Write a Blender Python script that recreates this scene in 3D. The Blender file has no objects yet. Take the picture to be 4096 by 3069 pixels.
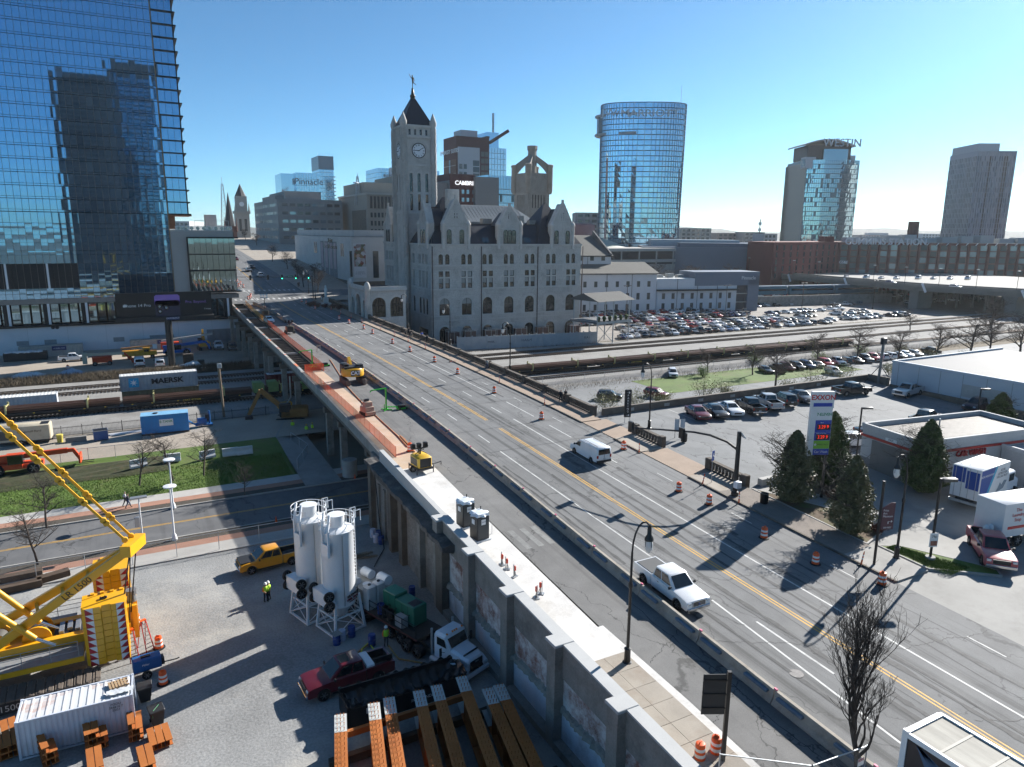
import bpy,math,random
import numpy as np
from mathutils import Vector,Matrix
rnd=random.Random(7)
SC=bpy.context.scene
COL=SC.collection
PI=math.pi
sin,cos,rad=math.sin,math.cos,math.radians
PW,PH,FOC,HC=4096,3069,2839.0,30.8
def _cam():
 p,r,y=rad(12.0),rad(0.5),rad(28.0)
 f=np.array([sin(y)*cos(p),cos(y)*cos(p),-sin(p)])
 r0=np.array([cos(y),-sin(y),0.0]);u0=np.cross(r0,f)
 return np.array([cos(r)*r0+sin(r)*u0,cos(r)*u0-sin(r)*r0,f])
RC=_cam()
cd=bpy.data.cameras.new('camera');cam=bpy.data.objects.new('camera',cd);COL.objects.link(cam)
cd.sensor_fit='HORIZONTAL';cd.sensor_width=36.0;cd.lens=FOC/PW*36.0
cd.clip_start=0.3;cd.clip_end=20000
cam.matrix_world=Matrix(((RC[0][0],RC[1][0],-RC[2][0],0),(RC[0][1],RC[1][1],-RC[2][1],0),(RC[0][2],RC[1][2],-RC[2][2],HC),(0,0,0,1)))
SC.camera=cam
SUN_AZ,SUN_EL=71.5,28.0
wld=bpy.data.worlds.new('World');SC.world=wld;wld.use_nodes=True
nt=wld.node_tree
bg=nt.nodes['Background']
sky=nt.nodes.new('ShaderNodeTexSky');sky.sky_type='NISHITA';sky.sun_disc=False
sky.sun_elevation=rad(SUN_EL);sky.sun_rotation=rad(SUN_AZ)
sky.altitude=150;sky.air_density=0.6;sky.dust_density=0.3;sky.ozone_density=2.0
wb_=nt.nodes.new('ShaderNodeMixRGB');wb_.blend_type='MULTIPLY';wb_.inputs[0].default_value=1;wb_.inputs[2].default_value=(.62,1,1.1,1)
nt.links.new(sky.outputs[0],wb_.inputs[1]);nt.links.new(wb_.outputs[0],bg.inputs[0]);bg.inputs[1].default_value=0.064
sl=bpy.data.lights.new('sun','SUN');sl.energy=4.6;sl.angle=rad(0.5);sl.color=(1.0,0.965,0.91)
sun=bpy.data.objects.new('sun',sl);COL.objects.link(sun)
_sd=Vector((sin(rad(SUN_AZ))*cos(rad(SUN_EL)),cos(rad(SUN_AZ))*cos(rad(SUN_EL)),sin(rad(SUN_EL))))
sun.rotation_euler=_sd.to_track_quat('Z','Y').to_euler();sun.location=(200,100,200)
SC.view_settings.view_transform='Standard';SC.view_settings.look='None'
SC.view_settings.gamma=1;SC.view_settings.exposure=1.15;SC.view_settings.use_curve_mapping=False
SC.render.engine='CYCLES'
SC.cycles.use_denoising=True;SC.cycles.max_bounces=6;SC.cycles.diffuse_bounces=2
SC.cycles.glossy_bounces=3;SC.cycles.transmission_bounces=4;SC.cycles.transparent_max_bounces=8
SC.cycles.caustics_reflective=False;SC.cycles.caustics_refractive=False
SC.cycles.use_adaptive_sampling=True;SC.cycles.adaptive_threshold=0.02
def ray(px,py):
 return RC.T@np.array([(px-PW/2)/FOC,-(py-PH/2)/FOC,1.0])
def G(px,py,z=0.0):
 d=ray(px,py);t=(z-HC)/d[2];return Vector((t*d[0],t*d[1],z))
def AX(px,py,X):
 d=ray(px,py);t=X/d[0];return Vector((X,t*d[1],HC+t*d[2]))
def AY(px,py,Y):
 d=ray(px,py);t=Y/d[1];return Vector((t*d[0],Y,HC+t*d[2]))
def HZ(px,py,P):
 d=ray(px,py);t=math.hypot(P[0],P[1])/math.hypot(d[0],d[1]);return HC+t*d[2]
def AD(px,py,dist):
 d=ray(px,py);t=dist/math.hypot(d[0],d[1]);return Vector((t*d[0],t*d[1],HC+t*d[2]))
def ONL(px,py,P,U):
 d=ray(px,py);n=(d[1],-d[0]);t=-(P[0]*n[0]+P[1]*n[1])/(U[0]*n[0]+U[1]*n[1])
 return Vector((P[0]+U[0]*t,P[1]+U[1]*t,0))
ZP=[(-60,2.6),(-20,3.8),(25,5.6),(35,6.0),(45,6.45),(55,6.95),(65,7.45),(75,7.9),(85,8.25),(95,8.5),(105,8.7),(115,8.9),(125,9.05),(135,9.15),(150,9.25),(180,9.45),(205,9.9),(218,10.3),(244,12.2),(259,13.4),(300,16.2),(420,23),(520,25),(900,26)]
_za=[a for a,b in ZP];_zb=[b for a,b in ZP]
def zr(s):return float(np.interp(s,_za,_zb))
def RD(px,py,dz=0.0):
 z=7.0
 for _ in range(40):
  P=G(px,py,z);z=.5*z+.5*(zr(P[1])+dz)
 return G(px,py,z)
MATS={}
def _n(t,typ,**kw):
 n=t.nodes.new(typ)
 for k,v in kw.items():setattr(n,k,v)
 return n
def M(name,rgb,rough=.7,metal=0.0,var=.18,scale=1.5,fine=.1,bump=0.0,bscale=30.0,spec=.5,coat=0.0,emit=None,alpha=1.0,stain=None,stain_amt=0.0,stretch=None):
 if name in MATS:return MATS[name]
 m=bpy.data.materials.new(name);m.use_nodes=True;MATS[name]=m
 t=m.node_tree;p=t.nodes['Principled BSDF']
 p.inputs['Roughness'].default_value=rough;p.inputs['Metallic'].default_value=metal
 p.inputs['Specular IOR Level'].default_value=spec;p.inputs['Coat Weight'].default_value=coat
 if alpha<1:p.inputs['Alpha'].default_value=alpha
 m.diffuse_color=(*rgb,1)
 if var or fine or bump or stain:
  tc=_n(t,'ShaderNodeTexCoord');oi=_n(t,'ShaderNodeObjectInfo')
  ad=_n(t,'ShaderNodeVectorMath',operation='ADD');sc=_n(t,'ShaderNodeMath',operation='MULTIPLY');sc.inputs[1].default_value=37.0
  t.links.new(oi.outputs['Random'],sc.inputs[0]);t.links.new(tc.outputs['Object'],ad.inputs[0]);t.links.new(sc.outputs[0],ad.inputs[1])
  vec=ad.outputs[0]
  if stretch:
   mp=_n(t,'ShaderNodeMapping');mp.inputs['Scale'].default_value=stretch;t.links.new(vec,mp.inputs[0]);vecs=mp.outputs[0]
  else:vecs=vec
  n1=_n(t,'ShaderNodeTexNoise');n1.inputs['Scale'].default_value=scale;n1.inputs['Detail'].default_value=5;n1.inputs['Roughness'].default_value=.6
  t.links.new(vecs,n1.inputs['Vector'])
  n2=_n(t,'ShaderNodeTexNoise');n2.inputs['Scale'].default_value=bscale;n2.inputs['Detail'].default_value=2
  t.links.new(vec,n2.inputs['Vector'])
  a=_n(t,'ShaderNodeMath',operation='MULTIPLY_ADD');a.inputs[1].default_value=2.6*var;a.inputs[2].default_value=1-1.3*var-fine*1.3
  b=_n(t,'ShaderNodeMath',operation='MULTIPLY_ADD');b.inputs[1].default_value=2.6*fine
  t.links.new(n1.outputs[0],a.inputs[0]);t.links.new(n2.outputs[0],b.inputs[0]);t.links.new(a.outputs[0],b.inputs[2])
  vm=_n(t,'ShaderNodeVectorMath',operation='SCALE');vm.inputs[0].default_value=rgb;t.links.new(b.outputs[0],vm.inputs['Scale'])
  out=vm.outputs[0]
  if stain:
   n3=_n(t,'ShaderNodeTexNoise');n3.inputs['Scale'].default_value=scale*.7;n3.inputs['Detail'].default_value=6;n3.inputs['Roughness'].default_value=.7
   t.links.new(vecs,n3.inputs['Vector'])
   rp=_n(t,'ShaderNodeMapRange');rp.inputs[1].default_value=.5;rp.inputs[2].default_value=.72;rp.inputs[4].default_value=stain_amt
   t.links.new(n3.outputs[0],rp.inputs[0])
   mx=_n(t,'ShaderNodeMixRGB');mx.inputs[2].default_value=(*stain,1);t.links.new(rp.outputs[0],mx.inputs[0]);t.links.new(out,mx.inputs[1]);out=mx.outputs[0]
  t.links.new(out,p.inputs['Base Color'])
  if bump:
   bp=_n(t,'ShaderNodeBump');bp.inputs['Strength'].default_value=bump;bp.inputs['Distance'].default_value=.03
   t.links.new(n2.outputs[0],bp.inputs['Height']);t.links.new(bp.outputs[0],p.inputs['Normal'])
 else:
  p.inputs['Base Color'].default_value=(*rgb,1)
 if emit:
  p.inputs['Emission Color'].default_value=(*rgb,1);p.inputs['Emission Strength'].default_value=emit
 return m
def paint_mat(name,rough=.28,coat=.6,metal=.0):
 if name in MATS:return MATS[name]
 m=bpy.data.materials.new(name);m.use_nodes=True;MATS[name]=m
 t=m.node_tree;p=t.nodes['Principled BSDF'];oi=_n(t,'ShaderNodeObjectInfo')
 tc=_n(t,'ShaderNodeTexCoord');n1=_n(t,'ShaderNodeTexNoise');n1.inputs['Scale'].default_value=1.3;n1.inputs['Detail'].default_value=6
 t.links.new(tc.outputs['Object'],n1.inputs['Vector'])
 a=_n(t,'ShaderNodeMath',operation='MULTIPLY_ADD');a.inputs[1].default_value=.3;a.inputs[2].default_value=.85;t.links.new(n1.outputs[0],a.inputs[0])
 vm=_n(t,'ShaderNodeVectorMath',operation='SCALE');t.links.new(oi.outputs['Color'],vm.inputs[0]);t.links.new(a.outputs[0],vm.inputs['Scale'])
 t.links.new(vm.outputs[0],p.inputs['Base Color'])
 p.inputs['Roughness'].default_value=rough;p.inputs['Coat Weight'].default_value=coat;p.inputs['Coat Roughness'].default_value=.05;p.inputs['Metallic'].default_value=metal
 return m
PAINT=paint_mat('vehicle_paint')
def lin(r,g,b):
 f=lambda c:(c/255/12.92 if c/255<=.04045 else((c/255+.055)/1.055)**2.4)
 return(f(r),f(g),f(b))
conc=M('concrete',(.36,.345,.32),.85,var=.22,scale=.7,fine=.12,bump=.25,bscale=14,stain=(.2,.19,.175),stain_amt=.5)
conc_new=M('new_concrete',(.46,.46,.45),.8,var=.1,scale=.8,fine=.06,bump=.1,bscale=20)
conc_old=M('weathered_concrete',(.25,.235,.21),.9,var=.35,scale=.8,fine=.2,bump=.5,bscale=9,stain=(.1,.09,.08),stain_amt=.7)
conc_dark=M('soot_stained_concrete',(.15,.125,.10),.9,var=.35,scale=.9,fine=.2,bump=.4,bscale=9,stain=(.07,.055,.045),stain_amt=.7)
black_metal=M('black_painted_metal',(.012,.012,.013),.45,.0,var=.2,fine=.1)
dark_metal=M('dark_steel',(.05,.05,.055),.5,.6,var=.25,fine=.15)
steel=M('galvanised_steel',(.42,.44,.46),.45,.7,var=.2,fine=.1)
white_paint=M('white_painted_steel',(.76,.77,.78),.45,0,var=.07,fine=.04)
rubber=M('tyre_rubber',(.014,.014,.015),.85,var=.3,fine=.2)
rim_m=M('alloy_rim',(.35,.36,.38),.35,.8,var=.1)
auto_glass=M('tinted_vehicle_glass',(.012,.016,.018),.06,0,var=0,fine=0,spec=.8)
plastic_black=M('black_plastic',(.02,.02,.021),.55,var=.15)
lamp_glass=M('clear_lamp_lens',(.62,.64,.66),.12,.3,var=0,fine=0)
red_lens=M('red_lamp_lens',(.35,.012,.01),.2,0,var=0,fine=0)
amber_lens=M('amber_lens',(.7,.22,.02),.25,0,var=0,fine=0)
yellow_eq=M('machine_yellow_paint',(.72,.34,.02),.42,var=.15,fine=.08,stain=(.3,.17,.05),stain_amt=.35,coat=.2)
orange_pl=M('safety_orange_plastic',(.75,.1,.012),.5,var=.2,scale=3,fine=.08)
white_refl=M('white_reflective_sheet',(.75,.75,.75),.5,var=.12,scale=4)
class MB:
 def __init__(s):s.v=[];s.f=[];s.mi=[];s.cur=0;s.T=None
 def use(s,i):s.cur=i;return s
 def add(s,pts,faces):
  o=len(s.v)
  if s.T is not None:pts=[tuple(s.T@Vector(p))for p in pts]
  s.v.extend([tuple(p)for p in pts]);s.f.extend([tuple(i+o for i in f)for f in faces]);s.mi.extend([s.cur]*len(faces));return s
 def poly(s,pts):return s.add(pts,[tuple(range(len(pts)))])
 def box(s,x0,x1,y0,y1,z0,z1):
  return s.add([(x0,y0,z0),(x1,y0,z0),(x1,y1,z0),(x0,y1,z0),(x0,y0,z1),(x1,y0,z1),(x1,y1,z1),(x0,y1,z1)],[(0,3,2,1),(4,5,6,7),(0,1,5,4),(1,2,6,5),(2,3,7,6),(3,0,4,7)])
 def cbox(s,c,d,rz=0.0):
  a,b,h=d[0]/2,d[1]/2,d[2]/2;ca,sa=cos(rz),sin(rz)
  P=[(c[0]+x*ca-y*sa,c[1]+x*sa+y*ca,c[2]+z)for x,y,z in((-a,-b,-h),(a,-b,-h),(a,b,-h),(-a,b,-h),(-a,-b,h),(a,-b,h),(a,b,h),(-a,b,h))]
  return s.add(P,[(0,3,2,1),(4,5,6,7),(0,1,5,4),(1,2,6,5),(2,3,7,6),(3,0,4,7)])
 def bbox(s,x0,x1,y0,y1,z0,z1,b=.03):
  P=[]
  for z,k in((z0,0),(z1-b,0),(z1,b)):
   for x,y in((x0+b+k,y0+k),(x1-b-k,y0+k),(x1-k,y0+b+k),(x1-k,y1-b-k),(x1-b-k,y1-k),(x0+b+k,y1-k),(x0+k,y1-b-k),(x0+k,y0+b+k)):P.append((x,y,z))
  F=[tuple(range(7,-1,-1)),tuple(range(16,24))]
  for r in(0,8):
   for i in range(8):j=(i+1)%8;F.append((r+i,r+j,r+8+j,r+8+i))
  return s.add(P,F)
 def beam(s,p,q,w,h=None,up=(0,0,1)):
  h=h or w;p=Vector(p);q=Vector(q);d=(q-p)
  if d.length<1e-6:return s
  d.normalize();u=Vector(up)
  if abs(d.dot(u))>.98:u=Vector((0,1,0))
  a=d.cross(u).normalized()*(w/2);b=a.cross(d).normalized()*(h/2)
  P=[p-a-b,p+a-b,p+a+b,p-a+b,q-a-b,q+a-b,q+a+b,q-a+b]
  return s.add(P,[(0,1,2,3),(7,6,5,4),(0,4,5,1),(1,5,6,2),(2,6,7,3),(3,7,4,0)])
 def cyl(s,p,q,r,r2=None,n=10,caps=True):
  r2=r if r2 is None else r2;p=Vector(p);q=Vector(q);d=(q-p).normalized()
  u=Vector((1,0,0))if abs(d.z)>.9 else Vector((0,0,1));a=d.cross(u).normalized();b=d.cross(a)
  P=[]
  for c,rr in((p,r),(q,r2)):
   for i in range(n):
    t=2*PI*i/n;P.append(c+a*(rr*cos(t))+b*(rr*sin(t)))
  F=[(i,n+i,n+(i+1)%n,(i+1)%n)for i in range(n)]
  if caps:F+=[tuple(range(n)),tuple(range(2*n-1,n-1,-1))]
  return s.add(P,F)
 def tube(s,pts,r,n=6,caps=True):
  pts=[Vector(p)for p in pts];R=r if isinstance(r,(list,tuple))else[r]*len(pts);P=[]
  d0=(pts[1]-pts[0]).normalized();u=Vector((0,0,1))if abs(d0.z)<.9 else Vector((1,0,0));a=d0.cross(u).normalized()
  for k,p in enumerate(pts):
   d=(pts[min(k+1,len(pts)-1)]-pts[max(k-1,0)]).normalized();a=(a-d*a.dot(d)).normalized();b=d.cross(a)
   for i in range(n):t=2*PI*i/n;P.append(p+a*(R[k]*cos(t))+b*(R[k]*sin(t)))
  F=[]
  for k in range(len(pts)-1):
   for i in range(n):j=(i+1)%n;F.append((k*n+i,k*n+j,(k+1)*n+j,(k+1)*n+i))
  if caps:F+=[tuple(range(n-1,-1,-1)),tuple(range((len(pts)-1)*n,len(pts)*n))]
  return s.add(P,F)
 def lathe(s,prof,n=16,c=(0,0,0)):
  P=[];F=[]
  for r,z in prof:
   for i in range(n):t=2*PI*i/n;P.append((c[0]+r*cos(t),c[1]+r*sin(t),c[2]+z))
  for k in range(len(prof)-1):
   for i in range(n):j=(i+1)%n;F.append((k*n+i,k*n+j,(k+1)*n+j,(k+1)*n+i))
  F+=[tuple(range(n-1,-1,-1)),tuple(range((len(prof)-1)*n,len(prof)*n))]
  return s.add(P,F)
 def loft(s,rings,caps=True):
  n=len(rings[0]);P=[p for r in rings for p in r];F=[]
  for k in range(len(rings)-1):
   for i in range(n):j=(i+1)%n;F.append((k*n+i,k*n+j,(k+1)*n+j,(k+1)*n+i))
  if caps:F+=[tuple(range(n-1,-1,-1)),tuple(range((len(rings)-1)*n,len(rings)*n))]
  return s.add(P,F)
 def prism(s,prof,ax,d0,d1):
  m={'x':lambda u,v,d:(d,u,v),'y':lambda u,v,d:(u,d,v),'z':lambda u,v,d:(u,v,d)}[ax]
  return s.loft([[m(u,v,d0)for u,v in prof],[m(u,v,d1)for u,v in prof]])
 def mesh(s,name,mats,smooth=None):
  me=bpy.data.meshes.new(name);me.from_pydata(s.v,[],s.f)
  for m in(mats if isinstance(mats,(list,tuple))else[mats]):me.materials.append(m)
  if any(s.mi):me.polygons.foreach_set('material_index',s.mi)
  if smooth is not None:
   me.polygons.foreach_set('use_smooth',[True]*len(me.polygons));me.update()
   me.set_sharp_from_angle(angle=rad(smooth))
  me.update();return me
 def build(s,name,mats,parent=None,smooth=None,label=None,kind=None):
  return put(s.mesh(name,mats,smooth),name,parent,label=label,kind=kind)
def put(me,name,parent=None,loc=None,rot=None,scale=None,label=None,kind=None,color=None):
 o=bpy.data.objects.new(name,me);COL.objects.link(o)
 if parent is not None:o.parent=parent
 if loc is not None:o.location=loc
 if rot is not None:o.rotation_euler=rot
 if scale is not None:o.scale=(scale,)*3 if isinstance(scale,(int,float))else scale
 if label:o['label']=label
 if kind:o['kind']=kind
 if color:o.color=(*color,1)
 return o
def thing(name,label,cat,loc=(0,0,0),rz=0.0,group=None):
 o=bpy.data.objects.new(name,None);COL.objects.link(o);o.empty_display_size=.1
 o.location=loc;o.rotation_euler=(0,0,rz);o['label']=label;o['category']=cat
 if group:o['group']=group
 return o
def tag(o,label,cat,group=None):
 o['label']=label;o['category']=cat
 if group:o['group']=group
 return o
def struct(name,mb,mats,parent=None,smooth=None,label=None):
 o=mb.build(name,mats,parent,smooth);o['kind']='structure'
 if label:o['label']=label
 return o
KIDS={}
def dup(root,loc,rz,label=None,group=None,scale=None,color=None,name=None):
 kids=KIDS.get(root.name)
 if kids is None:
  kids={}
  for o in COL.objects:
   if o.parent:kids.setdefault(o.parent.name,[]).append(o)
  for r in(root,):KIDS[r.name]=kids
 def cp(o,par):
  c=o.copy();COL.objects.link(c)
  if par is not None:c.parent=par
  if color is not None and o.get('painted'):c.color=(*color,1)
  for k in kids.get(o.name,[]):cp(k,c)
  return c
 r=cp(root,None);r.location=loc;r.rotation_euler=(0,0,rz)
 if label:r['label']=label
 if group:r['group']=group
 if scale:r.scale=(scale,)*3
 return r
def TEXT(body,size,mat,parent,M4,name='lettering',ext=.01,align='CENTER',off=0.0,sx=1.0,label=None):
 c=bpy.data.curves.new(name,'FONT');c.body=body;c.size=size;c.extrude=ext;c.align_x=align;c.align_y='CENTER';c.offset=off;c.resolution_u=3
 tmp=bpy.data.objects.new(name,c);me=bpy.data.meshes.new_from_object(tmp);bpy.data.objects.remove(tmp);bpy.data.curves.remove(c)
 me.materials.clear();me.materials.append(mat)
 o=put(me,name,parent,label=label)
 o.matrix_local=M4@Matrix.Diagonal((sx,1,1,1))
 return o
def FR(o,u,v):
 u=Vector(u).normalized();v=Vector(v);v=(v-u*v.dot(u)).normalized();n=u.cross(v);o=Vector(o)
 return Matrix(((u.x,v.x,n.x,o.x),(u.y,v.y,n.y,o.y),(u.z,v.z,n.z,o.z),(0,0,0,1)))
XF=Matrix.Identity(4)
# road and ground materials
def asphalt(name,base,streak=.35,crack=.6,light=(.2,.2,.19),sx=1.0):
 m=bpy.data.materials.new(name);m.use_nodes=True;MATS[name]=m
 t=m.node_tree;p=t.nodes['Principled BSDF'];L=t.links.new
 p.inputs['Roughness'].default_value=.82;p.inputs['Specular IOR Level'].default_value=.35
 tc=_n(t,'ShaderNodeTexCoord');v=tc.outputs['Object']
 def noise(sc,det,vec=v,rough=.6):
  n=_n(t,'ShaderNodeTexNoise');n.inputs['Scale'].default_value=sc;n.inputs['Detail'].default_value=det;n.inputs['Roughness'].default_value=rough;L(vec,n.inputs['Vector']);return n
 def ramp(s,a,b,c,d):
  r=_n(t,'ShaderNodeMapRange');r.inputs[1].default_value=a;r.inputs[2].default_value=b;r.inputs[3].default_value=c;r.inputs[4].default_value=d;L(s,r.inputs[0]);return r.outputs[0]
 def mul(a,b):
  n=_n(t,'ShaderNodeMath',operation='MULTIPLY');L(a,n.inputs[0]);L(b,n.inputs[1]);return n.outputs[0]
 fine=noise(22,3);mid=noise(.6,5);big=noise(.09,4)
 mp=_n(t,'ShaderNodeMapping');mp.inputs['Scale'].default_value=(1.15*sx,.018,0);L(v,mp.inputs[0])
 s1=noise(1.0,5,mp.outputs[0],.65)
 mp2=_n(t,'ShaderNodeMapping');mp2.inputs['Scale'].default_value=(2.6*sx,.05,0);mp2.inputs['Location'].default_value=(5,3,0);L(v,mp2.inputs[0])
 s2=noise(1.0,4,mp2.outputs[0],.6)
 f=mul(ramp(fine.outputs[0],.3,.7,.82,1.18),ramp(mid.outputs[0],.3,.7,.88,1.12))
 f=mul(f,ramp(big.outputs[0],.35,.65,.9,1.1))
 f=mul(f,ramp(s1.outputs[0],.53,.66,1.0,1.0-streak));f=mul(f,ramp(s2.outputs[0],.6,.72,1.0,1.0-streak*.7))
 dn=noise(.35,4);dv=_n(t,'ShaderNodeVectorMath',operation='SCALE');dv.inputs['Scale'].default_value=5.0;L(dn.outputs['Color'],dv.inputs[0])
 av=_n(t,'ShaderNodeVectorMath',operation='ADD');L(v,av.inputs[0]);L(dv.outputs[0],av.inputs[1])
 mp3=_n(t,'ShaderNodeMapping');mp3.inputs['Scale'].default_value=(.19,.07,0);L(av.outputs[0],mp3.inputs[0])
 vo=_n(t,'ShaderNodeTexVoronoi',feature='DISTANCE_TO_EDGE');vo.inputs['Scale'].default_value=1.0;L(mp3.outputs[0],vo.inputs['Vector'])
 f=mul(f,ramp(vo.outputs['Distance'],.003,.010,1.0-crack,1.0))
 vm=_n(t,'ShaderNodeVectorMath',operation='SCALE');vm.inputs[0].default_value=base;L(f,vm.inputs['Scale'])
 mx=_n(t,'ShaderNodeMixRGB');mx.inputs[2].default_value=(*light,1);L(ramp(noise(.16,6).outputs[0],.56,.75,0,.6),mx.inputs[0]);L(vm.outputs[0],mx.inputs[1])
 L(mx.outputs[0],p.inputs['Base Color'])
 b=_n(t,'ShaderNodeBump');b.inputs['Strength'].default_value=.35;b.inputs['Distance'].default_value=.01;L(fine.outputs[0],b.inputs['Height']);L(b.outputs[0],p.inputs['Normal'])
 return m
road_m=asphalt('avenue_asphalt',(.165,.166,.166),.5,.4,(.235,.232,.225))
deck_m=asphalt('closed_lane_asphalt',(.165,.162,.157),.25,.5,(.25,.24,.225))
lot_m=asphalt('parking_lot_asphalt',(.19,.195,.198),.1,.45,(.25,.25,.245),.3)
lot2_m=asphalt('warm_lot_asphalt',(.24,.215,.19),.1,.5,(.33,.3,.27),.3)  # lighter, warmer asphalt for the lower lot
street_m=asphalt('lower_street_asphalt',(.13,.13,.132),.2,.5,(.2,.195,.19),.4)
fore_m=M('forecourt_concrete',(.3,.29,.27),.85,var=.25,scale=.3,fine=.1,bump=.15,bscale=18,stain=(.17,.16,.15),stain_amt=.6)
walk_m=M('pavement_concrete',(.34,.3,.25),.88,var=.25,scale=.5,fine=.1,bump=.15,bscale=18,stain=(.2,.13,.08),stain_amt=.45)
white_conc=M('dusted_white_concrete',(.62,.6,.57),.9,var=.25,scale=.5,fine=.08,bump=.2,bscale=8,stain=(.4,.37,.33),stain_amt=.7)
tan_conc=M('sandy_milled_concrete',(.46,.34,.24),.92,var=.25,scale=.4,fine=.12,bump=.3,bscale=12,stain=(.5,.47,.43),stain_amt=.7)
brick_walk=M('red_brick_paving',(.36,.19,.13),.88,var=.2,scale=.8,fine=.14,bump=.2,bscale=25)
tan_brick=M('tan_brick_paving',(.32,.24,.18),.88,var=.2,scale=.8,fine=.14,bump=.3,bscale=22)
gravel=M('crushed_gravel',(.25,.25,.245),.95,var=.4,scale=.16,fine=.34,bump=.9,bscale=6,stain=(.42,.4,.36),stain_amt=.85)
ballast_m=M('track_ballast',(.26,.25,.235),.95,var=.2,scale=.3,fine=.35,bump=1.0,bscale=6,stain=(.17,.155,.14),stain_amt=.6)
dirt=M('packed_dirt',(.35,.3,.245),.95,var=.25,scale=.12,fine=.15,bump=.5,bscale=5,stain=(.23,.2,.17),stain_amt=.7)
soil=M('dark_soil',(.07,.058,.045),.95,var=.35,scale=.6,fine=.3,bump=.9,bscale=5)
grass_m=M('short_grass',(.085,.14,.02),.9,var=.4,scale=.35,fine=.35,bump=.8,bscale=9,stain=(.16,.13,.06),stain_amt=.7)
weed_m=M('dry_weeds',(.12,.09,.05),.95,var=.4,scale=.6,fine=.35,bump=.9,bscale=6)
land_m=M('far_land',(.10,.10,.075),.95,var=.5,scale=.012,fine=.25,bscale=.05,stain=(.2,.19,.17),stain_amt=.8)
line_w=M('white_road_paint',(.52,.52,.5),.7,var=.28,scale=1.2,fine=.12,stain=(.16,.16,.16),stain_amt=.75)
line_y=M('yellow_road_paint',(.6,.33,.035),.7,var=.25,scale=1.2,fine=.12,stain=(.2,.16,.1),stain_amt=.75)
tar_m=M('tar_seam',(.03,.03,.031),.75,var=.3)
# ground
b=MB();N=24
b.add([(-6000,-2500,-.3),(7000,-2500,-.3),(7000,9000,-.3),(-6000,9000,-.3)],[(0,1,2,3)])
struct('ground',b,land_m)
def strip(name,mat,x0,x1,y0,y1,z,nx=1,ny=1,zf=None,thick=0):
 mb=MB();P=[]
 for j in range(ny+1):
  for i in range(nx+1):
   x=x0+(x1-x0)*i/nx;y=y0+(y1-y0)*j/ny;P.append((x,y,z if zf is None else zf(x,y)))
 mb.add(P,[(j*(nx+1)+i,j*(nx+1)+i+1,(j+1)*(nx+1)+i+1,(j+1)*(nx+1)+i)for j in range(ny)for i in range(nx)])
 if thick:mb.box(x0,x1,y0,y1,z-thick,z-.002)
 return struct(name,mb,mat)
def rn(x,y,s=1.0):
 return sin(x*1.3*s+2*sin(y*.7*s))*.5+sin(y*1.7*s+1.3*sin(x*.9*s)+1)*.5
def sheet(name,mat,pts,zf,sub=3.0):
 mb=MB();P=[];F=[]
 rows=[]
 for(a,b_,y),(c,d,y2)in zip(pts[:-1],pts[1:]):
  k=max(1,int((y2-y)/sub))
  for i in range(k):t=i/k;rows.append((a+(c-a)*t,b_+(d-b_)*t,y+(y2-y)*t))
 rows.append(pts[-1])
 for xl,xr,y in rows:P+=[(xl,y,zf(y)),(xr,y,zf(y))]
 for i in range(len(rows)-1):F.append((2*i,2*i+1,2*i+3,2*i+2))
 mb.add(P,F);return mb
LE=lambda y:21.7+(y-70)*.0185
FE=lambda y:25.75+max(0,(y-113))*.021
bar_pts=[(29.0,5),(29.2,24),(29.7,43),(30.2,57),(31.1,107),(31.55,150),(31.6,190),(30.8,206),(29.2,216)]
BX=lambda y:float(np.interp(y,[q[1]for q in bar_pts],[q[0]for q in bar_pts]))
pts=[(BX(-40),47.85,-40)]+[(BX(y),47.85,y)for y in(5,24,43,57,80,107,150,190,206,216)]
struct('avenue_roadway',sheet('avenue_roadway',road_m,pts,zr),road_m)
struct('roadway_uphill',sheet('r',road_m,[(24.5,48.5,216.003),(24.5,48.5,240),(26,48.5,300),(26,48.5,420),(30,48.5,640)],zr),road_m)
struct('cross_street',sheet('r',road_m,[(-60,24.49,226),(-60,24.49,238)],zr),road_m)
struct('cross_street_east',sheet('r',road_m,[(48.52,150,226),(48.52,150,238)],zr),road_m)
struct('closed_lane',sheet('c',deck_m,[(24.4,BX(-40)-.004,-40),(24.4,BX(24)-.004,24),(25.2,BX(57)-.004,57),(25.4,BX(66)-.004,66),(25.4,BX(80)-.004,80),(25.6,BX(113)-.004,113),(FE(150),BX(150)-.004,150),(FE(190),BX(190)-.004,190),(FE(216),BX(216)-.004,216)],lambda y:zr(y)+.002),deck_m)
struct('bridge_slab',sheet('c',tan_conc,[(LE(66)+.25,25.395,65),(LE(80)+.25,25.395,80),(LE(113.4)+.25,25.595,113.4)],lambda y:zr(y)+.006),tan_conc)
struct('stripped_pavement',sheet('c',white_conc,[(21.35,24.395,31),(21.35,24.9,50),(21.35,25.395,65)],lambda y:zr(y)+.05),white_conc)
pv=struct('pavement',sheet('c',soil,[(21.3,24.4,-20),(21.3,24.4,31)],lambda y:zr(y)+.01),soil)
flag_mesh={}
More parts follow.
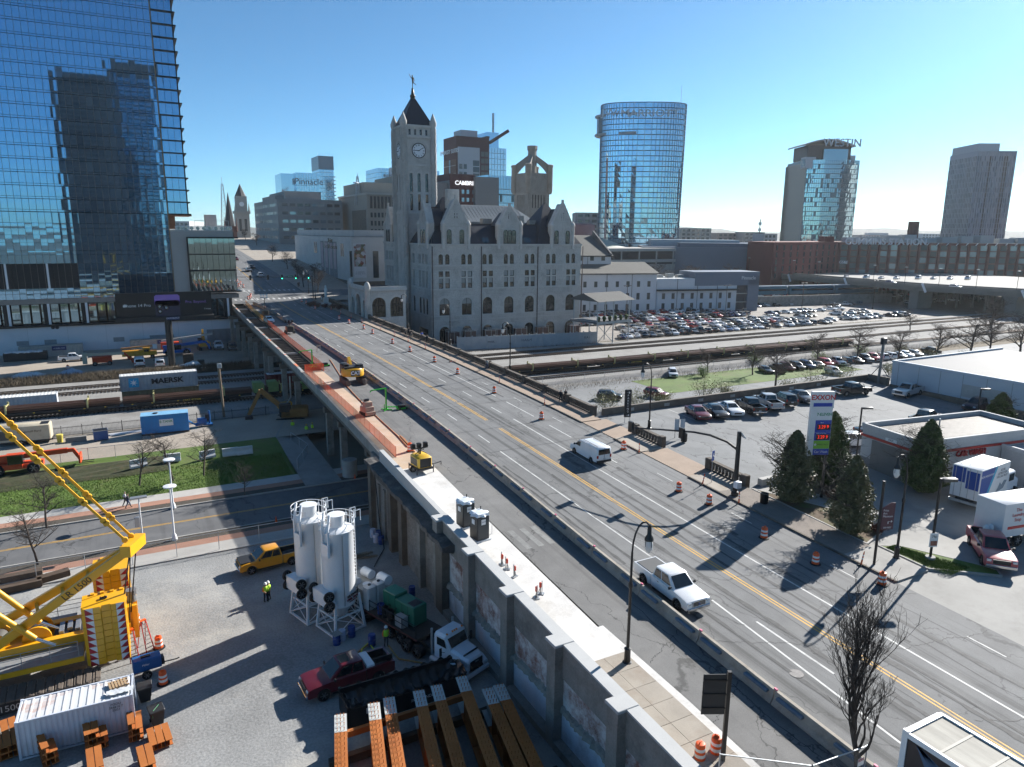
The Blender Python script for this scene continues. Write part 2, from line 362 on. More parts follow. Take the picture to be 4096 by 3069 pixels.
for j in range(22):
 y0=31-1.52*(j+1)
 for i,(xa,xb)in enumerate(((21.35,22.83),(22.85,24.36))):
  mb=MB();e=.012
  zt=[zr(y0+e)+.13,zr(y0+1.52-e)+.13];d=rnd.uniform(-.008,.008)
  mb.add([(xa,y0+e,zt[0]-.2),(xb,y0+e,zt[0]-.2),(xb,y0+1.52-e,zt[1]-.2),(xa,y0+1.52-e,zt[1]-.2),(xa,y0+e,zt[0]+d),(xb,y0+e,zt[0]),(xb,y0+1.52-e,zt[1]+d),(xa,y0+1.52-e,zt[1])],[(4,5,6,7),(0,1,5,4),(1,2,6,5),(2,3,7,6),(3,0,4,7)])
  mb.build('paving_slab',walk_m,pv)
struct('pavement_dust',sheet('c',white_conc,[(24.37,24.75,12),(24.38,25.0,26),(24.38,24.9,34)],lambda y:zr(y)+.012),white_conc)
def kerbwalk(name,y0,y1,x0,x1,mat,h=.13):
 mb=MB();k=max(1,int((y1-y0)/4));P=[]
 for i in range(k+1):
  y=y0+(y1-y0)*i/k;z=zr(y);P+=[(x0,y,z-.3),(x0,y,z+h),(x1,y,z+h),(x1,y,z-.3)]
 F=[]
 for i in range(k):
  o=4*i
  for a in range(3):F.append((o+a,o+4+a,o+5+a,o+1+a))
 F+=[(0,1,2,3),tuple(4*k+q for q in(3,2,1,0))]
 mb.add(P,F);return struct(name,mb,mat)
kerbwalk('pavement_right',71.3,222,47.9,50.7,tan_brick)
kerbwalk('pavement_right_near',47.5,51.8,47.9,50.9,walk_m);kerbwalk('pavement_right_mid',59.5,64.5,47.9,50.9,walk_m)
kerbwalk('driveway',51.804,59.496,47.9,51.5,tan_brick,.05);kerbwalk('driveway_north',64.504,71.296,47.9,51.5,tan_brick,.05)
kerbwalk('pavement_forecourt',33.8,47.496,47.9,51.2,M('gritty_aggregate_paving',(.22,.19,.165),.95,var=.25,scale=.8,fine=.3,bump=.6,bscale=14))
kerbwalk('pavement_corner',29.2,33.796,47.9,51.6,fore_m)
mb=MB()
for y0,y1 in((29.2,51.8),(59.5,64.5),(71.3,222)):
 k=max(1,int((y1-y0)/3))
 for i in range(k):
  a=y0+(y1-y0)*i/k;c=y0+(y1-y0)*(i+1)/k
  mb.add([(47.72,a+.01,zr(a)-.2),(47.72,c-.01,zr(c)-.2),(47.72,c-.01,zr(c)+.14),(47.72,a+.01,zr(a)+.14),(47.895,a+.01,zr(a)+.14),(47.895,c-.01,zr(c)+.14)],[(0,1,2,3),(3,2,5,4)])
struct('kerb_right',mb,conc_dark)
strip('parking_lot',lot_m,50.6,108,47.0,73,0,4,12,lambda x,y:zr(y)-.01)
strip('forecourt',fore_m,47.86,130,-30,46.99,0,6,16,lambda x,y:zr(y)-.015)
mb=MB();mb.box(21.3,108,64.9,73,-.3,7.2);mb.box(21.3,140,-40,64.9,-.3,2.6);struct('embankment_fill',mb,conc_old)
strip('lower_lot',lot2_m,52,420,163.5,232,0.0)
strip('lower_road',lot_m,52,420,73.3,121.0,0.0)
strip('verge',grass_m,92,150,106,119,.03)
strip('verge_far',weed_m,150,420,114.5,121,.03)
strip('trackside_weeds',weed_m,62,420,121.0,124,.05);strip('lot_edge_weeds',weed_m,118,420,163,168,.05)
mb=MB();mb.add([(-260,120.5,0),(600,120.5,0),(600,122.5,.8),(-260,122.5,.8),(-260,163,.8),(600,163,.8),(-260,165,0),(600,165,0)],[(0,1,2,3),(3,2,5,4),(4,5,7,6)])
struct('railway_ballast',mb,ballast_m)
strip('gravel_yard',gravel,-120,20.8,-30,70.2,0.0,40,40,lambda x,y:.05*rn(x*.3,y*.3)*min(1,max(0,(70.2-y)/4)))
strip('footway',M('pale_footway_concrete',(.42,.4,.37),.88,var=.2,scale=.5,fine=.1,bump=.1),-150,60,70.2,72.6,.12,thick=.3)
strip('brick_footway',brick_walk,-150,60,72.602,74.0,.116,thick=.3)
strip('planting_strip',soil,-150,60,74.002,75.5,.1,thick=.3)
strip('lower_street',street_m,-150,120,75.7,84.6,.0)
mb=MB();mb.box(-150,60,75.502,75.7,-.2,.15);mb.box(-150,60,84.6,84.8,-.2,.15);struct('street_kerb',mb,conc)
strip('planting_strip_far',soil,-150,60,84.802,86.2,.1,thick=.3)
strip('brick_footway_far',brick_walk,-150,60,86.202,87.6,.112,thick=.3)
strip('footway_far',MATS['pale_footway_concrete'],-150,60,87.602,89.8,.116,thick=.3)
def bank(x,y):
 t=min(1,max(0,(y-90)/14));return .1+1.0*t*t*(3-2*t)+.06*rn(x*.5,y*.6)*(1 if 91<y<104 else 0)
strip('grass_bank',grass_m,-150,16.5,89.8,105,0,70,14,bank)
strip('ivy_bank',M('trailing_ivy_ground',(.035,.04,.012),.95,var=.5,scale=1.2,fine=.4,bump=1.0,bscale=4,stain=(.09,.065,.035),stain_amt=.8),-150,2,97,102.5,0,60,8,lambda x,y:bank(x,y)+.06+.18*abs(rn(x*1.7,y*2.1))*(1 if 97.5<y<102 else 0))
strip('contractor_lot',dirt,-150,60,105,119.5,1.02);mb=MB();mb.box(-150,60,119.3,119.6,-.2,1.03);struct('lot_edging',mb,conc_old)
mb=MB();mb.add([(16.5,84.9,.13),(21,84.9,.13),(21,119.4,1.03),(16.5,105.2,1.05)],[(0,1,2,3)]);struct('site_driveway',mb,fore_m)
strip('upper_site',dirt,-150,60,170,209,.5,20,8,lambda x,y:.5+.05*rn(x*.4,y*.4))
strip('trackside_bank',M('dead_brush_ground',(.075,.06,.042),.95,var=.45,scale=.7,fine=.35,bump=1.0,bscale=4),-150,30,163.5,170.2,0,70,10,lambda x,y:.3+.9*sin(min(1,max(0,(y-163.5)/6.5))*PI)*(.7+.3*rn(x*.4,y))+.25*((y-163.5)/6.5))
mb=MB();mb.add([(-300,209.2,7),(23.8,209.2,7),(23.8,216,10.2),(23.8,700,25),(-300,700,25)],[(0,1,2,3,4)]);struct('hill_left',mb,conc_old)
strip('hill',walk_m,48.52,62,216.1,226,0,1,3,lambda x,y:zr(y)-.02)
strip('hill_terrace',walk_m,48.52,100,238.1,700,0,4,30,lambda x,y:zr(y)-.02)
def line(name,mat,x,y0,y1,w=.13,dash=None,parent=None,x1=None,zf=zr,dz=.006):
 mb=MB();y=y0
 while y<y1:
  e=min(y1,y+(dash[0]if dash else 6));t0=(y-y0)/(y1-y0);t1=(e-y0)/(y1-y0)
  xa=x+((x1 or x)-x)*t0;xb=x+((x1 or x)-x)*t1
  mb.add([(xa-w/2,y,zf(y)+dz),(xa+w/2,y,zf(y)+dz),(xb+w/2,e,zf(e)+dz),(xb-w/2,e,zf(e)+dz)],[(0,1,2,3)])
  y=e+(dash[1]if dash else 0)
 return struct(name,mb,mat)
for dx in(-.14,.14):line('yellow_line',line_y,37.35+dx,-30,217,.12)
for dx in(-.14,.14):line('yellow_line',line_y,37.0+dx,241,330,.12)
line('white_line',line_w,40.65,-10,76,.15);line('white_line',line_w,33.7,36.5,66,.15);line('white_line',line_w,32.4,14,33.3,.15,x1=33.6)
line('white_line',line_w,43.6,76,214,.13);line('white_line',line_w,43.5,58,76,.13,(5,4))
line('white_line',line_w,34.4,24,30,.16)
line('lane_dashes',line_w,40.5,79,215,.13,(3,6.2));line('lane_dashes',line_w,33.9,69,215,.13,(3,6.2))
line('lane_dashes',line_w,36.1,242,330,.13,(3,6));line('lane_dashes',line_w,41.5,242,330,.13,(3,6));line('lane_dashes',line_w,45.6,10,215,.1,(2.4,8))
line('white_line',line_w,32.0,217,330,.13,x1=29)
mb=MB()
for ya,x0,x1 in((222.2,26,47.5),(238.8,26,47.5)):
 x=x0
 while x<x1:
  mb.add([(x,ya,zr(ya)+.008),(x+.6,ya,zr(ya)+.008),(x+.6,ya+2.6,zr(ya+2.6)+.008),(x,ya+2.6,zr(ya+2.6)+.008)],[(0,1,2,3)]);x+=1.55
mb.add([(37.5,217.6,zr(217.6)+.008),(47,217.6,zr(217.6)+.008),(47,218,zr(218)+.008),(37.5,218,zr(218)+.008)],[(0,1,2,3)])
mb.add([(25,243.4,zr(243.4)+.008),(36.5,243.4,zr(243.4)+.008),(36.5,243.8,zr(243.8)+.008),(25,243.8,zr(243.8)+.008)],[(0,1,2,3)])
struct('crosswalk',mb,line_w)
mb=MB()
for x in(26.6,25.5,27.6):mb.add([(x,45.2,zr(45.2)+.008),(x+.5,45.2,zr(45.2)+.008),(x+.5,48.6,zr(48.6)+.008),(x,48.6,zr(48.6)+.008)],[(0,1,2,3)])
struct('faded_crosswalk',mb,M('worn_white_paint',(.22,.22,.21),.8,var=.3,scale=2,stain=(.14,.14,.14),stain_amt=.9))
mb=MB()
for y in(66,73.5,84,93,100.5,113,124,136,148,160,172,184,196):
 P=[]
 for i in range(17):
  x=31.8+i;P.append((x,y+.10*rn(x,y)+.02*i))
 for(xa,ya),(xb,yb)in zip(P[:-1],P[1:]):mb.add([(xa,ya-.04,zr(ya)+.009),(xb,yb-.04,zr(yb)+.009),(xb,yb+.04,zr(yb)+.009),(xa,ya+.04,zr(ya)+.009)],[(0,1,2,3)])
def wander(x0,y0,x1,y1,amp,w,n,seed):
 r=random.Random(seed);dx,dy=x1-x0,y1-y0;l=math.hypot(dx,dy);nx,ny=-dy/l,dx/l;off=0;Q=[]
 for i in range(n+1):
  t=i/n;off=off*.8+r.uniform(-amp,amp);Q.append((x0+dx*t+nx*off,y0+dy*t+ny*off,w*r.uniform(.3,1)))
 for(xa,ya,wa),(xb,yb,wb)in zip(Q[:-1],Q[1:]):
  mb.add([(xa-nx*wa,ya-ny*wa,zr(ya)+.009),(xb-nx*wb,yb-ny*wb,zr(yb)+.009),(xb+nx*wb,yb+ny*wb,zr(yb)+.009),(xa+nx*wa,ya+ny*wa,zr(ya)+.009)],[(0,1,2,3)])
for i,(a,c,d,e)in enumerate([(36.3,70,36.5,20),(36.3,66,39.5,12),(42.3,64,42.4,14),(44.9,66,45.2,16),(30.5,38,33.4,30),(33.5,52,35.5,24),(38.2,33,47.6,27.5),(40,24,47.7,22.5),(38,18,47,14),(29.6,30,36,26.5),(25.2,29.5,29,31.5),(25,24,28.8,26),(28.3,36,28.2,15)]):
 wander(a,c,d,e,.09,.03,60,i)
struct('tar_cracks',mb,tar_m)
mb=MB()
for i,(x,y0,y1,w)in enumerate([(41.6,24,42,.16),(42.7,40,57,.2),(39.3,10,60,.17),(38.0,26,52,.14),(35.2,12,58,.18),(32.2,20,62,.15),(31.2,40,66,.14),(38.8,70,112,.15),(42.2,84,130,.16),(35.6,78,140,.15),(32.6,86,150,.15),(36.0,8,24,.2),(38.9,3,26,.22),(43.3,8,36,.14),(44.4,86,150,.12)]):
 wander(x,y0,x+rnd.uniform(-.4,.4),y1,.05,w*1.3,40,50+i)
struct('tyre_marks',mb,M('rubbed_dark_asphalt',(.055,.055,.056),.8,var=.35,scale=2.5,fine=.15,stain=(.11,.11,.11),stain_amt=.9))
for dy in(-.12,.12):
 mb=MB();mb.box(-150,60,80.1+dy-.05,80.1+dy+.05,.003,.006);struct('street_yellow_line',mb,line_y)
mb=MB()
for Y in(224,211,194,176.5):
 for i in range(60):
  x=122+i*2.8
  if x<300:mb.box(x,x+.1,Y-5.2,Y,.004,.008)
for i in range(13):x=62+i*3.1;mb.add([(x,66.5,zr(66.5)),(x+.1,66.5,zr(66.5)),(x+.1,72,zr(72)),(x,72,zr(72))],[(0,1,2,3)])
struct('parking_bay_lines',mb,line_w)
# tracks
rail_m=M('worn_rail_steel',(.12,.085,.065),.5,.6,var=.2,fine=.1);tie_m=M('railway_sleeper_timber',(.075,.058,.045),.9,var=.35,scale=2,fine=.2)
def track(Yf,x0,x1,label):
 t=thing('railway_track',label,'railway track',(0,0,0),0,'tracks through the gulch')
 for s in(-.72,.72):
  mb=MB();n=max(1,int((x1-x0)/20))
  for i in range(n):
   a=x0+(x1-x0)*i/n;c=x0+(x1-x0)*(i+1)/n;mb.beam((a,Yf(a)+s,1.03),(c,Yf(c)+s,1.03),.14,.17)
  mb.build('rail',rail_m,t)
 mb=MB();x=x0
 while x<min(x1,330):mb.box(x,x+.24,Yf(x)-1.3,Yf(x)+1.3,.82,.95);x+=.62
 mb.build('sleepers',tie_m,t,kind='stuff')
T1=lambda x:134.2-.035*x;T2=lambda x:139.6;T3=lambda x:151.5;T4=lambda x:157.0;T0=lambda x:126.5
track(T1,-120,330,'railway track under the flat cars loaded with long rails')
track(T2,-120,420,'railway track under the stacked container cars, just behind the rail train')
track(T3,-120,420,'empty track running just behind the container cars')
track(T4,-120,420,'empty track farthest from the camera, beside the brush bank and big car lot')
track(T0,58,330,'single track nearest the white patrol wagon, in front of the rail train')
# retaining wall, abutment, viaduct
ORD='first second third fourth fifth sixth seventh eighth ninth tenth eleventh twelfth thirteenth fourteenth fifteenth sixteenth seventeenth eighteenth nineteenth twentieth'.split()
ORD+=['twenty-'+w for w in ORD[:9]]+['thirtieth']+['thirty-'+w for w in ORD[:9]]+['fortieth']
def brick_mat(name,c1,c2,mortar,scale,wash=None,wash_lo=.5,wash_hi=.62,rough=.9,bw=.5,rh=.25,axes=('Y','Z'),msize=.02):
 m=bpy.data.materials.new(name);m.use_nodes=True;MATS[name]=m;t=m.node_tree;p=t.nodes['Principled BSDF'];L=t.links.new
 tc=_n(t,'ShaderNodeTexCoord');sp=_n(t,'ShaderNodeSeparateXYZ');cb=_n(t,'ShaderNodeCombineXYZ');L(tc.outputs['Object'],sp.inputs[0])
 if axes=='XY+':ad=_n(t,'ShaderNodeMath',operation='ADD');L(sp.outputs['X'],ad.inputs[0]);L(sp.outputs['Y'],ad.inputs[1]);L(ad.outputs[0],cb.inputs[0])
 else:L(sp.outputs[axes[0]],cb.inputs[0])
 L(sp.outputs['Z'],cb.inputs[1])
 br=_n(t,'ShaderNodeTexBrick');br.inputs['Scale'].default_value=scale;br.inputs['Color1'].default_value=(*c1,1);br.inputs['Color2'].default_value=(*c2,1);br.inputs['Mortar'].default_value=(*mortar,1)
 br.inputs['Brick Width'].default_value=bw;br.inputs['Row Height'].default_value=rh;br.inputs['Mortar Size'].default_value=msize;L(cb.outputs[0],br.inputs['Vector'])
 n1=_n(t,'ShaderNodeTexNoise');n1.inputs['Scale'].default_value=.55;n1.inputs['Detail'].default_value=8;n1.inputs['Roughness'].default_value=.72;L(tc.outputs['Object'],n1.inputs['Vector'])
 out=br.outputs['Color']
 n0=_n(t,'ShaderNodeTexNoise');n0.inputs['Scale'].default_value=.3;n0.inputs['Detail'].default_value=4;L(tc.outputs['Object'],n0.inputs['Vector'])
 mr=_n(t,'ShaderNodeMapRange');mr.inputs[1].default_value=.3;mr.inputs[2].default_value=.7;mr.inputs[3].default_value=.75;mr.inputs[4].default_value=1.2;L(n0.outputs[0],mr.inputs[0])
 vm=_n(t,'ShaderNodeVectorMath',operation='SCALE');L(out,vm.inputs[0]);L(mr.outputs[0],vm.inputs['Scale']);out=vm.outputs[0]
 if wash:
  r=_n(t,'ShaderNodeMapRange');r.inputs[1].default_value=wash_lo;r.inputs[2].default_value=wash_hi;L(n1.outputs[0],r.inputs[0])
  mx=_n(t,'ShaderNodeMixRGB');mx.inputs[2].default_value=(*wash,1);L(r.outputs[0],mx.inputs[0]);L(out,mx.inputs[1]);out=mx.outputs[0]
 L(out,p.inputs['Base Color']);p.inputs['Roughness'].default_value=rough
 b=_n(t,'ShaderNodeBump');b.inputs['Strength'].default_value=.6;b.inputs['Distance'].default_value=.015;b.invert=True;L(br.outputs['Fac'],b.inputs['Height']);L(b.outputs[0],p.inputs['Normal'])
 return m
wash_brick=brick_mat('whitewashed_brick',(.2,.075,.05),(.26,.1,.07),(.3,.27,.24),3.2,(.6,.58,.57),.4,.58)
white_block=M('whitewashed_block',(.56,.58,.62),.9,var=.16,scale=.7,fine=.1,bump=.3,bscale=12,stain=(.2,.14,.11),stain_amt=.55)
grey_brick=brick_mat('grey_brick_infill',(.22,.19,.165),(.3,.265,.23),(.16,.14,.12),2.0,(.36,.34,.31),.5,.75)
PY=[51.1-6.2*i for i in range(10)]
ct=lambda y:zr(y)+1.1
w=thing('retaining_wall','tall concrete retaining wall with square piers beside the closed lane, brick showing between','retaining wall',(0,0,0))
for i,y in enumerate(PY):
 mb=MB();mb.box(20.08,21.32,y-.47,y+.47,-.2,ct(y)-.12);mb.build('pier',conc_old,w)
 mb=MB();mb.bbox(19.98,21.36,y-.6,y+.6,ct(y)-.12,ct(y)+.05,.03);mb.build('pier_cap',conc_new,w)
 if i==len(PY)-1:break
 y1,y0=y-.47,PY[i+1]+.47
 sl=lambda x0,x1,za,zb,mat,nm:(lambda q:q.build(nm,mat,w))(MB().add([(x0,y0,za(y0)),(x1,y0,za(y0)),(x1,y1,za(y1)),(x0,y1,za(y1)),(x0,y0,zb(y0)),(x1,y0,zb(y0)),(x1,y1,zb(y1)),(x0,y1,zb(y1))],[(0,3,2,1),(4,5,6,7),(0,1,5,4),(1,2,6,5),(2,3,7,6),(3,0,4,7)]))
 sl(20.62,21.3,lambda y:ct(y)-2.3,lambda y:ct(y)-.1,conc_old,'wall_panel')
 sl(20.55,21.34,lambda y:ct(y)-.1,lambda y:ct(y)+.03,conc_new,'coping')
 hm=2.55
 sl(20.72,21.3,lambda y:hm,lambda y:ct(y)-2.3,wash_brick,'brick_panel')
 sl(20.66,21.3,lambda y:-.2,lambda y:hm,white_block,'painted_panel')
 mb=MB();n=26;P=[];F=[]
 for k in range(n+1):
  yy=y0+(y1-y0)*k/n;o=rnd.uniform(.1,.34);h=rnd.uniform(.2,.42)
  P+=[(20.7,yy,hm-.1-h*.5),(20.66-o,yy,hm-.05-rnd.uniform(0,.12)),(20.68-o*.8,yy,hm+h*.6),(20.75,yy,hm+h)]
 for k in range(n):
  for a in range(3):F.append((4*k+a,4*k+a+1,4*k+4+a+1,4*k+4+a))
 mb.add(P,F);mb.build('broken_ledge',conc_old,w)
 mb=MB();mb.box(20.05,20.66,y0,y1,-.1,.45+.1*(i%2));mb.build('footing',conc_old,w)
ab=thing('bridge_abutment','old stained concrete abutment with tall brick bays and a doorway under the bridge end','abutment',(0,0,0))
mb=MB();ya,yb=51.6,68.2
mb.add([(20.85,ya,zr(ya)-.4),(21.3,ya,zr(ya)-.4),(21.3,yb,zr(yb)-.4),(20.85,yb,zr(yb)-.4),(20.85,ya,ct(ya)),(21.3,ya,ct(ya)),(21.3,yb,ct(yb)+.1),(20.85,yb,ct(yb)+.1)],[(0,3,2,1),(4,5,6,7),(0,1,5,4),(1,2,6,5),(2,3,7,6),(3,0,4,7)])
mb.build('parapet',conc_new,ab)
led_t=M('broken_asphalt_ledge',(.09,.085,.08),.95,var=.5,scale=1,fine=.3,bump=1,bscale=5,stain=(.3,.27,.24),stain_amt=.6)
mb=MB();P=[];F=[];n=40
for k in range(n+1):
 y=48.2+(69.6-48.2)*k/n;o=rnd.uniform(-.1,.12);z=zr(y)-.05
 P+=[(20.86,y,z+rnd.uniform(0,.06)),(20.2,y,z+rnd.uniform(-.05,.08)),(19.6+o,y,z-.05),(19.62+o,y,z-.45),(20.1,y,z-.55+rnd.uniform(-.1,.05)),(20.5,y,z-.7)]
for k in range(n):
 for a in range(5):F.append((6*k+a,6*k+a+1,6*k+6+a+1,6*k+6+a))
F+=[(0,1,2,3,4,5)[::-1],tuple(6*n+q for q in range(6))]
mb.add(P,F);mb.build('ledge',led_t,ab)
for y,wd in((69.4,1.0),(62.9,.9),(59.8,1.0),(54.8,.6),(50.2,1.4)):
 mb=MB();mb.box(20.02,21.2,y-wd/2,y+wd/2,-.2,zr(y)-.6);mb.build('column',conc_dark if wd>.7 else conc_old,ab)
for y0,y1 in((63.35,68.9),(55.1,59.3),(50.9,54.5)):MB().box(20.55,21.2,y0,y1,-.2,zr(y0)-.65).build('brick_infill',grey_brick,ab)
mb=MB();mb.box(20.5,21.2,60.3,62.45,5.6,zr(60)-.6);mb.box(20.3,21.2,49,69.9,zr(60)-1.3,zr(60)-.95);mb.build('lintel',conc_dark,ab)
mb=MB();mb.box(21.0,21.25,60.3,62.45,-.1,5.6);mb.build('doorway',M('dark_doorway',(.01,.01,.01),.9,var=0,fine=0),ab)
for y0 in(63.6,65.4,67.2):mb=MB();mb.box(20.35,20.6,y0,y0+.5,-.1,5.4);mb.build('buttress',conc_old,ab)
v=thing('viaduct','road viaduct with its edge lane stripped to crossbeams, crossing the railway','bridge',(0,0,0))
def long_beam(name,mat,X0,X1,y0,y1,dz0,dz1,step=8):
 mb=MB();n=max(1,int((y1-y0)/step));P=[]
 for i in range(n+1):
  y=y0+(y1-y0)*i/n;z=zr(y);P+=[(X0(y),y,z+dz0),(X1(y),y,z+dz0),(X1(y),y,z+dz1),(X0(y),y,z+dz1)]
 F=[]
 for i in range(n):
  for a in range(4):F.append((4*i+a,4*i+4+a,4*i+4+(a+1)%4,4*i+(a+1)%4))
 F+=[(3,2,1,0),tuple(4*n+q for q in range(4))]
 mb.add(P,F);return mb.build(name,mat,v)
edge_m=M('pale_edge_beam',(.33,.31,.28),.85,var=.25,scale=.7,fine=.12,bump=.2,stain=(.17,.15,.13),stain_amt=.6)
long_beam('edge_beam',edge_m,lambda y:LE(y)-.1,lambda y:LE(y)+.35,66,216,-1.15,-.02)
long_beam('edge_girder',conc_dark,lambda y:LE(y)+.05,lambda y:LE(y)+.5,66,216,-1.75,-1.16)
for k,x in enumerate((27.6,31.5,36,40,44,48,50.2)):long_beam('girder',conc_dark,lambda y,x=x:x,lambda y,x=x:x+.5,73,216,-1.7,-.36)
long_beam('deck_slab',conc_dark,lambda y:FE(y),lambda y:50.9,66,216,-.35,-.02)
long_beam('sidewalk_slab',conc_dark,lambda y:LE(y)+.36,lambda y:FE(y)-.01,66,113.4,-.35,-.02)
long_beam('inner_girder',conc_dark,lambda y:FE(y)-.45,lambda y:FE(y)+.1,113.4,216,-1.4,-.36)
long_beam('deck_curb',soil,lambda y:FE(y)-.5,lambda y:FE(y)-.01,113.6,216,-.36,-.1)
i=0;y=114.4
while y<214:
 z=zr(y);wide=(i%9==0);mb=MB();w2=.55 if wide else .17
 mb.box(LE(y)+.36,FE(y)-.46,y-w2,y+w2,z-1.25,z-.28-.06*rnd.random());mb.build('crossbeam',conc if wide else conc_dark,v)
 y+=2.05;i+=1
mb=MB();mb.box(22.3,25.6,113.3,113.9,8.0,8.85);mb.build('slab_end',conc,v)
for k in range(46):
 y=rnd.uniform(114,206);z=zr(y)
 mb=MB();l=rnd.uniform(.5,2.2);mb.box(LE(y)-.08,LE(y)+.33,y,y+l,z-.02,z+rnd.uniform(.02,.06));mb.build('edge_patch',[edge_m,conc_new,M('orange_marked_concrete',(.62,.2,.1),.85,var=.3)][k%3],v)
for y in[77,89.5,97,118.5,130,144,150,163,171,182,192,204]:
 z=zr(y);p_=MB()
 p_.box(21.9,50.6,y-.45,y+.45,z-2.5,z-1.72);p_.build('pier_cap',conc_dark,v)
 for x in(22.6,28.5,34.5,40.5,46.5,50):MB().box(x-.42,x+.42,y-.42,y+.42,-.2,z-2.5).build('column',conc_old,v)
mb=MB();mb.cyl((22.4,86.2,-.1),(22.4,86.2,2.3),.95,n=20);mb.build('round_footing',conc,v,40)
mb=MB();mb.tube([(21.9,121,6.8),(21.9,121,3.2),(21.6,121.6,2.4),(21.0,122.6,1.6),(20.9,122.8,.9)],.12,8);mb.build('drain_pipe',steel,v,40)
jb=thing('concrete_barrier','x','barrier',(0,0,0),0,'concrete barriers down the avenue')
MB().prism([(-.3,0),(.3,0),(.3,.08),(.17,.33),(.1,.82),(-.1,.82),(-.17,.33),(-.3,.08)],'y',.02,6.06).build('body',M('barrier_concrete',(.36,.32,.265),.88,var=.25,scale=1.1,fine=.12,bump=.2,bscale=14,stain=(.15,.125,.1),stain_amt=.7),jb)
blue_steel=M('blue_grey_steel',(.14,.2,.27),.5,.5,var=.25,fine=.1,stain=(.3,.32,.34),stain_amt=.4)
for y in(.35,4.05):MB().box(-.36,-.14,y,y+1.7,.52,.66).build('steel_tube',blue_steel,jb)
MB().box(-.05,.06,-.1,.1,.825,.9).build('joint_marker',M('pink_marker',(.7,.15,.25),.6),jb)
bn=[48.16+6.1*i for i in range(-7,28)];first=True
for i,y in enumerate(bn[:-1]):
 if y>210:break
 x0,x1=BX(y),BX(y+6.1);az=math.atan2(x1-x0,6.1);sl=math.atan2(zr(y+6.1)-zr(y),6.1)
 near='near the black-backed sign' if i==0 else''
 lab=f'{ORD[i]} concrete barrier block from the near end of the row along the closed lane'
 if first:o=jb;o.location=(x0,y,zr(y));first=False
 else:o=dup(jb,(x0,y,zr(y)),0)
 o['label']=lab;o.rotation_euler=(sl,0,-az)
bal_m=M('backlit_weathered_balustrade',(.105,.085,.068),.9,var=.35,scale=1.2,fine=.18,bump=.4,bscale=10,stain=(.05,.043,.036),stain_amt=.7)  # base colour darkened for the backlit side, with weather stains over it
blk=MB();blk.box(-.11,.11,-.11,.11,0,.62);blk_me=blk.mesh('baluster',bal_m)
def balustrade(x,y0,y1,label,cell=6.3,flip=False):
 t=thing('balustrade',label,'balustrade',(0,0,0),0)
 n=max(1,round((y1-y0)/cell));c=(y1-y0)/n
 for k in range(n+1):
  y=y0+c*k;z=zr(y)
  MB().bbox(x-.3,x+.3,y-.36,y+.36,z-.35,z+1.26,.04).build('post',bal_m,t)
  if k==n:break
  ya,yb=y+.36,y+c-.36;za,zb=zr(ya),zr(yb)
  for nm,a,h,wd in(('base_rail',.02,.24,.22),('top_rail',.86,1.12,.25)):
   MB().add([(x-wd,ya,za+a),(x+wd,ya,za+a),(x+wd,yb,zb+a),(x-wd,yb,zb+a),(x-wd,ya,za+h),(x+wd,ya,za+h),(x+wd,yb,zb+h),(x-wd,yb,zb+h)],[(0,3,2,1),(4,5,6,7),(0,1,5,4),(1,2,6,5),(2,3,7,6),(3,0,4,7)]).build(nm,bal_m,t)
  m=int((yb-ya)/.46)
  for q in range(m):
   yy=ya+(q+.5)*(yb-ya)/m;put(blk_me,'baluster',t,(x,yy,zr(yy)+.24))
balustrade(51.1,73.6,171.8,'long backlit stone balustrade along the right edge of the bridge, up to the stone porch')
balustrade(51.3,60.2,65.0,'short weathered balustrade between the two driveway openings, behind the bent post',4.8)
balustrade(51.3,47.6,52.6,'short weathered balustrade beside the traffic signal pole',5.0)
balustrade(51.4,189.2,221.5,'low stone parapet beyond the porch, by the brown shrubs')
mesh_o=M('orange_mesh',(.85,.16,.05),.6,var=.15,scale=3);mesh_y=M('yellow_orange_mesh',(.8,.38,.05),.6,var=.15,scale=3)
def net_fence(P,label,mat,h=1.15,zf=zr,group=None,cell=.16):
 t=thing('mesh_fence',label,'fence',(0,0,0),0,group);mb=MB();pm=MB()
 for(xa,ya),(xb,yb)in zip(P[:-1],P[1:]):
  L=math.hypot(xb-xa,yb-ya);n=max(2,int(L/cell));d=((xb-xa)/L,(yb-ya)/L)
  for i in range(n):
   u=i/n*L;x,y=xa+d[0]*u,ya+d[1]*u;z=zf(y)+.03*sin(u*1.7);s=.075
   mb.add([(x,y,z),(x+d[0]*s,y+d[1]*s,z),(x+d[0]*s,y+d[1]*s,z+h),(x,y,z+h)],[(0,1,2,3)])
  for k in range(8):
   zz=h*k/7.3;m=max(1,int(L/2))
   for q in range(m):
    a,c=L*q/m,L*(q+1)/m;yA,yB=ya+d[1]*a,ya+d[1]*c
    mb.add([(xa+d[0]*a,yA,zf(yA)+zz),(xa+d[0]*c,yB,zf(yB)+zz),(xa+d[0]*c,yB,zf(yB)+zz+.06),(xa+d[0]*a,yA,zf(yA)+zz+.06)],[(0,1,2,3)])
  for q in range(int(L/1.9)+1):
   a=min(L,q*1.9);x,y=xa+d[0]*a,ya+d[1]*a;MB().cyl((x+.03,y+.03,zf(y)),(x+.03,y+.03,zf(y)+h+.06),.025,n=5).build('stake',M('rusty_stake',(.3,.12,.06),.7),t)
 mb.build('netting',mat,t);return t
net_fence([(22.75,68.6),(22.8,85),(22.85,113.2),(25.55,113.5)],'orange mesh fence along the sandy slab at the near end of the bridge',mesh_o)
net_fence([(25.75,112.6),(FE(140)-.1,140),(FE(172)-.1,172)],'orange mesh fence beside the bared crossbeams of the bridge',mesh_o)
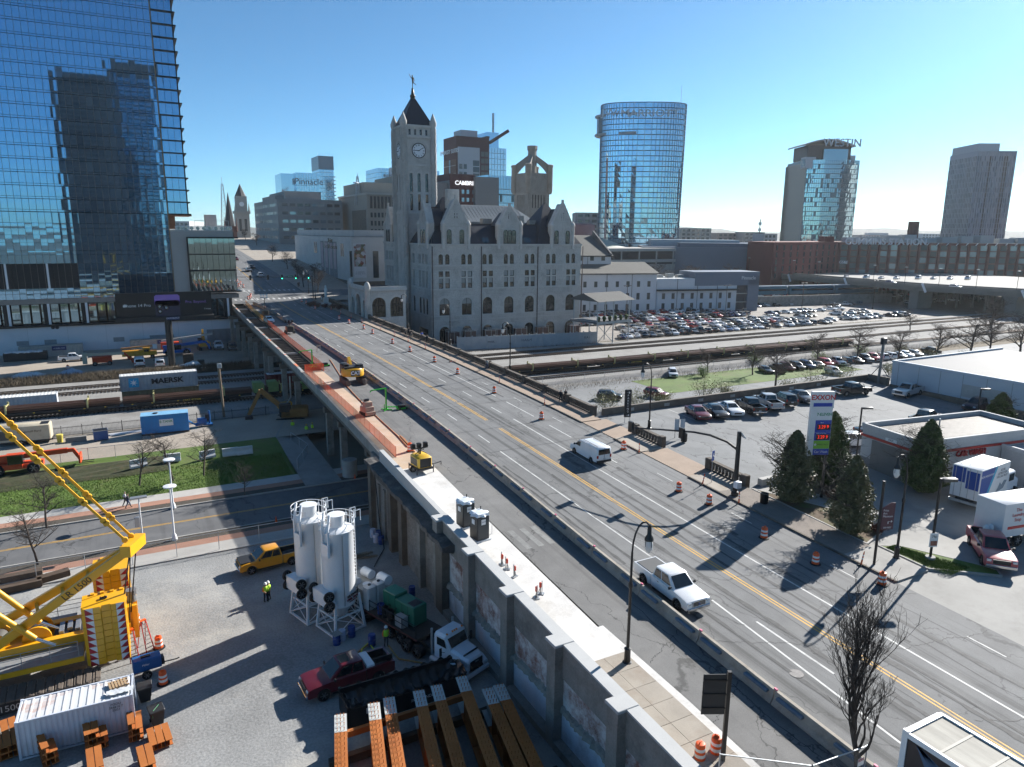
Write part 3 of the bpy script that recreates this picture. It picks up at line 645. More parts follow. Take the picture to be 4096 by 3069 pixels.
net_fence([(FE(172)-.1,172.4),(FE(214)-.1,214)],'yellow mesh fence at the far end of the bared crossbeams',mesh_y)
# vehicles
def shell(mb,prof,W,inset=.05,soft=.08,tum=None):
 cx=sum(p[0]for p in prof)/len(prof);zs=[p[1]for p in prof];cz=(min(zs)+max(zs))/2;hx=max(abs(p[0]-cx)for p in prof);hz=(max(zs)-min(zs))/2
 sh=[(cx+(p[0]-cx)*(1-inset/hx),cz+(p[1]-cz)*(1-inset/hz))for p in prof]
 def tm(w,z):return w if tum is None else w*(1-tum*max(0,z-tum0))
 tum0=1.0
 R=[]
 for pr,w in((sh,-W/2),(prof,-W/2+soft),(prof,W/2-soft),(sh,W/2)):R.append([(x,tm(w,z),z)for x,z in pr])
 mb.loft(R);return mb
def arch(xc,r,zb,n=9):return[(xc+r*cos(PI*i/n),zb+r*sin(PI*i/n)*1.0)for i in range(n+1)]
def wheel_mesh(r,w,name='wheel',dark=False):
 mb=MB();n=18
 pr=[(r*.62,-w/2),(r*.94,-w/2),(r,-w*.34),(r,w*.34),(r*.94,w/2),(r*.62,w/2)]
 P=[];F=[]
 for rr,y in pr:
  for i in range(n):t=2*PI*i/n;P.append((rr*cos(t),y,rr*sin(t)))
 for k in range(len(pr)-1):
  for i in range(n):j=(i+1)%n;F.append((k*n+i,(k+1)*n+i,(k+1)*n+j,k*n+j))
 mb.add(P,F);mb.use(1)
 for sg in(-1,1):
  y=sg*w*.44
  mb.cyl((0,y-.015,0),(0,y+.015,0),r*.2,n=8)
  for i in range(6):
   t=2*PI*i/6;a=Vector((cos(t),0,sin(t)));b_=Vector((-sin(t),0,cos(t)))
   p0=a*(r*.12)+Vector((0,y,0));p1=a*(r*.63)+Vector((0,y*.92,0));mb.add([p0-b_*r*.06,p0+b_*r*.06,p1+b_*r*.12,p1-b_*r*.12],[(0,1,2,3),(3,2,1,0)])
 mb.use(2);mb.cyl((0,-w*.3,0),(0,w*.3,0),r*.62,n=n)
 return mb.mesh(name,[rubber,rim_m,plastic_black],40)
def green(x0b,x1b,zb,x0t,x1t,zt,wb,wt):
 """cabin: returns (shell builder, list of glass quads)"""
 def ring(x0,x1,w,z,c):return[(x0+c,-w,z),(x1-c,-w,z),(x1,-w+c*1.6,z),(x1,w-c*1.6,z),(x1-c,w,z),(x0+c,w,z),(x0,w-c,z),(x0,-w+c,z)]
 mb=MB();mb.loft([ring(x0b,x1b,wb,zb,.05),ring(x0t,x1t,wt,zt-.03,.09),ring(x0t+.12,x1t-.12,wt-.12,zt+.015,.09)])
 V=Vector;A=[V((x0b,-wb,zb)),V((x1b,-wb,zb)),V((x1b,wb,zb)),V((x0b,wb,zb))];B=[V((x0t,-wt,zt-.03)),V((x1t,-wt,zt-.03)),V((x1t,wt,zt-.03)),V((x0t,wt,zt-.03))]
 def q(a,b_,c,d,u0,u1,v0,v1,o=.014):
  P=[(a.lerp(b_,u)).lerp(d.lerp(c,u),v)for u,v in((u0,v0),(u1,v0),(u1,v1),(u0,v1))]
  n=(P[1]-P[0]).cross(P[3]-P[0]).normalized();return[p+n*o for p in P]
 G_={'windscreen':q(A[1],A[2],B[2],B[1],.06,.94,.06,.93),'rear_window':q(A[3],A[0],B[0],B[3],.09,.91,.1,.9)}
 return mb,G_,A,B,q
VK={}
def kind(k):
 if k in VK:return VK[k]
 d={'w':[],'extra':[]}
 body=MB();ex=d['extra'];gl={}
 if k in('sedan','coupe','hatch'):
  r=.33;ax=(1.42,-1.38);W=1.82;zb=.24;tail={'sedan':(-1.75,-1.05),'coupe':(-1.85,-.75),'hatch':(-2.1,-1.55)}[k]
  top=[(-2.3,.3),(-2.4,.55),(-2.37,.93),(-2.25,1.0),(-1.5,1.03),(0,.99),(1.0,.97),(1.9,.86),(2.2,.76),(2.38,.6),(2.4,.38),(2.32,.24)]
  prof=top+arch(ax[0],.37,.3)[0:]+[(.9,.22),(-.9,.22)]+arch(ax[1],.37,.3)
  shell(body,prof,W,.06,.12);g,gl,A,B,q=green(tail[0],1.05,.97,tail[1],.2,1.44,.82,.6)
  gl['side_window']=None;sides=[(.1,.5,.08,.9),(.53,.9,.08,.9)]
  ht,hh,tz,tx=(2.26,.68,.62),.12,.82,-2.38;roofz=1.44
 elif k=='suv':
  r=.37;ax=(1.4,-1.42);W=1.9;zb=.28
  top=[(-2.3,.34),(-2.4,.55),(-2.38,1.0),(-2.32,1.1),(0,1.1),(1.1,1.08),(1.9,1.0),(2.25,.92),(2.38,.75),(2.4,.45),(2.3,.3)]
  prof=top+arch(ax[0],.42,.32)+[(.85,.28),(-.85,.28)]+arch(ax[1],.42,.32)
  shell(body,prof,W,.06,.12);g,gl,A,B,q=green(-2.3,1.2,1.06,-2.02,.35,1.72,.86,.68)
  sides=[(.05,.33,.1,.88),(.36,.62,.1,.9),(.65,.93,.1,.9)];ht,tz,tx=(2.3,.7,.82),1.0,-2.38;roofz=1.72
  mbx=MB();mbx.tube([(-1.8,-.6,1.74),(-1.7,-.6,1.79),(.1,-.6,1.79),(.2,-.6,1.74)],.018,5);mbx.tube([(-1.8,.6,1.74),(-1.7,.6,1.79),(.1,.6,1.79),(.2,.6,1.74)],.018,5);ex.append(('roof_rails',mbx.mesh('roof_rails',plastic_black),None))
 elif k=='pickup':
  r=.4;ax=(1.86,-1.8);W=2.0;zb=.4
  top=[(-.98,.45),(-.98,1.26),(0,1.26),(1.2,1.24),(1.5,1.22),(2.55,1.12),(2.8,1.04),(2.9,.85),(2.9,.5),(2.8,.4)]
  prof=top+arch(ax[0],.47,.42)+[(1.2,.4),(-.9,.4)]
  shell(body,prof,W,.05,.12);g,gl,A,B,q=green(-.97,1.42,1.22,-.82,.62,1.92,.89,.73)
  sides=[(.06,.4,.1,.88),(.44,.86,.1,.9)];ht,tz,tx=(2.8,.8,.92),1.0,-2.92;roofz=1.92
  sp=[(-2.92,.55),(-2.93,1.25),(-1.0,1.25),(-1.0,.45)]+[(-1.2,.42)]+arch(ax[1],.47,.42)+[(-2.4,.5)]
  for sg in(-1,1):body.loft([[(x,sg*.98,z)for x,z in sp],[(x,sg*.99,z-.0)for x,z in sp],[(x,sg*.84,z)for x,z in sp]])
  body.box(-2.92,-2.8,-.84,.84,.6,1.24);body.box(-2.8,-1.0,-.84,.84,.6,.72)
  mbx=MB();mbx.box(-2.79,-1.02,-.83,.83,.722,.735);mbx.box(-2.79,-1.02,-.838,-.8,.73,1.23);mbx.box(-2.79,-1.02,.8,.838,.73,1.23);mbx.box(-1.06,-1.02,-.83,.83,.73,1.24);mbx.box(-2.796,-2.77,-.83,.83,.73,1.22);ex.append(('bed_liner',mbx.mesh('bed_liner',plastic_black),None))
  mbx=MB();mbx.bbox(-3.02,-2.9,-.95,.95,.5,.68,.03);mbx.bbox(2.84,2.98,-.97,.97,.44,.64,.03);ex.append(('bumpers',mbx.mesh('bumpers',M('chrome',(.55,.56,.58),.12,1.0,var=0,fine=0)),None))
  mbx=MB();mbx.box(2.86,2.91,-.55,.55,.68,1.0);ex.append(('grille',mbx.mesh('grille',plastic_black),None))
  mbx=MB();mbx.box(-.7,1.3,-1.04,-.96,.32,.4);mbx.box(-.7,1.3,.96,1.04,.32,.4);ex.append(('running_boards',mbx.mesh('running_boards',plastic_black),None))
 elif k=='van':
  r=.34;ax=(1.65,-1.6);W=1.94;zb=.3
  top=[(-2.5,.35),(-2.6,.5),(-2.6,1.15),(-2.5,1.8),(-2.4,1.9),(-1,1.95),(.6,1.93),(.85,1.87),(1.72,1.18),(2.3,1.0),(2.5,.82),(2.58,.5),(2.5,.3)]
  prof=top+arch(ax[0],.39,.33)+[(1.0,.28),(-1.1,.28)]+arch(ax[1],.39,.33)
  shell(body,prof,W,.07,.14,.13);g=None;V=Vector
  def vw(z):return W/2*(1-.13*max(0,z-1))
  gl={'windscreen':[V((1.70,-.78,1.2)),V((1.70,.78,1.2)),V((.92,.7,1.84)),V((.92,-.7,1.84))]}
  gl['windscreen']=[p+V((.02,0,.025))for p in gl['windscreen']]
  gl['rear_window']=[V((-2.615,.74,1.2)),V((-2.615,-.74,1.2)),V((-2.53,-.68,1.74)),V((-2.53,.68,1.74))];A=None
  gl['sw']=[[V((.55,-vw(1.2)-.012,1.2)),V((1.5,-vw(1.2)-.012,1.2)),V((.95,-vw(1.7)-.012,1.68)),V((.55,-vw(1.7)-.012,1.7))],[V((1.5,vw(1.2)+.012,1.2)),V((.55,vw(1.2)+.012,1.2)),V((.55,vw(1.7)+.012,1.7)),V((.95,vw(1.7)+.012,1.68))]]
  ht,tz,tx=(2.42,.72,.85),1.0,-2.6;roofz=1.95
  mbx=MB()
  for s in(-.62,.62):mbx.tube([(-2.2,s,1.93),(-2.1,s,2.0),(.2,s,2.0),(.4,s,1.95)],.02,5)
  mbx.box(-2.66,-2.58,-.9,.9,.35,.58);mbx.box(2.5,2.6,-.8,.8,.32,.55);ex.append(('black_trim',mbx.mesh('black_trim',plastic_black),None))
  mbx=MB();mbx.box(-2.625,-2.6,-.01,.01,.5,1.9);mbx.box(-.6,.35,-.975,-.968,.95,.97);ex.append(('door_seams',mbx.mesh('door_seams',plastic_black),None))
 d['body']=body.mesh('body',PAINT,38)
 if g is not None:d['extra'].append(('cabin',g.mesh('cabin',PAINT,38),'p'))
 gm=MB();gm.poly(gl['windscreen']);d['ws']=gm.mesh('windscreen',auto_glass)
 gm=MB();gm.poly(gl['rear_window']);d['rw']=gm.mesh('rear_window',auto_glass)
 d['sw']=[]
 if A is not None:
  for u0,u1,v0,v1 in sides:
   m2=MB();m2.poly(q(A[0],A[1],B[1],B[0],u0,u1,v0,v1));d['sw'].append(m2.mesh('side_window',auto_glass))
   m2=MB();m2.poly(q(A[2],A[3],B[3],B[2],1-u1,1-u0,v0,v1));d['sw'].append(m2.mesh('side_window',auto_glass))
 else:
  for qd in gl['sw']:m2=MB();m2.poly(qd);d['sw'].append(m2.mesh('side_window',auto_glass))
 m2=MB()
 for me_ in d['sw']+[d['ws'],d['rw']]:m2.add([v.co[:]for v in me_.vertices],[tuple(p.vertices)for p in me_.polygons])
 d['glaz']=m2.mesh('glazing',auto_glass)
 wm=wheel_mesh(r,.24);d['w']=[(wm,(a,s*(W/2-.1),r))for a in ax for s in(-1,1)]
 for s in(-1,1):
  m2=MB();m2.bbox(ht[0]-.1,ht[0]+.1,s*ht[1]-.15,s*ht[1]+.15,ht[2]-.08,ht[2]+.08,.03);d['extra'].append(('headlamp',m2.mesh('headlamp',lamp_glass),'hero'))
  m2=MB();m2.bbox(tx-.04,tx+.1,s*(W/2-.16)-.1,s*(W/2-.16)+.1,tz-.16,tz+.14,.02);d['extra'].append(('tail_lamp',m2.mesh('tail_lamp',red_lens),'tail'))
  m2=MB();mx={'pickup':1.15,'van':1.45,'suv':.95}.get(k,.75);mz={'pickup':1.3,'van':1.25,'suv':1.18}.get(k,1.05);m2.bbox(mx-.06,mx+.06,s*(W/2+.12)-.1,s*(W/2+.12)+.1,mz-.07,mz+.12,.03);m2.box(mx-.03,mx+.02,min(s*(W/2-.1),s*(W/2+.05)),max(s*(W/2-.1),s*(W/2+.05)),mz-.03,mz+.02);d['extra'].append(('mirror',m2.mesh('mirror',plastic_black),'hero'))
 m2=MB();m2.box(tx-.055,tx-.03,-.16,.16,tz-.3,tz-.18);d['extra'].append(('licence_plate',m2.mesh('licence_plate',M('licence_plate',(.5,.52,.55),.5)),'hero'))
 if k not in('pickup','van'):
  m2=MB();fx=max(p[0]for p in top);m2.box(fx-.06,fx+.012,-.5,.5,.42,.62 if k!='suv' else .8);d['extra'].append(('grille',m2.mesh('grille',plastic_black),'hero'))
 VK[k]=d;return d
def veh(k,label,loc,az,color,name=None,cat=None,group=None,hero=True,scale=1.0,pitch=0.0):
 d=kind(k);t=thing(name or{'suv':'parked_suv','pickup':'pickup_truck','van':'van'}.get(k,'parked_car'),label,cat or{'pickup':'pickup truck','van':'van','suv':'suv'}.get(k,'car'),loc,PI/2-rad(az),group)
 t.scale=(scale,)*3
 if pitch:t.rotation_euler=(0,-pitch,PI/2-rad(az))
 put(d['body'],'body',t,color=color)
 if hero:
  put(d['ws'],'windscreen',t);put(d['rw'],'rear_window',t)
  for m in d['sw']:put(m,'side_window',t)
 else:put(d['glaz'],'glazing',t)
 for m,p in d['w']:put(m,'wheel',t,p)
 for nm,m,f in d['extra']:
  if f=='hero' and not hero:continue
  put(m,nm,t,color=color if f=='p' else None)
 return t
WHITE,BLACK,SILVER,GREY,RED,BLUE,MAROON,TAN=(.74,.75,.76),(.012,.013,.015),(.42,.43,.44),(.1,.105,.11),(.42,.02,.02),(.03,.07,.2),(.13,.012,.018),(.36,.31,.24)
def slope_at(y):return math.atan2(zr(y+1)-zr(y-1),2)
y=46.0;t=veh('pickup','white crew cab pickup with a grey bed cover driving towards the camera',RD(2640,2385)+Vector((.85,0,0)),180,WHITE,pitch=-slope_at(y))
MB().box(-2.78,-1.04,-.86,.86,1.25,1.285).build('bed_cover',M('grey_bed_cover',(.06,.063,.066),.7,var=.1),t)
mb=MB()
for z in(.72,.82,.92):mb.box(2.9,2.93,-.54,.54,z-.018,z+.018)
mb.box(2.9,2.935,-.56,-.5,.67,1.01);mb.box(2.9,2.935,.5,.56,.67,1.01);mb.build('grille_bars',M('chrome',(.55,.56,.58),.12,1.0),t)
MB().cyl((2.92,0,.83),(2.945,0,.83),.08,n=16).build('badge',M('blue_badge',(.02,.05,.2),.3),t)
for s in(-1,1):MB().box(-.3,-.1,s*1.0-.012,s*1.0+.012,1.05,1.09).build('door_handle',MATS['chrome'],t)
p=RD(2380,1840);t=veh('van','white panel van with roof bars driving away over the bridge',p+Vector((0,1.0,0)),0,WHITE,pitch=slope_at(68))
p=RD(1076,1290);veh('sedan','white saloon crossing the junction beyond the bridge, facing the camera',(p.x,p.y,zr(p.y)),180,WHITE)
for(px,py,k,col,az,lab)in((1042,1108,'suv',WHITE,0,'white car waiting behind the hanging signal heads on the hill'),(995,1086,'sedan',GREY,180,'dark saloon coming down the hill near the yellow line'),(1008,1075,'suv',BLACK,180,'black car highest but one on the avenue'),(943,1043,'suv',MAROON,180,'dark red car at the top of the avenue by the glass corner')):
 p=RD(px,py);veh(k,lab,(p.x,p.y,zr(p.y)),az,col,hero=False)
# buildings
def Hd(px,py,d):r=ray(px,py);return HC+d/math.hypot(r[0],r[1])*r[2]
def mirror_glass(name,tint,rough=.03,bump=0.0,bs=.25):
 m=bpy.data.materials.new(name);m.use_nodes=True;MATS[name]=m;t=m.node_tree;p=t.nodes['Principled BSDF']
 p.inputs['Metallic'].default_value=.92;p.inputs['Roughness'].default_value=rough;p.inputs['Base Color'].default_value=(*tint,1)
 if bump:
  tc=_n(t,'ShaderNodeTexCoord');n=_n(t,'ShaderNodeTexNoise');n.inputs['Scale'].default_value=bs;n.inputs['Detail'].default_value=2;t.links.new(tc.outputs['Object'],n.inputs['Vector'])
  b=_n(t,'ShaderNodeBump');b.inputs['Strength'].default_value=bump;b.inputs['Distance'].default_value=.1;t.links.new(n.outputs[0],b.inputs['Height']);t.links.new(b.outputs[0],p.inputs['Normal'])
 return m
def pane_mesh(name,w,h,mat,amp=.004,seed=0,n=4):
 r=random.Random(seed);P=[];ax,az,tx,tz=r.uniform(.3,1)*r.choice((-1,1)),r.uniform(.3,1)*r.choice((-1,1)),r.uniform(-1,1)*.0016,r.uniform(-1,1)*.0008
 for j in range(n+1):
  for i in range(n+1):
   u,v=i/n-.5,j/n-.5;P.append((u*w,amp*(ax*(u*u*4)+az*(v*v*4))+tx*u*w*.7+tz*v*h*.7,v*h))
 mb=MB();mb.add(P,[(j*(n+1)+i,j*(n+1)+i+1,(j+1)*(n+1)+i+1,(j+1)*(n+1)+i)for j in range(n)for i in range(n)])
 me=mb.mesh(name,mat);me.polygons.foreach_set('use_smooth',[True]*len(me.polygons));return me
def boxes_part(name,mat,parent,L,kind=None,smooth=None):
 mb=MB()
 for q in L:mb.box(*q)
 return mb.build(name,mat,parent,smooth,kind=kind)
limestone=M('rusticated_limestone',(.5,.48,.45),.88,var=.22,scale=.35,fine=.12,bump=.5,bscale=3.2,stain=(.24,.215,.195),stain_amt=.55)
limestone2=M('dressed_limestone',(.52,.5,.47),.85,var=.15,scale=.4,fine=.08,bump=.2,bscale=6,stain=(.3,.27,.25),stain_amt=.4)
slate=M('dark_slate',(.014,.02,.034),.5,var=.22,scale=.8,fine=.22,bump=.35,bscale=6,spec=.4)
win_glass=M('old_window_glass',(.018,.024,.026),.07,var=.25,scale=.5,fine=0,spec=.9)
blind=M('pale_window_blind',(.3,.31,.3),.5,var=.2,scale=.6)
frame_g=M('dark_green_frame',(.02,.028,.027),.5)
def opening_outline(o):
 x0,x1,z0,z1,ar=o
 if not ar:return[(x0,z0),(x1,z0),(x1,z1),(x0,z1)]
 r=(x1-x0)/2;cx=(x0+x1)/2;return[(x0,z0),(x1,z0)]+[(cx+r*cos(PI*i/10),z1-r+r*sin(PI*i/10))for i in range(11)]
def wall_face(parent,W,z0,z1,ops,mats,F,depth=.4,stone=None,seed=1,name='wall'):
 """F(x, d, z) maps face coords (x along, d outwards) to 3D"""
 xs=sorted({0,W,*[o[0]for o in ops],*[o[1]for o in ops]});zs=sorted({z0,z1,*[o[2]for o in ops],*[o[3]for o in ops]})
 mb=MB()
 for xa,xb in zip(xs[:-1],xs[1:]):
  run=None
  for za,zb in zip(zs[:-1],zs[1:]):
   cx,cz=(xa+xb)/2,(za+zb)/2;op=any(o[0]<cx<o[1]and o[2]<cz<o[3]for o in ops)
   if not op:mb.poly([F(xa,0,za),F(xb,0,za),F(xb,0,zb),F(xa,0,zb)])
 for o in ops:
  out=opening_outline(o);n=len(out)
  for i in range(n):(xa,za),(xb,zb)=out[i],out[(i+1)%n];mb.poly([F(xa,0,za),F(xb,0,zb),F(xb,-depth,zb),F(xa,-depth,za)])
  if o[4]:
   r=(o[1]-o[0])/2;cx=(o[0]+o[1])/2;A=[(cx+r*cos(PI*i/10),o[3]-r+r*sin(PI*i/10))for i in range(11)]
   mb.poly([F(o[1],0,o[3])]+[F(x,0,z)for x,z in A[:6]][::1]);mb.poly([F(o[0],0,o[3])]+[F(x,0,z)for x,z in A[5:]])
 mb.build(name,mats,parent)
 if stone:
  r=random.Random(seed);sm=MB();z=z0
  while z<z1-.05:
   h=min(r.choice((.32,.42,.42,.52))*stone,z1-z);x=-r.uniform(0,.5)
   while x<W:
    l=r.uniform(.55,1.5)*stone;a,b_=max(x,0)+.015,min(x+l,W)-.015;x+=l
    if b_-a<.12:continue
    bad=False
    for o in ops:
     if b_>o[0]-.05 and a<o[1]+.05 and z+h>o[2]-.03 and z<o[3]+.05:bad=True;break
    if bad:continue
    d=r.uniform(.02,.1);e=.025;zz=z+h-.015
    sm.add([F(a,0,z+.012),F(b_,0,z+.012),F(b_,0,zz),F(a,0,zz),F(a+e,d,z+e),F(b_-e,d*r.uniform(.7,1),z+e),F(b_-e,d,zz-e),F(a+e,d*r.uniform(.7,1),zz-e)],[(4,5,6,7),(0,1,5,4),(1,2,6,5),(2,3,7,6),(3,0,4,7)])
   z+=h
  sm.build('stones',mats,parent,kind='stuff')
def win(parent,o,F,depth=.3,mull=1,trans=None,glass=win_glass,fr=.09,blind_h=0.0):
 out=opening_outline(o);x0,x1,z0,z1,ar=o;mb=MB();cx,cz=(x0+x1)/2,(z0+z1)/2
 def bar(xa,za,xb,zb,w=fr):
  P=Vector(F(xa,-depth+.05,za));Q=Vector(F(xb,-depth+.05,zb));mb.beam(P,Q,w)
 n=len(out)
 for i in range(n):bar(*out[i],*out[(i+1)%n])
 for k in range(mull):x=x0+(x1-x0)*(k+1)/(mull+1);bar(x,z0,x,z1-.02)
 for t in(trans or[]):bar(x0,z0+(z1-z0)*t,x1,z0+(z1-z0)*t)
 w=mb.build('window',frame_g,parent)
 MB().poly([F(x,-depth,z)for x,z in out]).build('pane',glass,w)
 if blind_h:MB().poly([F(x0+.1,-depth+.012,z1-(z1-z0)*blind_h),F(x1-.1,-depth+.012,z1-(z1-z0)*blind_h),F(x1-.1,-depth+.012,z1-.08),F(x0+.1,-depth+.012,z1-.08)]).build('window_blind',blind,w)
 return w
def arch_ring(parent,o,F,w=.5,d=.12,mat=None,n=9):
 x0,x1,z0,z1,ar=o;r=(x1-x0)/2;cx=(x0+x1)/2;cz=z1-r;mb=MB()
 for i in range(n):
  a0,a1=PI*i/n+.012,PI*(i+1)/n-.012;P=[]
  for dd in(0,d):
   for a,rr in((a0,r+.02),(a1,r+.02),(a1,r+w),(a0,r+w)):P.append(F(cx+rr*cos(a),dd,cz+rr*sin(a)))
  mb.add(P,[(4,5,6,7),(0,1,5,4),(1,2,6,5),(2,3,7,6),(3,0,4,7)])
 return mb.build('arch_stones',mat or limestone2,parent)
def hip_roof(mb,x0,x1,y0,y1,z0,z1,rx=None,ry=None,rl=0.0,along='x'):
 cx,cy=(x0+x1)/2,(y0+y1)/2
 a=[(x0,y0,z0),(x1,y0,z0),(x1,y1,z0),(x0,y1,z0)]
 r=[(cx-rl/2,cy,z1),(cx+rl/2,cy,z1)]if along=='x' else[(cx,cy-rl/2,z1),(cx,cy+rl/2,z1)]
 if along=='x':mb.add(a+r,[(0,1,5,4),(1,2,5),(2,3,4,5),(3,0,4)])
 else:mb.add(a+r,[(0,1,4),(1,2,5,4),(2,3,5),(3,0,4,5)])
us=thing('railway_station','grey stone Romanesque station with steep dark slate roofs, gables and a tall clock tower','station',(73.0,185.4,0),rad(-2))
_c,_s=cos(rad(-2)),sin(rad(-2));UU=(_c,_s);UP=(73.0,185.4)
def ux(cx,cy,sc=2.761,ox=1620,oy=880):q=ONL(ox+cx/sc,oy+cy/sc,UP,UU);return(q[0]-UP[0])*_c+(q[1]-UP[1])*_s
UW=48.0;UD=46.0
FS=lambda x,d,z:(x,-d,z)
FW=lambda y,d,z:(-d,UD-y,z)
def cxw(c,cy,w):x=ux(c,cy);return x-w/2,x+w/2
ops=[];wins=[]
for i,c in enumerate((440,685,912,1145,1368,1600,1812)):
 a,b_=cxw(c,1250,3.1);o=(a,b_,.05,4.6,True);ops.append(o);wins.append((o,0,[],None,0))
for i,c in enumerate((437,683,912,1147,1373,1605,1818)):
 a,b_=cxw(c,950,3.0);o=(a,b_,7.75,12.6,True);ops.append(o);wins.append((o,1,[.55],None,.35 if i in(0,1)else 0))
for j,(c1,c2)in enumerate(((398,470),(648,718),(881,949),(1117,1183),(1346,1411),(1582,1645),(1800,1861))):
 for c in(c1,c2):
  a,b_=cxw(c,670,1.34);o=(a,b_,15.35,18.1,False);ops.append(o);wins.append((o,0,[.5],None,.5));o=(a,b_,18.5,20.1,False);ops.append(o);wins.append((o,0,[],None,.9 if j%2 else 0))
  a,b_=cxw(c-(3 if c==c1 else 2),430,1.3);o=(a,b_,21.95,24.8,True);ops.append(o);wins.append((o,0,[.5],None,0))
wall_face(us,UW,-.2,27.2,ops,limestone,FS,.45,1.0,3)
for o,m,tr,g_,bl in wins:win(us,o,FS,.34,m,tr,blind_h=bl)
for o in ops[:14]:arch_ring(us,o,FS,.75 if o[2]>5 else .6,.1)
for z,h in((6.2,.3),(7.4,.25),(14.95,.3),(21.45,.35),(27.15,.45)):boxes_part('string_course',limestone2,us,[(-.18,UW+.18,-.2 if h<.4 else-.35,.3,z,z+h)])
opw=[]
for y in[2.5+2.9*k for k in range(3)]+[UD-10.5+2.9*k for k in range(3)]+[15.5,30]:
 for dy in(0,1.05):opw+=[(y+dy,y+dy+.8,15.35,20.0,False),(y+dy,y+dy+.8,21.95,24.8,True)]
 opw.append((y-.1,y+1.75,7.75,12.4,True))
opw.append((UD-11,UD-3.2,.05,3.6,False))
wall_face(us,UD,-.2,27.2,opw,limestone,FW,.45,1.0,5)
for o in opw:win(us,o,FW,.34,0,[.6]if not o[4]else[])
for z,h in((7.4,.25),(14.95,.3),(21.45,.35),(27.15,.45)):boxes_part('string_course',limestone2,us,[(-.2 if h<.4 else-.35,.3,.31,UD,z,z+h)])
boxes_part('rear_wall',limestone,us,[(UW-.5,UW,0.01,UD,-.2,27.1),(.5,UW-.5,UD-.5,UD,-.2,27.1)])
for c,cy in((303,700),(842,700),(1460,700),(1950,700)):x=ux(c,cy);MB().cyl((x,-.2,.3),(x,-.2,26.9),.13,n=6).build('drainpipe',M('rusty_drainpipe',(.05,.03,.03),.6),us)
xa,xb=ux(848,280),ux(1460,280)
rf=MB();rf.add([(.1,-.15,27.6),(xa,-.15,27.6),(xa,20,27.6),(.1,20,27.6),(xa*.5-.6,9.5,40.6),(xa*.5+.6,9.5,40.6)],[(0,1,5,4),(1,2,5),(2,3,4,5),(3,0,4)]);rf.build('roof',slate,us,label='steep hipped slate roof over the left pavilion')
rf=MB();rf.add([(xb,-.15,27.6),(UW-.1,-.15,27.6),(UW-.1,20,27.6),(xb,20,27.6),((xb+UW)/2-.6,9.5,39.6),((xb+UW)/2+.6,9.5,39.6)],[(0,1,5,4),(1,2,5),(2,3,4,5),(3,0,4)]);rf.build('roof',slate,us,label='steep hipped slate roof over the right pavilion')
rf=MB();rf.add([(xa-4,.1,27.0),(xb+4,.1,27.0),(xb+4,6.5,33.2),(xa-4,6.5,33.2)],[(0,1,2,3)]);rf.build('roof',slate,us,label='middle slate slope with two skylights')
boxes_part('roof_deck',M('dark_roof_felt',(.07,.06,.055),.9,var=.3),us,[(xa-4,xb+4,6.3,22,32.7,33.25)])
rf=MB();rf.add([(.1,26,27.6),(14,26,27.6),(14,UD-.1,27.6),(.1,UD-.1,27.6),(3.6,36,40),(8,36,40)],[(0,1,5,4),(1,2,5),(2,3,4,5),(3,0,4)]);rf.build('roof',slate,us,label='rear slate roof behind the clock tower')
zinc=M('standing_seam_zinc',(.22,.235,.24),.45,.5,var=.15,scale=.4,fine=.08)
rf=MB();rf.add([(12,21,34),(44,21,34),(44,39,34),(12,39,34),(14,30,39.4),(39,30,39.4)],[(0,1,5,4),(1,2,5),(2,3,4,5),(3,0,4)])
rf.box(12.2,43.8,21.2,38.8,27,34);rf.build('hall_roof',zinc,us)
for i in range(22):
 x=14.5+i*1.2;MB().beam((x,21.2,34.1),(x+.2,29.6,39.3),.07,.09).build('roof_seam',zinc,us)
for x in(xa*.5,(xb+UW)/2):
 MB().cyl((x,9.5,39.4),(x,9.5,42),.12,.03,n=6).build('finial',black_metal,us)
for k in range(14):boxes_part('ridge_crest',M('terracotta_crest',(.05,.03,.028),.7),us,[(1.2+k*.42,1.45+k*.42,9.2,9.6,37.2,37.8)])
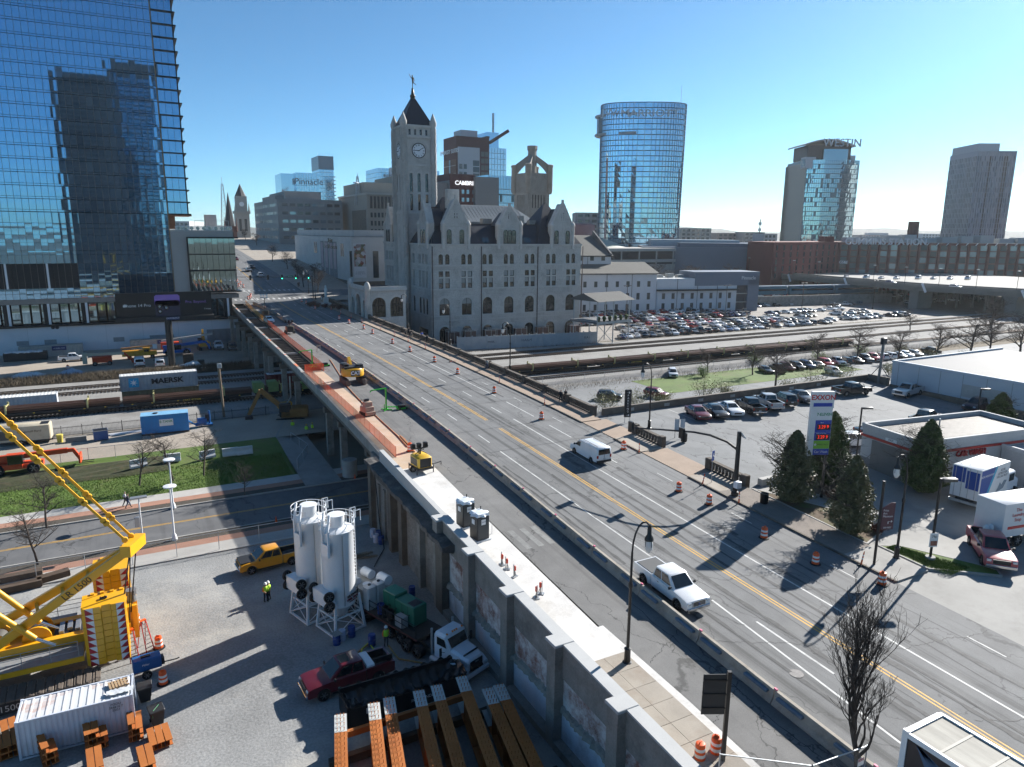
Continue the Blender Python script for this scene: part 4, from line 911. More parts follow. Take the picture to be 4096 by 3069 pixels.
def gable(x0,x1,zt,F,n,parent=us,deep=7.0,arches=True):
 w=x1-x0;cx=(x0+x1)/2;zs=33.2;p=thing.__call__ if 0 else None
 mb=MB();prof=[(x0,27.0),(x1,27.0),(x1,zs),(cx+.35,zt),(cx-.35,zt),(x0,zs)]
 ring0=[F(x,.12,z)for x,z in prof];ring1=[F(x,-deep*.4,z)for x,z in prof];mb.loft([ring0,ring1]);g_=mb.build('gable',limestone,parent)
 rb=MB();rb.loft([[F(x0,-.6,zs-.6),F(cx,-.6,zt-1.3),F(x1,-.6,zs-.6)],[F(x0,-deep,zs-.6),F(cx,-deep,zt-1.3),F(x1,-deep,zs-.6)]]);rb.build('gable_roof',slate,g_)
 cp=MB()
 for xa_,xb_ in((x0-.1,cx-.35),(x1+.1,cx+.35)):cp.beam(F(xa_,0,zs+.1),F(xb_,0,zt+.15),.5,.3)
 cp.box(*(lambda A,B:(min(A[0],B[0]),max(A[0],B[0]),min(A[1],B[1]),max(A[1],B[1]),zt-.2,zt+1.2))(F(cx-.3,.25,0),F(cx+.3,-.35,0)));cp.build('gable_coping',limestone2,g_)
 for x in(x0-.25,x1+.25):
  q=F(x,.1,0);t_=MB();t_.lathe([(.52,26.2),(.55,32.6),(.7,32.8),(.7,33.2),(.45,33.6),(.1,34.2)],10,(q[0],q[1],0));t_.build('turret',limestone2,g_,50)
 st=MB();r=random.Random(int(cx*9));z=27.1
 while z<zt-.6:
  half=(w/2 if z+.4<zs else(zt-z-.4)/(zt-zs)*(w/2-.3));x=cx-half
  while x<cx+half-.3:
   l=r.uniform(.6,1.3);b_=min(x+l,cx+half);d=r.uniform(.14,.2)
   skip=27.6<z+.2<32.2 and any(abs((x+b_)/2-wc)<1.15 for wc in n)
   if not skip:st.add([F(x+.02,.12,z),F(b_-.02,.12,z),F(b_-.02,.12,z+.38),F(x+.02,.12,z+.38),F(x+.04,d,z+.03),F(b_-.04,d,z+.03),F(b_-.04,d,z+.35),F(x+.04,d,z+.35)],[(4,5,6,7),(0,1,5,4),(1,2,6,5),(2,3,7,6),(3,0,4,7)])
   x+=l
  z+=.42
 st.build('stones',limestone,g_,kind='stuff')
 for wc in n:win(parent,(wc-.62,wc+.62,27.7,31.5,True),lambda x,d,z:F(x,d+.52,z),.3,0,[.58]);arch_ring(parent,(wc-.62,wc+.62,27.7,31.5,True),lambda x,d,z:F(x,d+.12,z),.4,.1)
 s=MB()
 for dx in(-.35,.35):A,B=F(cx+dx-.09,.13,0),F(cx+dx+.09,.16,0);s.box(min(A[0],B[0]),max(A[0],B[0]),min(A[1],B[1]),max(A[1],B[1]),34.6,36.6)
 s.build('gable_slits',M('deep_shadow_stone',(.03,.03,.03),.9,var=0,fine=0),g_,kind='stuff')
gable(ux(430,200),ux(690,200),39.6,FS,(ux(485,240),ux(625,240)))
gable(ux(1040,200),ux(1265,200),37.8,FS,(ux(1108,240),ux(1153,240),ux(1197,240)))
gable(ux(1625,200),ux(1840,200),39.2,FS,(ux(1668,240),ux(1790,240)))
gable(UD-9,UD-2.5,38.6,FW,(UD-7,UD-4.8),deep=5);gable(2.5,9,38.6,FW,(4.6,7),deep=5)
boxes_part('chimney',limestone,us,[(ux(520,0)+.5,ux(520,0)+4.0,4.6,6.6,33,42.6)])
for x,w_,h in((19,3,1.6),(23.5,2,1.3),(26,1,.9),(29,2.6,1.5),(31,1.6,2.6),(34.5,2.2,1.3)):MB().bbox(x,x+w_,8,10,33.2,33.2+h).build('roof_plant',M('roof_plant_metal',(.3,.3,.29),.5,.4,var=.25),us)
for c in(905,1368):
 x=ux(c,250)
 for k in(0,1.05):MB().add([(x-.9+k,.75,28.05),(x+k,.75,28.05),(x+.1+k,2.05,29.35),(x-.8+k,2.05,29.35)],[(0,1,2,3)]).build('skylight',M('skylight_glass',(.1,.16,.18),.1,.6,var=0,fine=0),us)
TW=9.0;ty=19.0-.4
tw=MB()
FT={'s':lambda x,d,z:(-1.2+x,ty-d,z),'w':lambda y,d,z:(-1.2-d,ty+TW-y,z)}
tops=[(1.7,2.5,37.0,41.6,False),(4.1,4.9,37.0,41.6,False),(6.5,7.3,37.0,41.6,False),(1.6,2.55,42.3,47.6,True),(4.0,4.95,42.3,47.6,True),(6.4,7.35,42.3,47.6,True),(1.5,2.2,58.2,59.8,False),(3.2,3.9,58.2,59.8,False),(4.9,5.6,58.2,59.8,False),(6.6,7.3,58.2,59.8,False)]
twp=us
for f in('s','w'):
 wall_face(us,TW,8,60.6,tops,limestone,FT[f],.5,1.05,11,'tower_wall')
 for o in tops:win(us,o,FT[f],.36,0,[.5])
 for o in tops[3:6]:arch_ring(us,o,FT[f],.55,.12)
 arch_ring(us,(2.0,7.0,50,56.8,True),FT[f],.75,.1,n=13)
boxes_part('tower_core',limestone,us,[(-.6,-1.2+TW-.02,ty+.6,ty+TW-.02,-.2,60.5)])
for z,d,h in((36.0,.25,.5),(49.6,.3,.5),(57.5,.3,.45),(60.4,.35,.6)):boxes_part('string_course',limestone2,us,[(-1.2-d,-1.2+TW+d*.2,ty-d,ty+TW,z,z+h)])
boxes_part('corbels',limestone2,us,[(-1.2+.5+k*.5,-1.2+.72+k*.5,ty-.3,ty,57.05,57.5)for k in range(17)],kind='stuff')
pr=MB();cx,cy=-1.2+TW/2,ty+TW/2
pr.add([(cx-TW/2-.1,cy-TW/2-.1,61.0),(cx+TW/2+.1,cy-TW/2-.1,61.0),(cx+TW/2+.1,cy+TW/2+.1,61.0),(cx-TW/2-.1,cy+TW/2+.1,61.0),(cx-.55,cy-.55,68.9),(cx+.55,cy-.55,68.9),(cx+.55,cy+.55,68.9),(cx-.55,cy+.55,68.9)],[(0,1,5,4),(1,2,6,5),(2,3,7,6),(3,0,4,7),(4,5,6,7)]);pr.build('spire_roof',slate,us)
for dx,dy in((-1,-1),(1,-1),(-1,1),(1,1)):
 t_=MB();q=(cx+dx*TW/2,cy+dy*TW/2,0);t_.lathe([(.8,10),(.8,60.6),(1.05,61),(1.05,61.6),(1.1,61.8),(.1,64.4)],12,q);tr=t_.build('corner_turret',limestone,us,50)
 sm=MB();r=random.Random(5);z=12
 while z<60.2:
  for k in range(6):
   a=2*PI*(k+r.random()*.5)/6;d=.86;sm.cbox((q[0]+d*cos(a),q[1]+d*sin(a),z+.2),(.2,.6,.36),a)
  z+=.46
 sm.build('stones',limestone,tr,kind='stuff')
t_=MB();t_.lathe([(.8,68.6),(.65,69.0),(.75,69.2),(.85,69.6),(.6,70.0),(.45,70.1),(.42,70.9),(.32,71.0),(.32,71.7),(.1,71.75)],12,(cx,cy,0));t_.build('finial',M('dark_bronze',(.06,.05,.03),.4,.7),us,50)
for f in('s','w'):
 F=FT[f];n_=28;mb=MB();C_=(4.5,53.9)
 mb.add([F(C_[0]+1.95*cos(2*PI*i/n_),.16,C_[1]+1.95*sin(2*PI*i/n_))for i in range(n_)]+[F(C_[0]+1.95*cos(2*PI*i/n_),-.1,C_[1]+1.95*sin(2*PI*i/n_))for i in range(n_)],[tuple(range(n_))]+[(i,n_+i,n_+(i+1)%n_,(i+1)%n_)for i in range(n_)])
 ck=mb.build('clock_face',M('white_clock_face',(.7,.72,.75),.4,var=.04),us)
 mb=MB()
 for i in range(n_):
  a0,a1=2*PI*i/n_,2*PI*(i+1)/n_;mb.add([F(C_[0]+rr*cos(a),.22,C_[1]+rr*sin(a))for a,rr in((a0,1.9),(a1,1.9),(a1,2.15),(a0,2.15))],[(0,1,2,3)])
 mb.build('clock_rim',black_metal,ck)
 sg=1 if f=='s' else-1
 for k,num in enumerate('XII I II III IV V VI VII VIII IX X XI'.split()):
  a=PI/2-2*PI*k/12;O=Vector(F(C_[0]+1.48*cos(a),.19,C_[1]+1.48*sin(a)));U=Vector(F(1,0,0))-Vector(F(0,0,0));U=U*cos(a-PI/2)+Vector((0,0,1))*sin(a-PI/2);Vv=(Vector(F(1,0,0))-Vector(F(0,0,0)))*cos(a)+Vector((0,0,1))*sin(a)
  TEXT(num,.62,black_metal,ck,FR(O,U,Vv),'numeral',.01,sx=.75,off=.012)
 for ang,ln,wd in((33,1.55,.13),(179,1.25,.17)):
  a=rad(ang);mb=MB();mb.beam(F(C_[0]-.3*cos(a),.24,C_[1]-.3*sin(a)),F(C_[0]+ln*cos(a),.24,C_[1]+ln*sin(a)),wd,.03,up=Vector(F(0,1,0))-Vector(F(0,0,0)));mb.build('clock_hand',black_metal,ck)
st=thing('statue','dark bronze running figure with one arm raised, on the tip of the clock tower','statue',tuple(us.matrix_basis@Vector((cx,cy,71.75))),rad(-10))
st.location=(73+(cx*_c-cy*_s),185.4+(cx*_s+cy*_c),71.75)
STATUE_PARENT=st
pc=thing('stone_porch','low stone carriage porch with big arched openings beside the bridge pavement','porch',(51.25,173.5,0))
FPs=lambda x,d,z:(x,-d,z);FPw=lambda y,d,z:(-d,15.3-y,z)
o1=[(1.2,4.7,9.6,14.6,True),(5.9,9.3,9.6,14.6,True)];wall_face(pc,10,-.2,16.3,o1,limestone,FPs,.5,1.0,21)
for o in o1:win(pc,o,FPs,.36,3,[.3,.6]);arch_ring(pc,o,FPs,.6,.1)
o2=[(1.0,3.4,9.4,13.8,True),(5.0,9.2,9.4,15.0,True),(11.4,13.8,9.4,13.8,True)];wall_face(pc,15.3,8.6,16.3,o2,limestone,FPw,.6,1.0,23)
for o in o2:arch_ring(pc,o,FPw,.6,.12)
boxes_part('porch_floor',conc_old,pc,[(0.02,9.98,.02,15.3,8.7,9.2)]);boxes_part('porch_back',limestone,pc,[(9.4,10,.3,15.3,-.2,16.3),(0.02,10,14.9,15.3,-.2,16.3)])
boxes_part('porch_roof',M('dark_roof_felt',(.07,.06,.055),.9),pc,[(.3,9.7,.3,15,16.2,16.5)]);boxes_part('cornice',limestone2,pc,[(-.3,10.3,-.3,.25,16.3,16.75),(-.3,.25,.255,15.5,16.3,16.75)])
boxes_part('dentils',limestone2,pc,[(k*.45,k*.45+.2,-.22,0,15.9,16.3)for k in range(23)]+[(-.22,0,k*.45,k*.45+.2,15.9,16.3)for k in range(1,34)],kind='stuff')
boxes_part('parapet',limestone2,pc,[(-.1,10.1,-.1,.15,16.752,17.3),(-.1,.15,.155,15.4,16.752,17.3)])
for q in((0,0,0),(0,15.3,0)):MB().lathe([(.75,8.8),(.7,16.3),(.8,16.4),(.8,17.6),(.5,18.3),(.1,18.6)],12,q).build('corner_pier',limestone,pc,50)
boxes_part('terrace_fill',conc_old,pc,[(-.1,10.3,15.5,48.5,-.2,9.7),(10.31,22,30,48.5,-.2,9.7)])
gt=thing('glass_tower','tall blue mirror glass office tower above the white wall and rail yard','tower',(0,209.0,0))
gl1=mirror_glass('blue_mirror_glass',(.25,.45,.64));gl2=mirror_glass('dark_mirror_glass',(.2,.3,.36))
CW=1.42;X1=9.5;NC=44;ZS=[34.7]
fl=[34.75+3.05*i for i in range(23)]
vis=[pane_mesh('pane',CW-.05,2.42,gl1,.004,s)for s in range(7)];spn=[pane_mesh('pane',CW-.05,.42,gl1,.001,20+s,1)for s in range(3)]
low=[32.1,30.9,29.3,27.4,25.5,24.5,22.4,20.5,19.4,17.9,16.4,15.1,13.8]
pn=MB();cnt=0
def add_pane(me,x,z):
 global cnt
 if x>-32 and cnt<300:put(me,'pane',gt,(x,0,z));cnt+=1
 else:pn.add([(v.co[0]+x,v.co[1],v.co[2]+z)for v in me.vertices],[tuple(p.vertices)for p in me.polygons])
for z in fl[:14]:
 for c in range(29):add_pane(vis[rnd.randrange(7)],X1-(c+.5)*CW,z+1.79)
for z in fl[14:]:
 for c in range(NC):add_pane(vis[rnd.randrange(7)],X1-(c+.5)*CW,z+1.79)
for z in fl[:14]:
 for c in range(29,NC):add_pane(vis[rnd.randrange(7)],X1-(c+.5)*CW,z+1.79)
for z in fl:
 for c in range(NC):add_pane(spn[rnd.randrange(3)],X1-(c+.5)*CW,z+.3)
def dark_bay(x,zc):return zc<22.4 and zc>16.4 and x<-12
for za,zb in zip(low[1:],low[:-1]):
 ms=[pane_mesh('pane',CW-.05,zb-za-.06,gl2,.006,40+s)for s in range(4)]
 for c in range(NC):
  x=X1-(c+.5)*CW
  if not dark_bay(x,(za+zb)/2):add_pane(ms[rnd.randrange(4)],x,(za+zb)/2)
msx=[pane_mesh('pane',CW-.05,2.5,gl2,.006,60+s)for s in range(3)]
for c in range(NC):add_pane(msx[c%3],X1-(c+.5)*CW,33.4)
o=pn.build('panes',[gl1],gt,kind='stuff');o.data.polygons.foreach_set('use_smooth',[True]*len(o.data.polygons))
boxes_part('tower_core',M('dark_interior',(.012,.014,.016),.6,var=0,fine=0),gt,[(-54,X1,.25,40,13.8,105)])
mull_m=M('grey_bronze_mullion',(.18,.165,.15),.4,.6,var=.1)
for c in range(NC+1):boxes_part('mullion',mull_m,gt,[(X1-c*CW-.035,X1-c*CW+.035,-.09,.05,13.8,105)])
for z in fl:boxes_part('transom',M('dark_transom',(.02,.022,.028),.4,.4),gt,[(X1-NC*CW,X1,-.05,.06,z-.02,z+.07),(X1-NC*CW,X1,-.05,.06,z+.5,z+.58)])
for z in low:boxes_part('transom',MATS['dark_transom'],gt,[(X1-NC*CW,X1,-.05,.06,z-.03,z+.03)])
boxes_part('corner_mullion',M('bronze_corner_trim',(.3,.21,.14),.4,.6),gt,[(X1,X1+.22,-.2,.2,13.8,105)])
for z in fl:
 boxes_part('ledge',M('black_ledge',(.014,.015,.018),.4,.3),gt,[(X1+.23,15.15,-.55,8,z-.12,z+.16)])
 for k in range(3):
  put(vis[(k+int(z))%7],'pane',gt,(X1+.3+.75+k*1.5,.02,z+1.6),scale=(1.05,1,1.18))
boxes_part('corner_core',MATS['dark_interior'],gt,[(X1+.01,14.6,.1,8,34.7,105)])
wood=M('warm_timber_soffit',(.3,.11,.04),.6,var=.25);boxes_part('soffit',wood,gt,[(X1+.2,15.2,-.5,12,34.3,34.6),(X1+.2,11.2,.3,10,31,34.3)])
stone_p=M('pale_podium_stone',(.4,.37,.34),.7,var=.1,scale=.3,fine=.06)
boxes_part('podium_frame',stone_p,gt,[(X1+.25,13.4,-.5,20,14.4,30.7),(13.41,25,-.5,20,29.0,30.7)])
boxes_part('podium_box',MATS['dark_interior'],gt,[(13.45,25.2,-.75,20,14.8,28.6)])
boxes_part('box_frame',MATS['black_ledge'],gt,[(13.41,13.75,-1.1,-.45,14.6,29),(13.41,26.2,-1.3,-.45,28.6,29.0),(13.41,26.2,-1.3,20,14.3,14.62),(13.76,25.3,-1.0,-.8,20.0,20.35),(13.76,25.3,-1.0,-.8,24.3,24.55)])
bm=[[pane_mesh('pane',1.42,h,mirror_glass('greenish_mirror_glass',(.3,.38,.4))if'greenish_mirror_glass' not in MATS else MATS['greenish_mirror_glass'],.012,80+s)for s in range(4)]for h in(5.2,3.9,4.0)]
for k in range(8):
 for j,zc in enumerate((17.35,22.35,26.6)):put(bm[j][(k+j)%4],'pane',gt,(13.76+.72+k*1.44,-.82,zc))
 boxes_part('mullion',MATS['black_ledge'],gt,[(13.76+k*1.44-.03,13.76+k*1.44+.03,-.92,-.8,14.7,28.6)])
for x0,x1 in((16,18.5),(19.5,24.5)):boxes_part('terrace_screen',steel,gt,[(x0,x0+.08,3,3.1,30.7,33.2),(x1,x1+.08,3,3.1,30.7,33.2),(x0,x1+.08,3,3.1,33.2,33.3),(x0,x1,3,3.06,31.9,31.96)])
boxes_part('terrace_rail',M('pale_glass_rail',(.5,.58,.6),.15,.2,var=0,fine=0,alpha=.4),gt,[(11,25,-.35,-.31,30.7,31.8)]);boxes_part('stair_block',M('pale_render',(.5,.5,.5),.8),gt,[(19.5,22.5,12,15,30.7,35)])
for k in range(9):MB().lathe([(.1,0),(.45,.3),(.5,.7),(.2,1.0)],7,(12+k*1.5,.6,30.7)).build('terrace_shrub',M('dull_green_shrub',(.05,.065,.03),.9,var=.4,scale=4,fine=.3),gt,50)
boxes_part('dark_bay',MATS['dark_interior'],gt,[(-53,-12,.1,.2,16.4,22.4)])
for x in(-44,-35.5,-27.0,-18.5):boxes_part('bay_column',white_paint,gt,[(x,x+.45,-.15,.1,16.4,22.4)]);boxes_part('bay_pier',MATS['black_ledge'],gt,[(x+.46,x+1.5,-.1,.1,16.4,22.4)])
boxes_part('storefront_back',M('shop_interior',(.05,.04,.035),.4,var=.6,scale=.5),gt,[(-54,24,3.0,3.2,7.4,13.8)])
boxes_part('bay_soffit',M('beige_soffit',(.28,.25,.22),.7),gt,[(-54,25.5,-.2,3,12.6,13.78)])
for x in(-36,-27.5,-19.3,-11.2,-3.2,22.3):boxes_part('storefront_column',white_paint,gt,[(x,x+.5,-.25,.3,7.5,12.6)]);boxes_part('storefront_pier',MATS['black_ledge'],gt,[(x-.9,x-.02,-.1,.3,7.5,12.6)])
sf=[pane_mesh('pane',1.6,4.7,gl2,.012,90+s)for s in range(4)]
for k in range(28):put(sf[k%4],'pane',gt,(-34+k*2.03,.4,10.1));
boxes_part('ledge',MATS['black_ledge'],gt,[(-54,25.2,-1.2,3,7.0,7.5)])
ww=MB();ww.box(-70,24.8,-.6,0,-.2,7.0);ww.build('white_wall',M('white_painted_wall',(.6,.62,.65),.85,var=.07,scale=.2,fine=.05,stain=(.45,.46,.47),stain_amt=.4),gt)
for k in range(11):boxes_part('wall_joint',M('wall_joint_grey',(.3,.31,.32),.9),gt,[(-66+k*8.4,-65.96+k*8.4,-.605,-.6,0,7)])
vent=M('grey_vent_panel',(.25,.26,.27),.6,var=.15)
for px0,px1,py0,py1 in((68,115,1364,1385),(180,226,1358,1382),(455,497,1348,1368),(600,695,1337,1358)):
 a,c=AY(px0,py1,208.4),AY(px1,py0,208.4);MB().box(a[0],c[0],-.66,-.605,a[2],c[2]).build('vent_panel',vent,gt)
for k in range(5):a=AY(832+k*26,1400,208.4);MB().box(a[0]+.05,a[0]+1.9,-.66,-.605,.1,4.3).build('grey_door',vent,gt)
for px in(212,229):a=AY(px,1310,208.4);MB().lathe([(.45,0),(.4,.1),(.15,.15)],12,(0,0,0)).build('wall_fan',dark_metal,gt).matrix_local=Matrix.Translation((a[0],-.62,a[2]))@Matrix.Rotation(PI/2,4,'X')
rt=thing('apartment_tower','dark grey apartment tower behind the viewpoint, visible mirrored in the blue glass tower','tower',(-4,-80,0))
dk=M('dark_grey_cladding',(.022,.025,.03),.6,var=.2,scale=.1);boxes_part('walls',dk,rt,[(-27,25,-20,0,0,118),(2,27,-20,-1,118,127)])
for j in range(28):boxes_part('balcony',M('balcony_edge',(.06,.06,.06),.6),rt,[(-25+(j%2)*2,0,0,1.2,6+j*4,6.5+j*4),(6,24,0,.6,6+j*4,6.3+j*4)])
for j in range(28):
 for k in range(5):boxes_part('window',gl2,rt,[(6+k*3.6,9+k*3.6,0,.2,6.8+j*4,9.6+j*4)])
def bld(name,label,P,W,D,z0,z1,mat,cat='building',rz=0.0,group=None,part='walls'):
 t=thing(name,label,cat,(P[0],P[1],0),rz,group);MB().box(0,W,0,D,z0,z1).build(part,mat,t);return t
def bwin(t,face,L,x0,x1,cols,z0,z1,rows,ww,wh,mat,fr=None,stuff=False,skip=None,D=0,name='window',rec=.02,mats=None):
 big=MB();me={}
 def mk(m):
  k=m.name
  if k not in me:
   mb=MB();mb.box(-ww/2,ww/2,-rec,.05,-wh/2,wh/2);me[k]=mb.mesh(name,m)
  return me[k]
 for j in range(rows):
  for i in range(cols):
   if skip and skip(i,j):continue
   x=x0+(x1-x0)*(i+.5)/cols;z=z0+(z1-z0)*(j+.5)/rows;m=mat if mats is None else rnd.choice(mats)
   loc,rot=((x,0,z),(0,0,0))if face=='s' else((0,x,z),(0,0,-PI/2))
   if stuff:
    if face=='s':big.box(x-ww/2,x+ww/2,-rec,.05,z-wh/2,z+wh/2)
    else:big.box(-rec,.05,x-ww/2,x+ww/2,z-wh/2,z+wh/2)
   else:put(mk(m),name,t,loc,rot)
 if stuff:big.build(name+'s',mat,t,kind='stuff')
wg=M('far_window_glass',(.05,.065,.075),.12,.3,var=.3,scale=.2,fine=0,spec=.8);wg2=M('bright_far_window',(.3,.38,.42),.1,.6,var=.2,scale=.3,fine=0);wg3=M('dull_far_window',(.12,.12,.115),.3,.2,var=.3,scale=.3,fine=0)
def at(px,py,d):p=AD(px,py,d);return(p[0],p[1])
marble=M('white_marble',(.5,.5,.49),.7,var=.16,scale=.25,fine=.08,stain=(.36,.36,.37),stain_amt=.5)
P=(67,243);fm=bld('art_museum','low white marble museum with tall banners, beyond the junction',P,70,95,9,29.0,marble)
fm_s=lambda px,py:AY(px,py,243);fm_w=lambda px,py:AX(px,py,67)
boxes_part('attic',marble,fm,[(1.2,70,1.2,95,29.0,31.2)]);boxes_part('cornice_line',M('dark_cornice_joint',(.05,.05,.055),.8),fm,[(-.06,70,-.06,95,28.9,29.0)])
boxes_part('plinth',conc_dark,fm,[(-.5,70,-.5,95,9,13.8)])
a,c=fm_s(1418,1112),fm_s(1462,975);bx0,bx1=a[0]-67,c[0]-67
ban=MB().box(bx0,bx1,-.12,0,a[2],c[2]).build('banner',M('white_banner',(.62,.62,.64),.7,var=.05),fm)
def art_mat(name):
 m=bpy.data.materials.new(name);m.use_nodes=True;t=m.node_tree;p=t.nodes['Principled BSDF'];tc=_n(t,'ShaderNodeTexCoord');n=_n(t,'ShaderNodeTexVoronoi');n.inputs['Scale'].default_value=.9
 t.links.new(tc.outputs['Object'],n.inputs['Vector']);r=_n(t,'ShaderNodeValToRGB');t.links.new(n.outputs['Color'],r.inputs[0])
 for pos,col in((0,(.35,.4,.42)),(.3,(.2,.05,.03)),(.5,(.6,.6,.62)),(.7,(.1,.12,.06)),(.85,(.35,.18,.08)),(1,(.5,.52,.55))):
  e=r.color_ramp.elements.new(pos);e.color=(*col,1)
 t.links.new(r.outputs[0],p.inputs['Base Color']);p.inputs['Roughness'].default_value=.7;return m
zh=c[2]-a[2];MB().box(bx0+.1,bx1-.1,-.13,-.121,a[2]+zh*.33,c[2]-.2).build('banner_artwork',art_mat('mottled_artwork'),ban)
TEXT('A GARDEN\nIN THE MUD',.62,M('grey_print',(.2,.2,.22),.7),ban,FR(((bx0+bx1)/2,-.14,a[2]+zh*.14),(1,0,0),(0,0,1)),ext=.005)
a,c=fm_s(1494,1112),fm_s(1513,1005);MB().box(a[0]-67,c[0]-67,-.05,.1,a[2],c[2]).build('tall_window',wg,fm)
a,c=fm_s(1402,1108),fm_s(1407,1004);MB().box(a[0]-67,c[0]-67,-.05,.1,a[2],c[2]).build('tall_window',wg,fm)
for px0,px1 in((1288,1295),(1304,1313),(1322,1331),(1338,1346)):
 a,c=fm_w(px0,1098),fm_w(px1,990);MB().box(-.12,.05,c[1]-243,a[1]-243,13.8,27).build('window_bay',M('grey_bay',(.2,.2,.21),.7),fm)
 MB().box(-.16,-.13,c[1]-243+.8,a[1]-243-.8,17,26.4).build('bay_banner',M('pink_grey_banner',(.42,.33,.36),.7,var=.3,scale=.6),fm)
for px0,px1 in((1259,1262),(1265,1268),(1363,1367),(1370,1374)):
 a,c=fm_w(px0,1000),fm_w(px1,1000);MB().box(-.1,.05,c[1]-243,a[1]-243,22,26.5).build('slit_window',wg,fm)
a=fm_w(1322,970);TEXT('Frist\nArt Museum',2.3,M('dark_bronze',(.06,.05,.03),.4),fm,FR((-.1,a[1]-243,26.2),(0,-1,0),(0,0,1)),ext=.1,sx=1.6)
kc=M('speckled_concrete_panels',(.31,.3,.285),.85,var=.18,scale=.35,fine=.1,stain=(.24,.23,.22),stain_amt=.5)
P=at(1114,900,440);W=ONL(1372,900,P,(1,0))[0]-P[0];D=85
kf=bld('office_block','grey concrete office block with rows of small windows and a rooftop plant room',P,W,D,10,Hd(1114,795,440),kc);zt=Hd(1114,795,440)
H1=lambda py:Hd(1200,py,445)
zr0,zr1=H1(1030),H1(805)
bwin(kf,'s',W,2,W-1,8,zr0,zr1,7,3.2,1.7,wg3,mats=[wg3,wg,wg2,wg2]);bwin(kf,'w',D,2,D-2,19,zr0,zr1,7,1.9,1.7,wg,name='window',stuff=False,mats=[wg,wg3])
boxes_part('plant_room',kc,kf,[(6,W*.72,8,60,zt,zt+4.8),(1.5,6,14,60,zt,zt+2.6)]);boxes_part('roof_rail',steel,kf,[(0,W,.2,.24,zt+.9,zt+.96),(0,W,.2,.24,zt+.4,zt+.45)]+[(k*2.5,k*2.5+.06,.2,.26,zt,zt+.95)for k in range(int(W/2.5))],kind='stuff')
boxes_part('dark_base',conc_dark,kf,[(2,W,-.1,0,10,zr0-.6)])
P=at(1470,900,412);W=ONL(1845,900,P,(1,0))[0]-P[0];zt=Hd(1470,772,412);rc_=M('beige_ribbed_concrete',(.3,.275,.235),.85,var=.12,scale=.2,fine=.08)
rb=bld('courthouse_block','wide beige concrete building with tall ribbed top windows, behind the clock tower',P,W,60,10,zt,rc_)
boxes_part('penthouse',rc_,rb,[(2,W*.6,12,55,zt,zt+6.5),(22,W*.6,14,55,zt+6.5,zt+11),(W*.62,W*.8,10,50,zt,zt+4)]);boxes_part('roof_edge',M('pale_roof_edge',(.42,.4,.36),.8),rb,[(-.6,W+.3,-.6,60,zt-.8,zt+.1)])
h=lambda py:Hd(1560,py,415)
bwin(rb,'s',W,1.5,W-1,26,h(838),h(784),1,1.25,h(784)-h(838)-.8,wg,name='tall_window')
bwin(rb,'s',W,1.5,W-1,26,h(975),h(845),4,1.2,2.6,wg);boxes_part('side_panel',conc_dark,rb,[(-.15,0,2,30,10,zt-9)])
for k in range(30):boxes_part('rib',rc_,rb,[(1.5+k*(W-2.5)/26-.18,1.5+k*(W-2.5)/26+.18,-.45,0,h(838),h(784))])if k<27 else None
bg1=mirror_glass('sky_blue_glass',(.42,.6,.72),.05,.05);
def gbox(name,label,px0,px1,pyt,pyc,d,D,tint,zb=0,cols=8,rows=10,side=True,roof=None,cat='office tower'):
 P=at(px0,pyc,d);W=ONL(px1,pyc,P,(1,0))[0]-P[0];zt=Hd(px0,pyt,d);t=bld(name,label,P,W,D,zb,zt,tint,cat)
 f=boxes_part
 f('transoms',M('pale_transom',(.25,.3,.34),.4,.3),t,[(-.1,W+.02,-.12,0,zb+(zt-zb)*j/rows,zb+(zt-zb)*j/rows+.35)for j in range(1,rows)]+([(-.12,0,.01,D,zb+(zt-zb)*j/rows,zb+(zt-zb)*j/rows+.35)for j in range(1,rows)]if side else[]),kind='stuff')
 f('mullions',MATS['pale_transom'],t,[(W*i/cols,W*i/cols+.2,-.1,0,zb,zt)for i in range(1,cols)],kind='stuff');return t,W,zt
t,W,zt=gbox('bank_office','low blue glass bank office far behind the concrete block, name on its top',1183,1275,690,700,800,40,bg1,rows=14,cols=9);TEXT('Pinnacle',9,M('dark_sign_letters',(.02,.03,.06),.5),t,FR((W*.55,-.5,zt-9),(1,0,0),(0,0,1)),ext=.2)
boxes_part('left_wing',bg1,t,[(-14,0,6,40,0,zt-1)])
t,W,zt=gbox('glass_tower','slim blue glass tower farthest left of the far skyline, with a dark crown',1274,1332,625,640,850,34,bg1,rows=26,cols=5);boxes_part('crown',M('slate_glass_crown',(.1,.16,.21),.3,.5),t,[(-.4,W+.4,-.4,34,zt-14,zt+.5)]);boxes_part('side_bays',M('pale_balconies',(.5,.52,.52),.6),t,[(W,W+2,0,34,30+j*4,31+j*4)for j in range(16)],kind='stuff');boxes_part('roof_masts',steel,t,[(k*4,k*4+.25,3,3.25,zt,zt+4)for k in range(5)],kind='stuff')
t,W,zt=gbox('glass_office','square blue glass office partly hidden by the clock tower',1512,1757,672,690,900,50,bg1,rows=20,cols=18);
boxes_part('sign_board',M('pale_sign_board',(.5,.56,.62),.5),t,[(W*.18,W*.33,-1.5,-.2,zt-18,zt+1)]);TEXT('BRIDGESTONE',5,MATS['dark_sign_letters'],t,FR((W*.33,-1.7,zt-9),(1,0,0),(0,0,1)),ext=.1,sx=1.2)
maroon=M('maroon_cladding',(.075,.026,.026),.7,var=.12,scale=.2);brick_h=M('brown_brick_cladding',(.14,.085,.07),.8,var=.15,scale=.2);pale_h=M('pale_grey_cladding',(.46,.47,.49),.7,var=.06)
